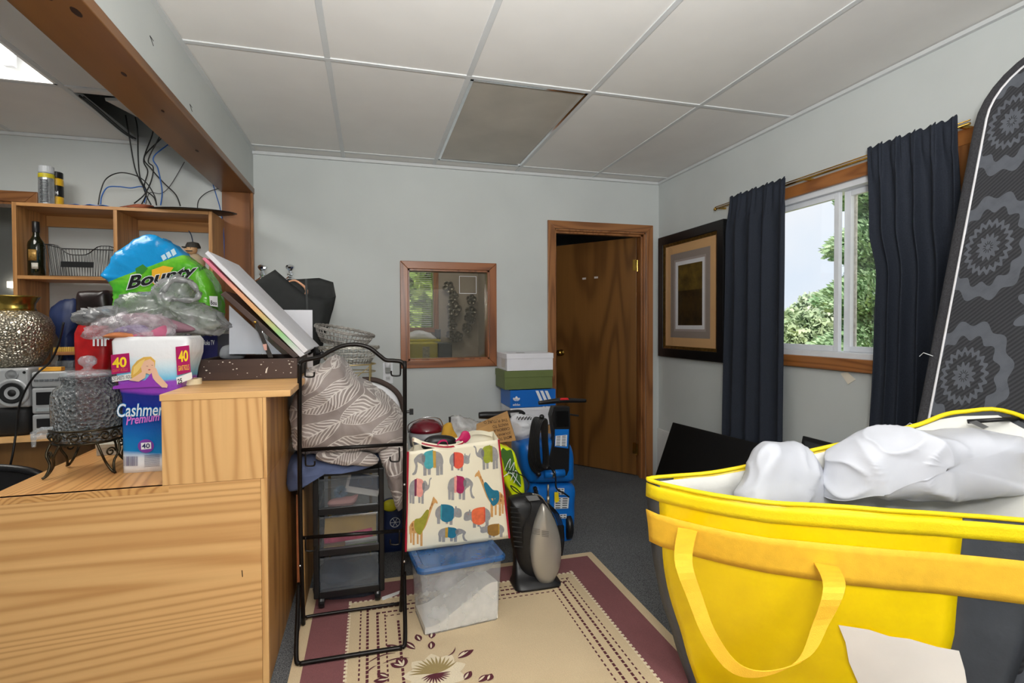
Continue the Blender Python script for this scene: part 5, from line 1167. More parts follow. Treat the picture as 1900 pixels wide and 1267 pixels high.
# ------------------------------------------------------------------ outlet with night light on the back wall
oa, ob = PY(710.5, 673, YB), PY(729, 711, YB)
ot = thing('wall_outlet', 'white wall outlet with a plug-in night light', 'outlet', ((oa.x+ob.x)/2, YB, ob.z)); om = (oa.x+ob.x)/2
MB().box(oa.x, ob.x, YB-.006, YB, ob.z, oa.z).build('cover_plate', M_white, ot, bevel=.002)
MB().box(om-.016, om+.016, YB-.010, YB-.005, ob.z+.02, ob.z+.05).build('socket', mat('socket', (210, 212, 214), .4), ot, bevel=.003)
for s in (-.006, .006): MB().box(om+s-.0012, om+s+.0012, YB-.0108, YB-.0098, ob.z+.03, ob.z+.042).build('slot', M_black, ot)
MB().box(om-.018, om+.018, YB-.035, YB-.006, oa.z-.07, oa.z-.035).build('night_light_base', mat('clear_nl', (150, 152, 150), .2), ot, bevel=.004)
MB().lathe([(.012, 0), (.019, .004), (.020, .03), (.018, .045), (.004, .05)], (om, YB-.024, oa.z-.035), 18).build('night_light_shade', M_white, ot, smooth=True)

# ------------------------------------------------------------------ rug
def rugmat(n, c, v=.12):
    k = NT(n); q = k.coord(); a = k.noise(q, 260, 2); b = k.noise(q, 3.5, 4); l = lin(c)
    k.base(k.mix(k.math('MULTIPLY_ADD', a, .6, k.math('MULTIPLY', b, .5)), tuple(x*(1-v*2.2) for x in l), tuple(min(1, x*(1+v)) for x in l))); k.set(Roughness=.95); k.bump(a, .5, .004); return k.m
M_rb, M_rm, M_rd, M_rc = rugmat('rug_beige', (214, 192, 156)), rugmat('rug_maroon', (134, 84, 86), .2), rugmat('rug_wine', (92, 36, 48), .15), rugmat('rug_cream', (232, 218, 190))
M_ro = rugmat('rug_olive', (160, 140, 92))
RX0, RX1, RY0, RY1, RZ = -.288, 1.15, .42, 2.576, .0085
rg = thing('area_rug', 'beige area rug with maroon border and flower motif', 'rug', (.43, 1.5, 0))
MB().box(RX0, RX1, RY0, RY1, .001, RZ).build('pile', M_rb, rg, bevel=.003)
def band(mb, i0, i1, z):
    a = (RX0+i0, RX1-i0, RY0+i0, RY1-i0); b = (RX0+i1, RX1-i1, RY0+i1, RY1-i1)
    for q in ((a[0], b[0], a[2], a[3]), (b[1], a[1], a[2], a[3]), (b[0], b[1], b[3], a[3]), (b[0], b[1], a[2], b[2])): mb.box(*q, RZ-.001, z)
    return mb
band(MB(), .042, .192, RZ+.0006).build('maroon_border', M_rm, rg)
def dashes(mb, ins, L, gap, w_, z, sides='LRT'):
    for s in sides:
        if s == 'T':
            x = RX0+ins
            while x < RX1-ins: mb.box(x, x+L, RY1-ins-w_, RY1-ins, RZ-.001, z); x += L+gap
        else:
            y = RY0+ins; xx = RX0+ins if s == 'L' else RX1-ins-w_
            while y < RY1-ins: mb.box(xx, xx+w_, y, y+L, RZ-.001, z); y += L+gap
    return mb
dashes(MB(), .186, .012, .010, .012, RZ+.0010).build('cream_stitching', M_rc, rg, kind='stuff')
d = MB()
for i_ in (.262, .302): dashes(d, i_, .017, .007, .010, RZ+.0008)
for i_ in (.236, .335): dashes(d, i_, .014, .012, .006, RZ+.0007)
for i_ in (.385,): dashes(d, i_, .017, .007, .010, RZ+.0008, 'L')
d.build('dotted_lines', M_rd, rg, kind='stuff')
PZI = [0]
def petal(mb, c, a, l, w_, z, bend=0., n=10):
    P = []; PZI[0] += 1; z += .000012*PZI[0]
    for s in (1, -1):
        for k in range(n+1):
            t = k/n if s > 0 else 1-k/n; ww = s*w_*math.sin(math.pi*t)**.8; aa = a+bend*t
            P.append((c.x+l*t*math.cos(aa)-ww*math.sin(aa), c.y+l*t*math.sin(aa)+ww*math.cos(aa), z))
    return mb.poly(P)
wi, cr_, ol = MB(), MB(), MB()
fc = PZ(808, 1250, RZ)
for k in range(9): petal(cr_, fc, k*.698+.2, .115, .036, RZ+.0009)
for k in range(14): petal(ol, fc, .3+k*.19, .095, .005, RZ+.0013, .2)
for k in range(12): petal(wi, fc, 3.3+k*.25, .055, .0034, RZ+.0014, .15)
for (x, y, a, l) in ((748, 1238, 1.9, .06), (748, 1238, 1.4, .055), (748, 1238, 2.5, .055), (850, 1222, .5, .075), (850, 1222, .7, .06), (800, 1205, 1.4, .05), (770, 1205, 2.1, .07), (745, 1205, 2.5, .07), (780, 1190, 1.8, .05), (800, 1185, 1.3, .045), (888, 1266, .6, .05), (862, 1262, .9, .05), (905, 1264, 1.0, .04), (720, 1258, 2.4, .05), (720, 1262, 3.0, .05), (820, 1170, 2.8, .02)):
    c = PZ(x, y, RZ); petal(wi, c, a, l, .014, RZ+.0011); petal(cr_, c+Vector((0, .004, 0)), a+.05, l*.7, .004, RZ+.0016)
for (x, y, a, l) in ((735, 1212, 2.9, .12), (760, 1222, 2.6, .1), (700, 1235, 3.4, .06), (830, 1218, .3, .06)):
    petal(wi, PZ(x, y, RZ), a, l, .003, RZ+.0012, .6)
cr_.build('cream_petals', M_rc, rg, kind='stuff'); ol.build('olive_strokes', M_ro, rg, kind='stuff'); wi.build('wine_petals', M_rd, rg, kind='stuff')

# ------------------------------------------------------------------ folding black metal rack
M_rack = mat('black_metal', (26, 22, 20), .32, .5, var=.25, vs=40)
rk_ = thing('metal_rack', 'black metal quilt rack with arched top standing on the rug', 'rack', (-.07, 2.2, 0))
r0 = .0085
def RY_(x, y, d): return PY(x, y, d)
fl, frr = PZ(563, 1158, RZ+.012), PZ(744, 1133, RZ+.012)
yt = 2.135
tL, tR = PY(556, 690, yt), PY(751, 682, yt)
arch = [fl, PY(558, 1000, 2.20), PY(556, 840, 2.155), tL, PY(556.5, 676, yt), PY(562, 669, yt), PY(575, 666, yt), PY(594, 662, yt), PY(612, 652, yt), PY(635, 642, yt), PY(660, 639, yt), PY(685, 645, yt), PY(705, 660, yt), PY(716, 668, yt), PY(730, 669, yt), PY(744, 671, yt), PY(750, 678, yt), tR, PY(751, 830, 2.155), PY(750, 985, 2.21), frr]
MB().tube(catmull(arch, 5), r0, 10).build('main_frame', M_rack, rk_, smooth=True)
for a, b, d in (((558, 835), (751, 824), 2.157), ((560, 998), (750, 984), 2.21)):
    MB().tube([PY(*a, d), PY(*b, d)], r0*.9, 10).build('crossbar', M_rack, rk_, smooth=True)
MB().tube(catmull([PZ(563, 1158, RZ+.012)+Vector((0, 0, .028)), PZ(566, 1150, RZ+.012)+Vector((.004, 0, .006)), PZ(580, 1144, RZ+.012)+Vector((0, 0, .004)), PZ(735, 1122, RZ+.012)+Vector((0, 0, .004)), PZ(744, 1133, RZ+.012)+Vector((0, 0, .028))], 5), r0*.8, 8).build('floor_bar', M_rack, rk_, smooth=True)
pL, pR = PY(554, 1082, 2.235), PY(750, 1062, 2.235)
bl_, br_ = PZ(549, 1232, RZ+.010), PZ(752, 1200, RZ+.010)
MB().tube(catmull([pL, pL.lerp(bl_, .35), pL.lerp(bl_, .9), bl_.lerp(br_, .03), bl_.lerp(br_, .12), bl_.lerp(br_, .88), bl_.lerp(br_, .97), pR.lerp(br_, .9), pR.lerp(br_, .35), pR], 5), r0, 10).build('support_leg', M_rack, rk_, smooth=True)
def hook(px, py, s, d):
    P = [PY(px, py-26, d), PY(px, py-4, d), PY(px+3*s, py, d), PY(px+14*s, py, d), PY(px+17*s, py-3, d), PY(px+17*s, py-9, d)]
    MB().tube(catmull(P, 4), .0035, 7).build('hook', M_rack, rk_, smooth=True)
for px, py, s in ((566, 699, 1), (743, 697, -1), (567, 864, 1), (741, 856, -1), (567, 1022, 1), (741, 1010, -1)): hook(px, py, s, 2.16)
for px, py in ((556, 771), (556, 907), (751, 765), (750, 898), (557, 1048), (750, 1040)):
    p = PY(px, py, 2.155+.035*(py > 900)); b_ = MB(); disc(b_, (p.x, p.z), .004, p.y-r0, [(.001, .003), (.004, .002), (.005, -.002)]); b_.build('rivet', M_chrome, rk_, smooth=True)
p = PY(755, 764, 2.18); MB().rod(p, p+Vector((.02, 0, .0)), .006, 8).box(p.x+.01, p.x+.026, p.y-.008, p.y+.008, p.z-.012, p.z+.012).build('clamp_knob', M_black, rk_)

# ------------------------------------------------------------------ comforter pile
def leafcloth():
    k = NT('leaf_comforter'); t = k.n('TexCoord'); nz_ = k.n('TexNoise'); k.l(t.outputs['Object'], nz_.inputs['Vector']); nz_.inputs['Scale'].default_value = 3.2
    ad = k.n('MixRGB') if 0 else k.n('VectorMath', operation='MULTIPLY_ADD'); k.l(nz_.outputs['Color'], ad.inputs[0]); ad.inputs[1].default_value = (.22, .22, .22); k.l(t.outputs['Object'], ad.inputs[2])
    mp = k.n('Mapping'); k.l(ad.outputs[0], mp.inputs['Vector']); mp.inputs['Rotation'].default_value = (0, math.radians(32), 0)
    sp = k.n('SeparateXYZ'); k.l(mp.outputs['Vector'], sp.inputs[0])
    u = k.math('MULTIPLY', sp.outputs[2], 7.4); fu = k.math('SUBTRACT', k.math('FRACT', u), .5); au = k.math('ABSOLUTE', fu)
    row = k.math('FLOOR', u)
    v = k.math('MULTIPLY_ADD', row, .37, k.math('MULTIPLY', sp.outputs[0], 3.0)); fv = k.math('FRACT', v)
    wid = k.math('MULTIPLY', k.math('POWER', k.math('SINE', k.math('MULTIPLY', fv, 3.1416)), .6), .47)
    ins = k.math('LESS_THAN', au, wid)
    ln = k.math('SINE', k.math('MULTIPLY', k.math('ADD', k.math('MULTIPLY', au, 1.1), k.math('MULTIPLY', k.math('MULTIPLY', sp.outputs[0], 7.4), .9)), 46.))
    st = k.math('MULTIPLY', k.math('GREATER_THAN', ln, .35), ins)
    edge = k.math('LESS_THAN', k.math('ABSOLUTE', k.math('SUBTRACT', au, wid)), .022); rib = k.math('MULTIPLY', k.math('LESS_THAN', au, .02), ins)
    m = k.math('MAXIMUM', st, k.math('MAXIMUM', k.math('MULTIPLY', edge, ins), rib))
    f = k.noise(t.outputs['Object'], 5, 3)
    base = k.ramp(f, [(.3, lin((126, 114, 110))), (.7, lin((160, 148, 143)))])
    k.base(k.mix(m, base, lin((204, 196, 190)))); k.set(Roughness=.6); k.set(Sheen_Weight=.2); k.bump(k.noise(t.outputs['Object'], 260, 3), .2, .002); return k.m
cf = thing('comforter', 'rumpled taupe comforter with white leaf print piled behind the rack', 'comforter', (-.10, 2.45, .66))
def cl(p): return Vector((max(p.x, -.330), p.y, p.z))
M_leaf = leafcloth()
MB().soft([cl(PY(a, b, 2.31)) for a, b in ((527, 838), (524, 815), (531, 770), (545, 730), (560, 698), (588, 682), (610, 668), (630, 672), (655, 702), (690, 724), (722, 745), (746, 772), (755, 805), (752, 836), (715, 846), (640, 852), (570, 850))], 2.235, 2.74, p=3.0, rings=40, sub=8, amp=.008, fs=7, fold=.014, seed=2).build('comforter_heap', M_leaf, cf, smooth=True)
MB().soft([PY(a, b, 2.30) for a, b in ((705, 838), (735, 826), (757, 832), (757, 880), (752, 920), (743, 946), (733, 935), (724, 905), (714, 870))], 2.24, 2.40, p=2.2, rings=22, sub=8, amp=.006, fs=8, fold=.018, seed=5).build('hanging_corner', M_leaf, cf, smooth=True)
MB().soft([PY(a, b, 2.28) for a, b in ((585, 842), (640, 838), (690, 842), (705, 855), (678, 864), (640, 862), (605, 856))], 2.235, 2.36, p=2.2, rings=18, sub=6, amp=.006, fs=12, fold=.014, seed=7).build('bunched_edge', M_leaf, cf, smooth=True)
soft('blue_blanket', 'slate blue blanket folded under the taupe comforter', 'blanket', ((525, 904), (526, 875), (545, 856), (600, 846), (660, 846), (700, 848), (708, 857), (690, 866), (640, 869), (600, 872), (572, 884), (552, 905), (536, 912)), 2.33, 2.26, 2.66, mat('slate_cloth', (82, 94, 128), .8, var=.12, bump=.2, bs=120), p=3.2, rings=26, amp=.006, fs=8, fold=.010)
for o_ in ('blue_blanket',): pass
wp = thing('pillow', 'white pillow with brown edging tucked behind the comforter', 'pillow', (.12, 2.80, .80))
MB().soft([PY(a, b, 2.80) for a, b in ((676, 712), (700, 712), (724, 724), (738, 742), (742, 765), (735, 800), (690, 800), (668, 760))], 2.755, 2.845, p=2.4, amp=.004).build('filling', mat('pillow_white', (228, 228, 232), .8, var=.02), wp, smooth=True)
MB().tube(catmull([PY(a, b, 2.83) for a, b in ((672, 704), (700, 706), (730, 722), (745, 744), (748, 775), (742, 805))], 6), .014, 8).build('brown_edging', mat('brown_cloth', (72, 58, 52), .8), wp, smooth=True)
soft('lilac_cloth', 'small lilac cloth poking out beside the white pillow', 'cloth', ((735, 750), (750, 748), (758, 765), (756, 800), (738, 800)), 2.72, 2.70, 2.745, mat('lilac', (198, 160, 206), .8), p=2.2, amp=.003) if 0 else None

# ------------------------------------------------------------------ drawer cart
ca = thing('drawer_cart', 'black three-drawer cart with smoky clear drawers on casters', 'drawer cart', (-.095, 2.53, 0))
KX0, KX1, KY0, KY1 = -.245, .052, 2.352, 2.66
def pzz(y, px=645): return PY(px, y, KY0).z
MB().box(KX0, KX0+.022, KY0, KY0+.028, .062, .612).build('post', M_black, ca, bevel=.004); MB().box(KX1-.022, KX1, KY0, KY0+.028, .062, .612).build('post', M_black, ca, bevel=.004)
MB().box(KX0, KX0+.022, KY1-.028, KY1, .062, .612).build('post', M_black, ca, bevel=.004); MB().box(KX1-.022, KX1, KY1-.028, KY1, .062, .612).build('post', M_black, ca, bevel=.004)
zs = [.075, .258, .437, .600]
for k, z in enumerate(zs):
    m_ = MB(); h = .030 if k < 3 else .018
    m_.box(KX0+.0225, KX1-.0225, KY0+.003, KY0+.024, z-h/2, z+h/2); m_.box(KX0+.004, KX0+.020, KY0+.0285, KY1-.0285, z-h/2, z+h/2); m_.box(KX1-.020, KX1-.004, KY0+.0285, KY1-.0285, z-h/2, z+h/2)
    if k == 3: m_.box(KX0+.0225, KX1-.0225, KY0+.025, KY1-.003, z-.004, z+.006)
    m_.build('shelf_frame', M_black, ca, bevel=.002)
M_smoke = filmmat('smoky_plastic', (104, 112, 120), .27, .15, .1, 3, .8)
drw = []
for k in range(3):
    z0, z1 = zs[k]+.017, zs[k+1]-.018
    dr = MB().box(KX0+.026, KX1-.026, KY0-.004, KY0+.002, z0, z1).build('drawer', M_smoke, ca, bevel=.002); drw.append(dr)
    b_ = MB(); b_.box(KX0+.028, KX1-.028, KY0+.026, KY1-.03, z0, z0+.003); b_.build('drawer_floor', M_smoke, dr)
    MB().box(KX0+.026, KX1-.026, KY0-.010, KY0-.0042, z1-.008, z1).build('drawer_lip', M_smoke, dr, bevel=.001)
for x in (KX0+.03, KX1-.03):
    for y in (KY0+.03, KY1-.03):
        c_ = MB(); k_ = MB(); k_.lathe([(.004, -.014), (.028, -.012), (.0305, -.004), (.0305, .004), (.028, .012), (.004, .014)], n=18)
        c_.add([Vector((x+p.z, y+p.x, .0395+p.y)) for p in k_.v], k_.f); c_.rod((x, y, .055), (x, y, .066), .008); c_.build('caster', M_black, ca, smooth=False)
# drawer contents
z0 = zs[2]+.021
ph = thing('phone_box', 'white phone box with dark blue picture in the top drawer', 'box', (-.03, 2.46, z0))
Mp = Matrix.Translation((-.035, 2.44, z0+.070)) @ Matrix.Rotation(math.radians(14), 4, 'Y') @ Matrix.Rotation(math.radians(-14), 4, 'X')
MB().box(-.075, .075, -.012, .012, -.052, .040, Mp).build('carton', mat('white_card', (226, 224, 220), .5), ph, bevel=.002); MB().box(-.062, .070, -.0135, -.0125, -.025, .036, Mp).build('printed_picture', mat('phone_blue', (44, 54, 74), .3), ph)
b_ = MB(); b_.tube([Mp @ Vector((.005+.032*math.cos(a), -.0145, .006+.026*math.sin(a))) for a in [k*math.pi/12 for k in range(24)]], .0012, 5, closed=True); b_.build('printed_ring', mat('phone_ring', (92, 108, 136), .3), ph)
def ball(c, r, n=14, m=9, sx=1, sy=1, sz=1): 
    k = MB(); k.lathe([(max(.0005, r*math.sin(math.pi*j/m)), -r*math.cos(math.pi*j/m)*sz) for j in range(m+1)], c, n, sx, sy); return k
b_ = MB(); R_ = random.Random(3); c = Vector((-.135, 2.42, z0+.040))
for k in range(500):
    d_ = Vector((R_.gauss(0, 1), R_.gauss(0, 1), R_.gauss(0, 1))).normalized(); e = d_.orthogonal().normalized()*.0016
    b_.add([c+d_*.012-e, c+d_*.012+e, c+d_*R_.uniform(.030, .038)], [(0, 1, 2)])
tag(b_.build('pompom', mat('pale_blue_fur', (150, 176, 196), .9), None, kind='stuff') if 0 else b_.build('pompom', mat('pale_blue_fur', (150, 176, 196), .9), None), 'fluffy pale blue pompom in the top drawer', 'pompom')
soft('pink_pouch', 'small pink cloth pouch in the top drawer', 'pouch', ((610, 938), (612, 928), (635, 922), (655, 920), (664, 917), (662, 926), (655, 936), (640, 940)), 2.41, 2.385, 2.435, mat('pink_cloth', (214, 164, 160), .8), p=2.2, amp=.002)
z1 = zs[1]+.021
def sheet(name, label, cat, px, d, m, th=.004): return tag(MB().prism([PY(a, b, d) for a, b in px], (0, th, 0)).build(name, m, None, bevel=.0008), label, cat)
sheet('envelope', 'large tan envelope standing in the middle drawer', 'envelope', ((603, 962), (698, 950), (698, 992), (690, 1020), (600, 1026)), 2.43, mat('manila', (196, 164, 92), .7))
sheet('folder', 'pink and purple patterned folder in the middle drawer', 'folder', ((600, 998), (690, 979), (692, 995), (602, 1010)), 2.415, mat('pink_folder', (206, 70, 110), .5, var=.35, vs=40))
sheet('paper_pad', 'white paper pad lying in the middle drawer', 'paper', ((640, 1004), (700, 994), (700, 1010), (642, 1018)), 2.405, mat('white_paper', (232, 232, 230), .7))
gt = thing('gift_card', 'green patterned card printed 20 in the middle drawer', 'card', tuple(PY(670, 1022, 2.395)))
MB().prism([PY(a, b, 2.395) for a, b in ((639, 1012), (699, 1003), (699, 1018), (639, 1024))], (0, .003, 0)).build('card', mat('green_card', (134, 158, 100), .5, var=.3, vs=60), gt)
b_ = MB(); textquad(b_, '20', quadmap(PY(640, 1013, 2.393), PY(652, 1011, 2.393), PY(652, 1021, 2.393), PY(640, 1023, 2.393)), 0, 1, 0, 1, offset=.03); b_.build('lettering', M_white, gt)
soft('folded_cloth', 'dark folded cloth filling the bottom drawer', 'cloth', ((592, 1104), (594, 1060), (620, 1050), (660, 1058), (700, 1048), (703, 1096)), 2.50, 2.41, 2.62, mat('dark_cloth', (58, 66, 78), .8, var=.25), p=3, amp=.006, fold=.01)
# boards beside the cart
for k, (x, z, c) in enumerate(((-.318, .51, (168, 96, 52)), (-.297, .53, (186, 140, 84)))):
    o = MB().box(x, x+.012, 2.40, 2.78, .0095, z).build('thin_board', wood('board_%d' % k, c, tuple(int(v*.7) for v in c), 'Z', 5, 5, .1, .5, seed=20+k), None, bevel=.001)
    tag(o, ('reddish thin wooden board standing against the counter side', 'pale thin wooden board between the counter and drawer cart')[k], 'board')
o = MB().prism([PZ(a, b, RZ+.0012) for a, b in ((708, 1108), (742, 1096), (740, 1102), (710, 1114))], (0, 0, .001)).build('paper_scrap', mat('white_paper', (232, 232, 230), .7), None); tag(o, 'white paper scrap on the rug behind the rack', 'paper')
db = thing('navy_backpack', 'navy bag with a white wheel emblem on the floor behind the rack', 'bag', (.17, 2.95, 0))
MB().soft([PY(a, b, 2.95) for a, b in ((700, 1028), (704, 960), (712, 930), (735, 925), (760, 928), (770, 960), (775, 1028))], 2.88, 3.02, p=3, amp=.006).build('cloth_body', mat('navy_nylon', (22, 38, 78), .5, var=.2), db, smooth=True)
e = PY(733, 969, 2.872); b_ = MB()
def vring(mb, c, r, t): return mb.tube([(c.x+r*math.cos(a), c.y, c.z+r*math.sin(a)) for a in [k*math.pi/12 for k in range(24)]], t, 6, closed=True)
vring(b_, e, .026, .0018)
for k in range(6): b_.rod(e, e+Vector((.026*math.cos(k*1.047), 0, .026*math.sin(k*1.047))), .0015, 5)
b_.build('wheel_emblem', mat('emblem_white', (210, 214, 218), .4), db)
soft('yellow_pouch', 'small yellow pouch behind the rack', 'pouch', ((712, 945), (714, 932), (730, 928), (742, 936), (730, 950)), 2.84, 2.825, 2.86, mat('lime_yellow', (214, 208, 40), .5), p=2.2, amp=.001) if 0 else MB().soft([PY(a, b, 2.86) for a, b in ((712, 946), (713, 932), (728, 927), (742, 934), (730, 948))], 2.845, 2.885, p=2.2, amp=.001).build('yellow_flap', mat('lime_yellow', (214, 208, 40), .5), db, smooth=True)

# ------------------------------------------------------------------ clear bin with blue lid
Lb = PZ(787, 1181, RZ); Rb = PZ(927, 1149, RZ); ux = (Rb-Lb); wB = ux.length; ux = ux/wB; uy = Vector((-ux.y, ux.x, 0))
rzb = math.atan2(ux.y, ux.x)
bn = thing('storage_bin', 'clear plastic bin of white powder with a blue lid', 'storage bin', Lb+ux*(wB/2)+uy*.10, rzb)
hB = PY(786, 1052, Lb.y-.015).z-.012-RZ
def rrect(w_, d_, r, n=5):
    P = []
    for sx_, sy_, a0 in ((1, 1, 0), (-1, 1, 90), (-1, -1, 180), (1, -1, 270)):
        for k in range(n+1):
            a = math.radians(a0+90*k/n); P.append((sx_*(w_/2-r)+r*math.cos(a), sy_*(d_/2-r)+r*math.sin(a)))
    return P
def rings(mb, lev):
    n = None; vs = []; fs = []
    for w_, d_, r, z in lev:
        P = rrect(w_, d_, r); n = len(P); vs += [Vector((x, y, z)) for x, y in P]
    for j in range(len(lev)-1):
        for k in range(n): fs.append((j*n+k, j*n+(k+1) % n, (j+1)*n+(k+1) % n, (j+1)*n+k))
    return mb.add(vs, fs), n, len(lev)
M_bin = filmmat('frosted_bin', (206, 210, 214), .36, .2, .12, 9, .7); M_lid = filmmat('blue_lid', (38, 92, 150), .82, .2, .15, 6, .8)
m_ = MB(); _, n, L = rings(m_, [(wB*.985, .20*.985, .02, .0), (wB, .20, .025, .006), (wB+.028, .222, .028, hB)]); m_.f.append(list(range(n))[::-1]); m_.mi.append(0); m_.build('tub', M_bin, bn, smooth=True, world=False)
m_ = MB(); _, n, L = rings(m_, [(wB+.030, .224, .03, hB-.012), (wB+.056, .250, .034, hB-.016), (wB+.056, .250, .034, hB-.004), (wB+.040, .234, .03, hB+.004), (wB+.0, .194, .026, hB+.004), (wB-.012, .182, .024, hB-.002)]); m_.f.append(list(range((L-1)*n, L*n))); m_.mi.append(0); m_.build('lid', M_lid, bn, world=False, bevel=.001)
pw = MB()
def ptop(u): return .03+.13*max(0., min(1., (u-.12)/.75))**1.1
P1 = [Vector((-wB/2+.006+(wB-.012)*k/12, -.094, ptop(k/12))) for k in range(13)]; P2 = [Vector((p.x, .094, p.z*.8)) for p in P1]
B1 = [Vector((p.x, -.094, .004)) for p in P1]; B2 = [Vector((p.x, .094, .004)) for p in P1]
vs = P1+P2+B1+B2; fs = [(k, k+1, 13+k+1, 13+k) for k in range(12)]+[(26+k, 26+k+1, k+1, k) for k in range(12)]+[(13+k, 13+k+1, 39+k+1, 39+k) for k in range(12)]+[(39+k, 39+k+1, 27+k, 26+k) for k in range(12)]+[(26, 0, 13, 39), (12, 38, 51, 25)]
pw.add(vs, fs); o = pw.build('powder', mat('white_powder', (240, 236, 228), .9, var=.05, vs=9), bn, world=False); o['kind'] = 'stuff'

# ------------------------------------------------------------------ animal print tote on the bin
ZL = RZ+hB+.006
b0, b1 = PZ(753, 1024, ZL), PZ(945, 997, ZL)
yF = (b0.y+b1.y)/2
b0, b1 = PY(753, 1023, yF-.01), PY(945, 998, yF+.02); t0, t1 = PY(757, 838, yF-.02), PY(925, 815, yF+.02)
at = thing('shopping_tote', 'cream animal-print shopping tote with red piping standing on the bin', 'bag', (b0+b1)/2)
M_cream = mat('cream_poly', (238, 230, 206), .35, var=.03, vs=5, bump=.35, bs=18); M_red = mat('red_piping', (168, 28, 50), .45)
fq = lambda a, b, o=0.: (b0.lerp(b1, a)).lerp(t0.lerp(t1, a), b)+Vector((0, -o-.014*math.sin(math.pi*a)*math.sin(math.pi*b)-.0025*noise.noise(Vector((a*5, b*5, 2))), 0))
MB().grid(25, 25, lambda a, b: fq(a, b)).build('front_panel', M_cream, at, smooth=True, solid=.0015)
dep = Vector((.012, .13, .0))
t0b, t1b = PY(768, 826, yF+.11), PY(915, 800, yF+.13)
MB().grid(9, 9, lambda a, b: (b0+dep).lerp(b1+dep, a).lerp(t0b.lerp(t1b, a), b)).build('back_panel', M_cream, at, smooth=True, solid=.0015)
for (p, q, r_, s) in ((b0, b0+dep, t0b, t0), (b1, b1+dep, t1b, t1)):
    MB().grid(7, 9, lambda a, b: p.lerp(q, a).lerp(s.lerp(r_, a), b)).build('side_gusset', M_cream, at, smooth=True, solid=.0015)
MB().add([b0, b1, b1+dep, b0+dep], [(0, 1, 2, 3)]).build('base', M_cream, at, solid=.0015)
for p, q in ((b0, t0), (b1, t1)): MB().tube([p, q], .0048, 8).build('piping', M_red, at)
# folded top hem, its patterned ribbon and lining
hem = [PY(a, b, d) for a, b, d in ((768, 828, yF+.09), (766, 815, yF+.0), (790, 824, yF-.005), (830, 829, yF-.005), (858, 822, yF+.02), (868, 806, yF+.05), (890, 802, yF+.10), (912, 806, yF+.12))]
MB().ribbon(catmull(hem, 5), Vector((0, .004, .018)), .002).build('hem', M_cream, at)
MB().ribbon([p+Vector((0, -.002, .0)) for p in catmull(hem[1:6], 5)], Vector((0, .002, .007)), .003).build('ribbon_trim', M_red, at)
M_mag = mat('magenta_lining', (190, 22, 92), .5)
MB().soft([PY(a, b, yF+.03) for a, b in ((844, 819), (852, 810), (858, 800), (866, 799), (871, 804), (872, 813), (862, 822), (852, 817))], yF+.02, yF+.035, p=2.2, amp=.002, rings=10).build('magenta_flap', M_mag, at, smooth=True)
MB().ribbon(catmull([PY(812, 824, yF-.012), PY(818, 818, yF-.012), PY(828, 818, yF-.012), PY(831, 826, yF-.012)], 4), Vector((0, .012, .004)), .002).build('handle_tab', M_mag, at)
# printed animals
def to_ab(x, y):                                          # zoom coordinates -> (a, b) of the front panel
    P_ = PP(720+x/4.224, 740+y/4.224, b0, (b1-b0).cross(t0-b0)); e1, e2 = b1-b0, t0-b0
    d_ = P_-b0; a11, a12, a22 = e1.dot(e1), e1.dot(e2), e2.dot(e2); c1, c2 = d_.dot(e1), d_.dot(e2); det = a11*a22-a12*a12
    a = (c1*a22-c2*a12)/det; b = (c2*a11-c1*a12)/det
    wtop = (t1-t0).length/(b1-b0).length
    return a/(1-(1-wtop)*b), b
def curve(pts, n=4): return [(p.x, p.y) for p in catmull([Vector((x, y, 0)) for x, y in pts], n, True)]
COLS = dict(gr=(150, 148, 148), gd=(120, 118, 120), tan=(206, 156, 96), spot=(166, 112, 60), teal=(70, 160, 168), blue=(30, 112, 140), red=(216, 82, 60), lime=(150, 160, 50), olive=(150, 146, 48), pink=(226, 150, 140), mag=(160, 34, 86), orange=(230, 110, 70), brown=(150, 110, 50), gold=(190, 150, 60), plum=(110, 40, 70))
def printed(name, bb, layers, flip=False):
    x0, y0, x1, y1 = bb
    root = None
    for k, (col, polys) in enumerate(layers):
        m_ = MB()
        for pts, smooth_ in polys:
            P_ = curve(pts) if smooth_ else pts
            m_.poly([fq(*to_ab(x0+(1-u if flip else u)*(x1-x0), y0+v*(y1-y0)), .0022+.0007*k) for u, v in P_])
        o = m_.build(name if k == 0 else 'printed_'+('cloth' if k == 1 else 'detail'), mat('tote_'+col, COLS[col], .5, var=.12, vs=60), at if k == 0 else root)
        if k > 1: o['kind'] = 'stuff'
        if k == 0: root = o
leg = lambda x, w_, y0, y1: ([(x, y0), (x+w_, y0), (x+w_*.95, y1), (x+w_*.05, y1)], False)
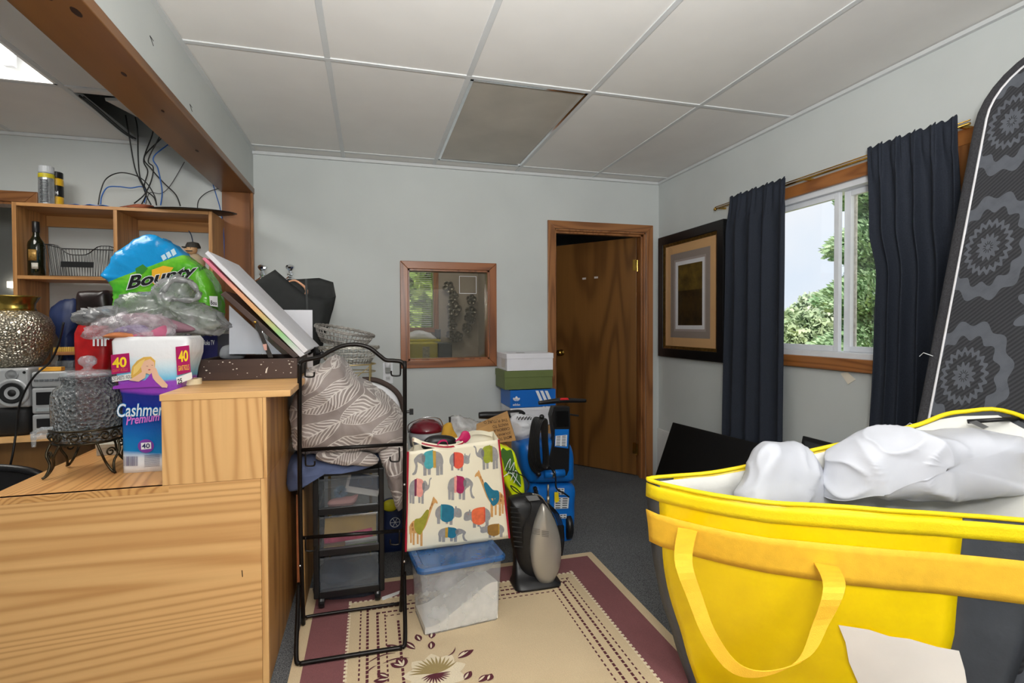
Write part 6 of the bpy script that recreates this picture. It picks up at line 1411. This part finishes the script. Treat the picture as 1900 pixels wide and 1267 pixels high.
def elephant(bb, c1, c2, flip=False, trunk='down'):
    tr = ([(.20, .15), (.05, .35), (.10, .60), (.06, .82), (.0, .90), (.02, .96), (.12, .90), (.17, .62), (.16, .45), (.28, .40), (.30, .18)], True) if trunk == 'down' else ([(.30, .30), (.14, .28), (.10, .08), (.02, .0), (.0, .05), (.06, .12), (.08, .34), (.16, .46), (.30, .48)], True)
    body = ([(.26, .30), (.40, .10), (.65, .05), (.88, .15), (.97, .40), (.94, .62), (.70, .68), (.42, .66), (.28, .52)], True)
    head = ([(.16, .30), (.26, .12), (.38, .18), (.40, .42), (.30, .52), (.19, .46)], True)
    printed('printed_elephant', bb, [('gr', [body, head, tr, leg(.34, .11, .55, 1.0), leg(.48, .10, .55, .97), leg(.74, .11, .55, 1.0), leg(.86, .10, .45, .98)]), (c1, [([(.38, .10), (.60, .02), (.66, .05), (.66, .62), (.52, .74), (.40, .66), (.36, .40)], True)]), (c2, [([(.64, .03), (.74, .05), (.74, .70), (.66, .70)], False), ([(.235, .27), (.25, .27), (.25, .30), (.235, .30)], False)]), ('gd', [([(.30, .20), (.40, .22), (.39, .46), (.31, .42)], True)])], flip)
def giraffe(bb, c1, flip=False):
    printed('printed_giraffe', bb, [('tan', [([(.0, .14), (.02, .08), (.10, .03), (.13, .0), (.17, .04), (.20, .10), (.36, .34), (.50, .44), (.85, .48), (.97, .60), (.92, .72), (.60, .72), (.42, .60), (.30, .42), (.12, .14)], True), leg(.52, .09, .60, .99), leg(.66, .07, .60, .95), leg(.80, .08, .60, .97), leg(.90, .07, .55, .93), ([(.95, .55), (1., .60), (.99, .76), (.96, .74)], False)]), (c1, [([(.30, .30), (.38, .26), (.60, .42), (.80, .46), (.80, .66), (.62, .76), (.50, .66), (.36, .46)], True)]), ('spot', [([(.16, .12), (.20, .13), (.22, .18), (.18, .17)], False), ([(.22, .19), (.27, .20), (.29, .26), (.25, .25)], False), ([(.86, .52), (.92, .53), (.92, .60), (.86, .59)], False), ([(.84, .62), (.90, .63), (.89, .68), (.84, .68)], False)])], flip)
def hippo(bb, c1, c2, flip=False, horn=False):
    L_ = [([(.0, .50), (.03, .30), (.14, .22), (.28, .24), (.34, .40), (.30, .58), (.12, .66), (.02, .62)], True), ([(.26, .28), (.45, .10), (.75, .06), (.95, .25), (.98, .55), (.85, .72), (.5, .76), (.28, .66)], True), leg(.34, .12, .62, 1.0), leg(.50, .10, .62, .95), leg(.80, .12, .60, .95), ([(.18, .24), (.20, .12), (.25, .14), (.25, .26)], False)]
    if horn: L_.append(([(.0, .40), (-.06, .10), (.10, .34)], False))
    printed('printed_rhino' if horn else 'printed_hippo', bb, [('gr', L_), (c1, [([(.30, .22), (.46, .07), (.72, .03), (.78, .10), (.78, .70), (.62, .86), (.46, .84), (.32, .70)], True)]), (c2, [([(.74, .05), (.79, .10), (.79, .70), (.75, .72)], False), ([(.16, .32), (.18, .32), (.18, .36), (.16, .36)], False)])], flip)
elephant((190, 410, 440, 605), 'teal', 'gold'); hippo((480, 435, 640, 580), 'red', 'plum', True, True); elephant((675, 400, 875, 580), 'lime', 'olive', False, 'up')
elephant((160, 620, 340, 820), 'pink', 'plum', True, 'up'); elephant((460, 610, 675, 795), 'mag', 'pink', True); giraffe((680, 580, 915, 935), 'blue'); giraffe((165, 765, 385, 1155), 'olive', True)
hippo((365, 820, 575, 985), 'blue', 'teal', True); hippo((590, 850, 805, 1010), 'orange', 'red'); elephant((385, 1000, 620, 1118), 'blue', 'gold', True); hippo((722, 978, 912, 1088), 'brown', 'gold', False, True)

# ------------------------------------------------------------------ heap behind the tote
big = thing('storage_crate', 'orange-yellow storage carton half hidden behind the tote', 'box', (.50, 2.82, 0))
MB().box(.30, .57, 2.62, 3.02, .001, .575).build('carton', mat('orange_card', (226, 160, 40), .5, var=.08), big, bevel=.004)
MB().box(.295, .70, 2.615, 3.025, .576, .60).build('lid', mat('orange_card2', (236, 172, 52), .5, var=.05), big, bevel=.003)
Z6 = .6005
def P2(x, y, d): return PY(720+x/4.224, 740+y/4.224, d)
c = P2(300, 245, 2.75)
rp_ = thing('cooker', 'dark red domed cooker with a wire handle behind the tote', 'cooker', (c.x, 2.75, Z6))
MB().lathe([(.07, 0), (.085, .01), (.092, .06), (.090, .085)], (c.x, 2.75, Z6), 28).build('pot', mat('grey_enamel', (150, 152, 156), .3), rp_, smooth=True)
MB().lathe([(.092, .085), (.088, .10), (.07, .125), (.04, .142), (.004, .148)], (c.x, 2.75, Z6), 28).build('dome', mat('dark_red_gloss', (104, 20, 34), .2, coat=.4), rp_, smooth=True)
MB().tube(catmull([(c.x-.094, 2.75, Z6+.08), (c.x-.092, 2.72, Z6+.13), (c.x-.02, 2.69, Z6+.165), (c.x+.06, 2.70, Z6+.155), (c.x+.09, 2.74, Z6+.10)], 6), .0028, 7).build('wire_handle', M_chrome, rp_, smooth=True)
soft('gold_cloth', 'mustard gold cloth heaped beside the red cooker', 'cloth', ((818, 822), (820, 800), (828, 786), (838, 784), (842, 800), (850, 815), (845, 826)), 2.66, 2.635, 2.70, mat('mustard', (206, 158, 52), .8, var=.15), p=2.2, amp=.004, fold=.008)
soft('clear_plastic_bag', 'crinkled clear plastic bag between the cooker and cardboard box', 'bag', ((834, 824), (832, 800), (836, 778), (850, 772), (880, 782), (904, 786), (915, 800), (905, 824)), 2.84, 2.78, 2.92, filmmat('clear_bag_grey', (196, 198, 200), .6, .2, .2, 22, .8), p=2.2, amp=.006, fold=.016)
o = MB().tube(catmull([P2(488, 255, 2.70), P2(480, 215, 2.70), P2(484, 180, 2.70), P2(484, 140, 2.70)], 5), [.004+.003*abs(k/15-.2) for k in range(16)], 8).build('ladle', M_black, None, smooth=True); tag(o, 'black kitchen ladle handle sticking up from the heap', 'ladle')
soft('black_pouch', 'black pouch inside the mouth of the animal tote', 'pouch', ((785, 832), (788, 816), (805, 808), (840, 810), (846, 822), (835, 834)), yF+.055, yF+.025, yF+.085, M_black, p=2.4, amp=.003)
# black vacuum nozzle lying across
nz1, nz2 = P2(715, 130, 2.96), P2(1060, 125, 2.96)
vn = thing('vacuum_nozzle', 'long black vacuum nozzle lying on top of the heap', 'nozzle', (nz1+nz2)/2)
MB().tube(catmull([P2(712, 130, 2.96), P2(760, 128, 2.96), P2(860, 128, 2.96), P2(960, 118, 2.96), P2(1030, 112, 2.96), P2(1062, 128, 2.96)], 5), [.018+.006*math.sin(math.pi*k/25) for k in range(26)], 14).build('tube_body', M_black, vn, smooth=True)
MB().prism([P2(958, 110, 2.935), P2(1024, 106, 2.935), P2(1026, 132, 2.935), P2(962, 140, 2.935)], (0, -.001, 0)).build('sticker', mat('grey_sticker', (180, 182, 184), .5), vn)
# cardboard box with upside-down printing
ck = [P2(690, 245, 2.64), P2(945, 135, 2.66), P2(1004, 328, 2.66), P2(800, 352, 2.64)]
cbx = thing('cardboard_box', 'small cardboard box with slogan printing tipped on the heap', 'box', tuple((ck[2]+ck[3])/2))
MB().prism(ck, (.03, .14, .005)).build('carton', mat('kraft_card', (186, 142, 88), .75, var=.06, vs=30), cbx, bevel=.002)
b_ = MB()
for k, s in enumerate(('MOVE TO', 'JOURNEY', 'CARBON A', 'WASTE TO', 'THE FUTURE O')):
    y0 = 305-k*33; xr = 975-k*8; wl = (108, 118, 128, 128, 190)[k]
    q = quadmap(P2(xr, y0, 2.652), P2(xr-wl, y0+22, 2.652), P2(xr-wl-4, y0-2, 2.652), P2(xr-4, y0-24, 2.652), .004)
    q = (lambda A, B, C_, D: (lambda a, b: (A*(1-a)+B*a)*b+(D*(1-a)+C_*a)*(1-b)))(P2(xr-4, y0+2, 2.634), P2(xr-wl, y0+24, 2.634), P2(xr-wl-5, y0+2, 2.634), P2(xr-9, y0-20, 2.634))
    textquad(b_, s, q, 0, 1, 0, 1, offset=.01)
b_.build('lettering', mat('brown_ink', (66, 44, 30), .7), cbx)
# pale plastic bag with dark scribble
sb = thing('shopping_bag', 'pale grey plastic bag with black print beside the cardboard box', 'bag', tuple(PY(982, 815, 2.86)))
MB().soft([P2(x, y, 2.86) for x, y in ((965, 300), (960, 190), (985, 140), (1050, 120), (1120, 135), (1175, 150), (1190, 230), (1160, 300), (1060, 320))], 2.78, 2.94, p=2.2, rings=20, sub=6, amp=.005, fs=14, fold=.012, seed=4).build('film', mat('pale_bag', (206, 208, 214), .4, var=.05), sb, smooth=True)
b_ = MB(); textquad(b_, 'Smart', quadmap(P2(1020, 132, 2.79), P2(1135, 150, 2.79), P2(1132, 182, 2.79), P2(1010, 178, 2.79)), 0, 1, 0, 1, shear=.4, offset=.01) if 0 else [b_.tube(catmull([P2(1005+k*24, 160, 2.79), P2(1015+k*24, 138, 2.788), P2(1022+k*24, 165, 2.788), P2(1030+k*24, 142, 2.79)], 4), .0018, 5) for k in range(5)]
b_.build('scribble_print', M_black, sb)
# neon bag
ng = thing('crisp_bag', 'neon yellow-green foil bag with dark leaf print behind the tote', 'bag', tuple(PY(950, 918, 2.50)))
Zn = PZ(950, 1000, 0)
MB().soft([P2(x, y, 2.52) for x, y in ((860, 350), (905, 362), (980, 400), (1010, 500), (1045, 600), (1060, 720), (1060, 1100), (1060, 1480), (1010, 1500), (1005, 1000), (960, 760), (900, 640), (870, 500))], 2.47, 2.57, p=3, rings=14, amp=.004).build('foil', mat('neon_foil', (206, 222, 20), .3, var=.12, vs=20), ng, smooth=True)
def flatpoly(name, pts, d, m, par, n=3): MB().poly([P2(x, y, d) for x, y in curve(pts, n)]).build(name, m, par)
flatpoly('printed_leaves', [(880, 430), (900, 385), (930, 405), (965, 400), (985, 460), (1000, 540), (1035, 600), (1040, 690), (1000, 660), (960, 600), (920, 560), (900, 480)], 2.462, mat('leaf_green', (62, 104, 36), .4), ng)
b_ = MB()
for k, pts in enumerate((((915, 560), (940, 500), (960, 470), (950, 540)), ((930, 600), (975, 520), (990, 500), (975, 590)), ((960, 640), (1000, 560), (1010, 600), (985, 660)), ((905, 610), (960, 580), (1010, 640), (1040, 680)))): b_.tube(catmull([P2(x, y, 2.458) for x, y in pts], 5), .0016, 5)
b_.build('printed_curls', M_white, ng)

# ------------------------------------------------------------------ stacked shoe boxes by the door
SY = 3.40
def sbox(name, label, pxl, pxr, yt, yb, m, ml, lidh, d=.27, zf=None):
    a, b = PY(pxl, yt, SY), PY(pxr, yt, SY); z1_ = a.z; z0_ = PY(pxl, yb, SY).z if zf is None else zf
    t = thing(name, label, 'box', ((a.x+b.x)/2, SY+d/2, z0_))
    MB().box(a.x+.003, b.x-.003, SY+.003, SY+d-.003, z0_+.0006, z1_-.003).build('carton', m, t, bevel=.0015)
    if lidh: MB().box(a.x, b.x, SY, SY+d, z1_-lidh, z1_).build('lid', ml, t, bevel=.0015)
    return t, a.x, b.x, z0_, z1_
M_shw, M_shg, M_sbl = mat('white_shoebox', (228, 228, 234), .5, var=.02), mat('green_shoebox', (100, 113, 62), .55, var=.05), mat('blue_shoebox', (16, 104, 196), .4, var=.03)
t4, *_ = sbox('shoe_box', 'white shoe box under the blue striped box', 947, 1031, 758, 792, M_shw, M_shw, .02)
z4 = _[2]
tc_, *_ = sbox('carton', 'plain brown carton at the bottom of the shoe box stack', 940, 1034, 792.6, 0, mat('kraft_card', (186, 142, 88), .75, var=.06, vs=30), None, 0, zf=0.0)
t3, a, b, z0, z1 = sbox('shoe_box', 'blue shoe box with three white stripes in the stack', 946, 1032, 724, 757.4, M_sbl, M_sbl, 0)
def p2b(x, y): return PY(720+x/4.224, 460+y/4.224, SY)+Vector((0, -.0012, 0))
b_ = MB()
for k in range(3): b_.poly([p2b(1155+k*36, 1118), p2b(1178+k*36, 1118), p2b(1206+k*36+14, 1215), p2b(1182+k*36+14, 1215)])
for k in range(4): b_.poly([p2b(1212+k*26, 1240), p2b(1228+k*26, 1240), p2b(1230+k*26, 1250), p2b(1214+k*26, 1250)])
b_.build('stripes', M_white, t3)
b_ = MB(); textquad(b_, 'adidas', quadmap(p2b(978, 1218), p2b(1035, 1218), p2b(1035, 1236), p2b(978, 1236), .0005), 0, 1, 0, 1, offset=.015)
cx, cyq = 1006, 1206
for ang_, l_, w_ in ((90, 36, 11), (140, 34, 10), (40, 34, 10)):
    a_ = math.radians(ang_); P_ = []
    for s in (1, -1):
        for k in range(9):
            t_ = k/8 if s > 0 else 1-k/8; ww = s*w_*math.sin(math.pi*min(1, t_*.9+.05))**.7
            P_.append((cx+l_*t_*math.cos(a_)-ww*math.sin(a_), cyq-8-(l_*t_*math.sin(a_)+ww*math.cos(a_))))
    b_.poly([p2b(*q) for q in P_])
b_.build('emblem', M_white, t3)
b_ = MB()
for y in (1192, 1199, 1206): b_.poly([p2b(980, y)+Vector((0, -.0006, 0)), p2b(1034, y)+Vector((0, -.0006, 0)), p2b(1034, y+2.5)+Vector((0, -.0006, 0)), p2b(980, y+2.5)+Vector((0, -.0006, 0))])
b_.build('emblem_lines', M_sbl, t3)
t2, *_ = sbox('shoe_box', 'olive green shoe box in the stack', 936, 1026, 689, 723.6, M_shg, M_shg, .045)
t1, a, b, z0, z1 = sbox('shoe_box', 'white shoe box on top of the stack', 940, 1027, 656.5, 688.6, M_shw, M_shw, .036)
MB().box(a-.0012, a-.0002, SY+.04, SY+.14, z0+.02, z0+.08).build('size_label', mat('size_label', (206, 200, 196), .6, var=.2, vs=200), t1)
b_ = MB().box(a+.10, a+.16, SY+.10, SY+.125, z1+.0002, z1+.001); b_.build('printed_mark', mat('print_dark', (60, 60, 62), .6), t1)

# ------------------------------------------------------------------ blue carpet cleaner
M_cb = mat('blue_shell', (14, 104, 190), .3, var=.05, coat=.3)
cm = thing('carpet_cleaner', 'blue and black carpet cleaner with coiled cord and T-handle', 'carpet cleaner', (.98, 2.85, 0))
D = 2.74
MB().soft([P2(x, y, 2.80) for x, y in ((1010, 390), (1040, 330), (1110, 300), (1200, 296), (1300, 300), (1400, 330), (1438, 420), (1440, 560), (1430, 630), (1300, 640), (1120, 645), (1070, 620), (1030, 520))], 2.72, 2.98, p=5, rings=16, amp=.0).build('upper_tank', M_cb, cm, smooth=True)
MB().soft([P2(x, y, 2.84) for x, y in ((1090, 650), (1200, 642), (1420, 640), (1436, 800), (1430, 980), (1400, 1090), (1250, 1120), (1120, 1110), (1090, 900))], 2.75, 2.99, p=6, rings=14, amp=0).build('lower_body', M_cb, cm, smooth=True)
MB().box(.80, 1.06, 2.74, 2.98, .02, .10).build('base', M_black, cm, bevel=.01)
for (x, y, r_) in ((P2(1418, 1090, 2.74).x+.005, 2.79, .078), (.785, 2.80, .06)):
    k_ = MB(); k_.lathe([(.01, -.02), (r_*.8, -.02), (r_, -.012), (r_, .012), (r_*.8, .02), (.01, .02)], n=24); c_ = MB(); c_.add([Vector((x+p.z, y+p.x, r_+p.y+.001)) for p in k_.v], k_.f); c_.build('wheel', M_black, cm, smooth=True)
MB().prism([P2(x, y, 2.716) for x, y in ((1295, 60), (1425, 60), (1430, 200), (1420, 560), (1400, 605), (1250, 605), (1240, 560), (1300, 300), (1275, 130))], (0, .05, 0)).build('handle_column', M_black, cm, bevel=.004)
MB().prism([P2(x, y, 2.713) for x, y in ((1312, 90), (1412, 90), (1416, 215), (1310, 220))], (0, -.006, 0)).build('column_panel', mat('black_gloss', (14, 14, 15), .18), cm, bevel=.003)
hb = MB().tube(catmull([P2(1180, 32, 2.70), P2(1260, 22, 2.70), P2(1350, 12, 2.70), P2(1450, 12, 2.70), P2(1550, 14, 2.70)], 5), [.010+.004*math.sin(math.pi*k/20) for k in range(21)], 12); hb.build('grip_bar', M_black, cm, smooth=True)
MB().prism([P2(x, y, 2.682) for x, y in ((1355, -6), (1410, -8), (1420, 8), (1350, 10))], (0, .01, 0)).build('trigger', mat('trigger_red', (196, 30, 36), .4), cm, bevel=.002)
MB().rod(P2(1425, 122, 2.74), P2(1492, 132, 2.74), .005).build('lever', M_black, cm)
# coiled cord on hooks
for k in range(7):
    x0 = 1120+k*11; pts = [(x0+20, 160+k*4), (x0-5, 300), (x0-14+k*3, 480), (x0+35, 575-k*6), (x0+95-k*4, 520), (x0+92-k*5, 330), (x0+70-k*2, 170)]
    MB().tube(catmull([P2(x, y, 2.675-.004*k) for x, y in pts], 6, True), .0055, 8, closed=True).build('cord_loop', M_cab, cm, smooth=True)
MB().tube(catmull([P2(x, y, 2.66) for x, y in ((1260, 520), (1310, 600), (1320, 700), (1380, 740), (1420, 770))], 5), .0045, 8).build('cord_tail', M_cab, cm, smooth=True)
MB().rod(P2(1205, 140, 2.70), P2(1205, 140, 2.64), .014).build('cord_hook', M_black, cm, smooth=True); MB().rod(P2(1180, 590, 2.72), P2(1180, 590, 2.64), .014).build('cord_hook', M_black, cm, smooth=True)
MB().rod(P2(1225, 590, 2.715), P2(1380, 580, 2.715), .022, 16).build('hose_coupling', M_cb, cm, smooth=True)
MB().rod(P2(1282, 588, 2.713), P2(1306, 586, 2.713), .0235, 16).build('hose_clamp', M_chrome, cm, smooth=True)
M_lb = mat('label_white', (218, 222, 226), .5)
def plabel(pts, d, rows, cols=(M_lb,)):
    o = MB().prism([P2(x, y, d) for x, y in pts], (0, .001, 0)).build('label', M_lb, cm); b_ = MB(); q = quadmap(*[P2(x, y, d-.0012) for x, y in pts])
    for r_ in range(rows):
        for s in range(2):
            b_.poly([q(.08+.48*s, 1-(r_+.35)/rows), q(.42+.48*s, 1-(r_+.35)/rows), q(.42+.48*s, 1-(r_+.8)/rows), q(.08+.48*s, 1-(r_+.8)/rows)])
    b_.build('label_print', mat('label_ink', (60, 66, 76), .6), o)
MB().prism([P2(x, y, 2.714) for x, y in ((1308, 238), (1418, 238), (1412, 388), (1306, 376))], (0, .002, 0)).build('blue_plate', M_cb, cm)
plabel(((1314, 290), (1404, 282), (1400, 372), (1310, 368)), 2.712, 7); plabel(((1305, 772), (1420, 772), (1412, 858), (1303, 862)), 2.744, 5); plabel(((1330, 700), (1382, 700), (1380, 750), (1328, 752)), 2.744, 3); plabel(((1345, 905), (1400, 902), (1398, 935), (1345, 938)), 2.744, 2)
MB().prism([P2(x, y, 2.735) for x, y in ((1305, 732), (1335, 732), (1342, 800), (1318, 815), (1306, 800))], (0, .006, 0)).build('yellow_clip', mat('clip_yellow', (232, 206, 30), .4), cm, bevel=.001)
MB().rod(P2(1255, 670, 2.735), P2(1255, 760, 2.735), .006).rod(P2(1255, 760, 2.735), P2(1255, 840, 2.735), .009).build('valve', mat('valve_metal', (170, 160, 140), .3, .7), cm, smooth=True)
MB().tube([P2(1150+3*k, 690+12*k, 2.74) for k in range(12)], [.013 if k % 2 else .010 for k in range(12)], 10).build('bellows_hose', M_black, cm)

# ------------------------------------------------------------------ oval fan heater
fh = thing('fan_heater', 'black oval fan heater with silver front on a wide foot', 'heater', (.77, 2.34, RZ))
def P3(x, y, d): return PY(740+x/4.525, 980+y/4.525, d)
f0, f1 = PZ(945, 1090, RZ), PZ(1035, 1085, RZ)
loft(MB(), [(.752, 2.335, RZ+.001, .115, .075), (.752, 2.335, RZ+.012, .115, .075), (.735, 2.36, RZ+.03, .085, .05), (.705, 2.385, RZ+.07, .045, .03), (.70, 2.39, RZ+.20, .04, .028)], 36).build('foot', mat('heater_black', (28, 28, 30), .4, var=.2, vs=30), fh, smooth=True)
MB().soft([P2(x, y, 2.37) for x, y in ((945, 800), (960, 770), (1020, 752), (1120, 740), (1200, 765), (1260, 840), (1310, 960), (1335, 1090), (1335, 1200), (1320, 1300), (1280, 1400), (1200, 1430), (1100, 1400), (1020, 1290), (970, 1120), (950, 940))], 2.30, 2.44, p=3, rings=18, amp=0).build('housing', mat('heater_black', (28, 28, 30), .4, var=.2, vs=30), fh, smooth=True)
MB().soft([P2(x, y, 2.335) for x, y in ((1195, 800), (1255, 870), (1305, 980), (1328, 1090), (1330, 1210), (1312, 1310), (1262, 1405), (1200, 1420), (1140, 1370), (1105, 1260), (1095, 1120), (1120, 970), (1160, 860))], 2.262, 2.335, p=2.6, rings=16, amp=0).build('silver_shell', mat('heater_silver', (178, 174, 166), .3, .55, var=.03), fh, smooth=True)
MB().tube(catmull([P2(x, y, 2.322) for x, y in ((1130, 745), (1200, 765), (1262, 860), (1312, 980), (1336, 1100), (1338, 1220), (1318, 1320), (1262, 1418))], 6), .0035, 8).build('rim_trim', M_chrome, fh, smooth=True)
b_ = MB()
for k in range(9): b_.tube([P2(955+4*k, 850+38*k, 2.295), P2(1030+3*k, 860+38*k, 2.290)], .003, 6)
b_.build('grille_bars', M_black, fh)
MB().prism([P2(x, y, 2.30) for x, y in ((1075, 760), (1165, 752), (1190, 790), (1100, 800))], (0, -.006, 0)).build('control_panel', mat('panel_grey', (110, 112, 114), .4), fh, bevel=.002)
b_ = MB()
for k in range(4):
    for j, x in enumerate((1135, 1205)): b_.poly([P2(x, 1015+k*13+j*18, 2.259), P2(x+55, 1022+k*13+j*18, 2.259), P2(x+55, 1026+k*13+j*18, 2.259), P2(x, 1019+k*13+j*18, 2.259)])
b_.build('printed_warning', mat('warn_ink', (96, 94, 92), .6), fh)
b_ = MB()
for k in range(7): b_.tube(catmull([P2(x, y, 2.41+.006*k) for x, y in ((1235+4*k, 820), (1300+6*k, 900), (1338+6*k, 1010), (1350+5*k, 1120), (1340+4*k, 1230))], 5), .0016, 5)
for k in range(12): b_.tube([P2(1255+7*k, 850+30*k, 2.41), P2(1290+7*k, 846+30*k, 2.45)], .0013, 5)
b_.build('rear_guard', M_cab, fh)
MB().tube(catmull([P2(x, y, 2.33) for x, y in ((930, 560), (1000, 575), (1075, 620), (1105, 680), (1060, 745), (1000, 700), (960, 680), (990, 720), (1050, 750))], 6), .0026, 7).build('power_cord', M_cab, fh, smooth=True)
MB().tube(catmull([P2(x, y, 2.288) for x, y in ((1075, 780), (1120, 830), (1105, 930), (1060, 1010), (1060, 1140))], 6), .0026, 7).build('hanging_cord', M_cab, fh, smooth=True)

# ------------------------------------------------------------------ wire baskets on a gold stand
M_silw = mat('silver_wicker', (190, 188, 180), .35, .6, var=.3, vs=80); M_gold = mat('gold_wire', (190, 170, 120), .35, .7)
bx, by_ = PY(648, 660, 2.88).x, 2.88
gs = thing('gold_stand', 'slim gold wire stand holding the silver baskets', 'stand', (bx, by_, 0))
zt_ = PY(690, 675, 2.86).z
def ell(cx, cy_, z, rx, ry, n=32): return [Vector((cx+rx*math.cos(2*math.pi*k/n), cy_+ry*math.sin(2*math.pi*k/n), z)) for k in range(n)]
MB().tube(ell(bx, by_, zt_, .135, .10), .0035, 7, closed=True).tube(ell(bx, by_, zt_-.04, .135, .10), .0025, 6, closed=True).tube(ell(bx, by_, .25, .12, .09), .003, 6, closed=True).build('ring', M_gold, gs, smooth=True)
for a in (.6, 2.5, 3.8, 5.6): MB().rod((bx+.135*math.cos(a), by_+.10*math.sin(a), zt_), (bx+.13*math.cos(a), by_+.095*math.sin(a), .001), .004).build('leg', M_gold, gs)
b_ = MB()
for a, b in ((3.8, 5.6), (5.6, 3.8)): b_.rod((bx+.135*math.cos(a), by_+.10*math.sin(a), zt_-.01), (bx+.135*math.cos(b), by_+.10*math.sin(b), zt_-.18), .0022)
b_.build('cross_brace', M_gold, gs)
def wbasket(label, c, rx, ry, h, tilt, m, seed):
    t = thing('wire_bowl', label, 'basket', c, rot=(tilt[0], tilt[1], 0)); n = 40
    q = MB()
    for z, f in ((0, .72), (h*.33, .84), (h*.66, .94), (h, 1.)): q.tube([Vector((rx*f*math.cos(2*math.pi*k/n), ry*f*math.sin(2*math.pi*k/n), z+.0025*math.sin(k*2.6))) for k in range(n)], .003, 6, closed=True)
    q.build('woven_ring', m, t, world=False, smooth=True)
    q = MB()
    for k in range(n):
        a = 2*math.pi*k/n; q.tube([Vector((rx*f*math.cos(a), ry*f*math.sin(a), z)) for z, f in ((0, .72), (h*.33, .84), (h*.66, .94), (h*1.03, 1.))], .0022, 5)
    for k in range(8):
        a = math.pi*k/8; q.rod((rx*.72*math.cos(a), ry*.72*math.sin(a), 0), (-rx*.72*math.cos(a), -ry*.72*math.sin(a), 0), .002, 5)
    q.build('wires', m, t, world=False, smooth=True)
    q = MB()
    for k in range(3): q.tube([Vector((rx*(1.02+.012*math.sin(9*a+k*2))*math.cos(a), ry*1.02*math.sin(a), h+.006*math.cos(11*a+k*2.1))) for a in [j*2*math.pi/72 for j in range(72)]], .0035, 6, closed=True)
    q.build('braided_rim', m, t, world=False, smooth=True)
    return t
wbasket('silver wire basket at the bottom of the pair on the gold stand', (bx, by_, zt_+.004), .150, .11, .085, (0, 0), M_silw, 1)
wbasket('silver woven basket tipped on top of the other basket', (bx-.035, by_+.01, zt_+.105), .150, .11, .075, (.10, .20), mat('silver_wicker2', (156, 152, 146), .4, .5, var=.3, vs=80), 2)

# ------------------------------------------------------------------ beyond the inside window
fa = thing('flower_wall_art', 'dark metal flower garland on the wall beyond the inside window', 'wall art', tuple(PY(850, 640, RY-.02)))
M_fl = mat('dark_metal_flower', (112, 106, 96), .28, .8, var=.3, vs=60)
for (x, y, r_) in ((470, 305, 45), (510, 375, 40), (495, 432, 30), (515, 480, 58), (492, 545, 26), (500, 600, 38), (485, 680, 34), (545, 695, 40), (650, 405, 40), (645, 500, 46), (620, 548, 28), (655, 565, 30), (615, 625, 40), (520, 715, 30)):
    c = PY(720+x/4.224, 460+y/4.224, RY-.03); R_ = (PY(720+(x+r_)/4.224, 460+y/4.224, RY-.03)-c).length
    f_ = MB()
    for k in range(5):
        a = k*1.2566+x*.01; cc_ = c+Vector((.55*R_*math.cos(a), -.004, .55*R_*math.sin(a)))
        q_ = MB(); q_.lathe([(.001, -.004), (R_*.3, 0), (R_*.5, .012), (R_*.52, .02), (R_*.28, .006), (.001, .002)], n=12)
        f_.add([cc_+Vector((p.x, -p.z, p.y)) for p in q_.v], q_.f)
    q_ = MB(); q_.lathe([(.001, .016), (R_*.16, .01), (R_*.18, 0)], n=10); f_.add([c+Vector((p.x, -p.z-.008, p.y)) for p in q_.v], q_.f)
    f_.build('flower', M_fl, fa, smooth=True)
M_yel_dim = mat('dimmed_yellow', (168, 158, 40), .4, var=.06)  # bag yellow darkened to olive to stand in for dimmer room light
def roombag(label, xl, xr, yt, y, d, dark, puff):
    a, b = PY(xl, yt, y), PY(xr, yt, y); t = thing('storage_bag', label, 'bag', ((a.x+b.x)/2, y+d/2, 0))
    xm = a.x+(b.x-a.x)*(.74 if dark else 1.)
    MB().box(a.x, xm-.0005, y, y+d, .001, a.z).build('yellow_panel', M_yel_dim, t, bevel=.01)
    if dark:
        MB().box(xm+.0005, b.x, y, y+d, .001, a.z).build('charcoal_panel', M_gry, t, bevel=.01)
        MB().box(xm-.13, xm-.07, y-.002, y-.0005, a.z-.20, a.z-.03).build('label', mat('room_label', (150, 146, 120), .6, var=.3, vs=60), t)
    if puff:
        MB().soft([Vector((a.x+(b.x-a.x)*u, y, a.z+v)) for u, v in ((.02, -.03), (.05, .03), (.25, .05), (.5, .08), (.7, .07), (.85, .045), (.9, -.03))], y+.03, y+d-.03, p=2.4, amp=.008, fold=.012).build('white_sheeting', M_sheet, t, smooth=True)
        MB().box(b.x-.02, b.x, y, y+d, a.z, a.z+.09).build('charcoal_flap', M_gry, t, bevel=.004)
roombag('yellow storage bag with charcoal end, dimmed to olive, beyond the inside window', 735, 839, 637, 4.40, .30, True, False)
roombag('storage bag with white sheeting behind the other one beyond the inside window', 735, 818, 630, 4.75, .30, False, True)
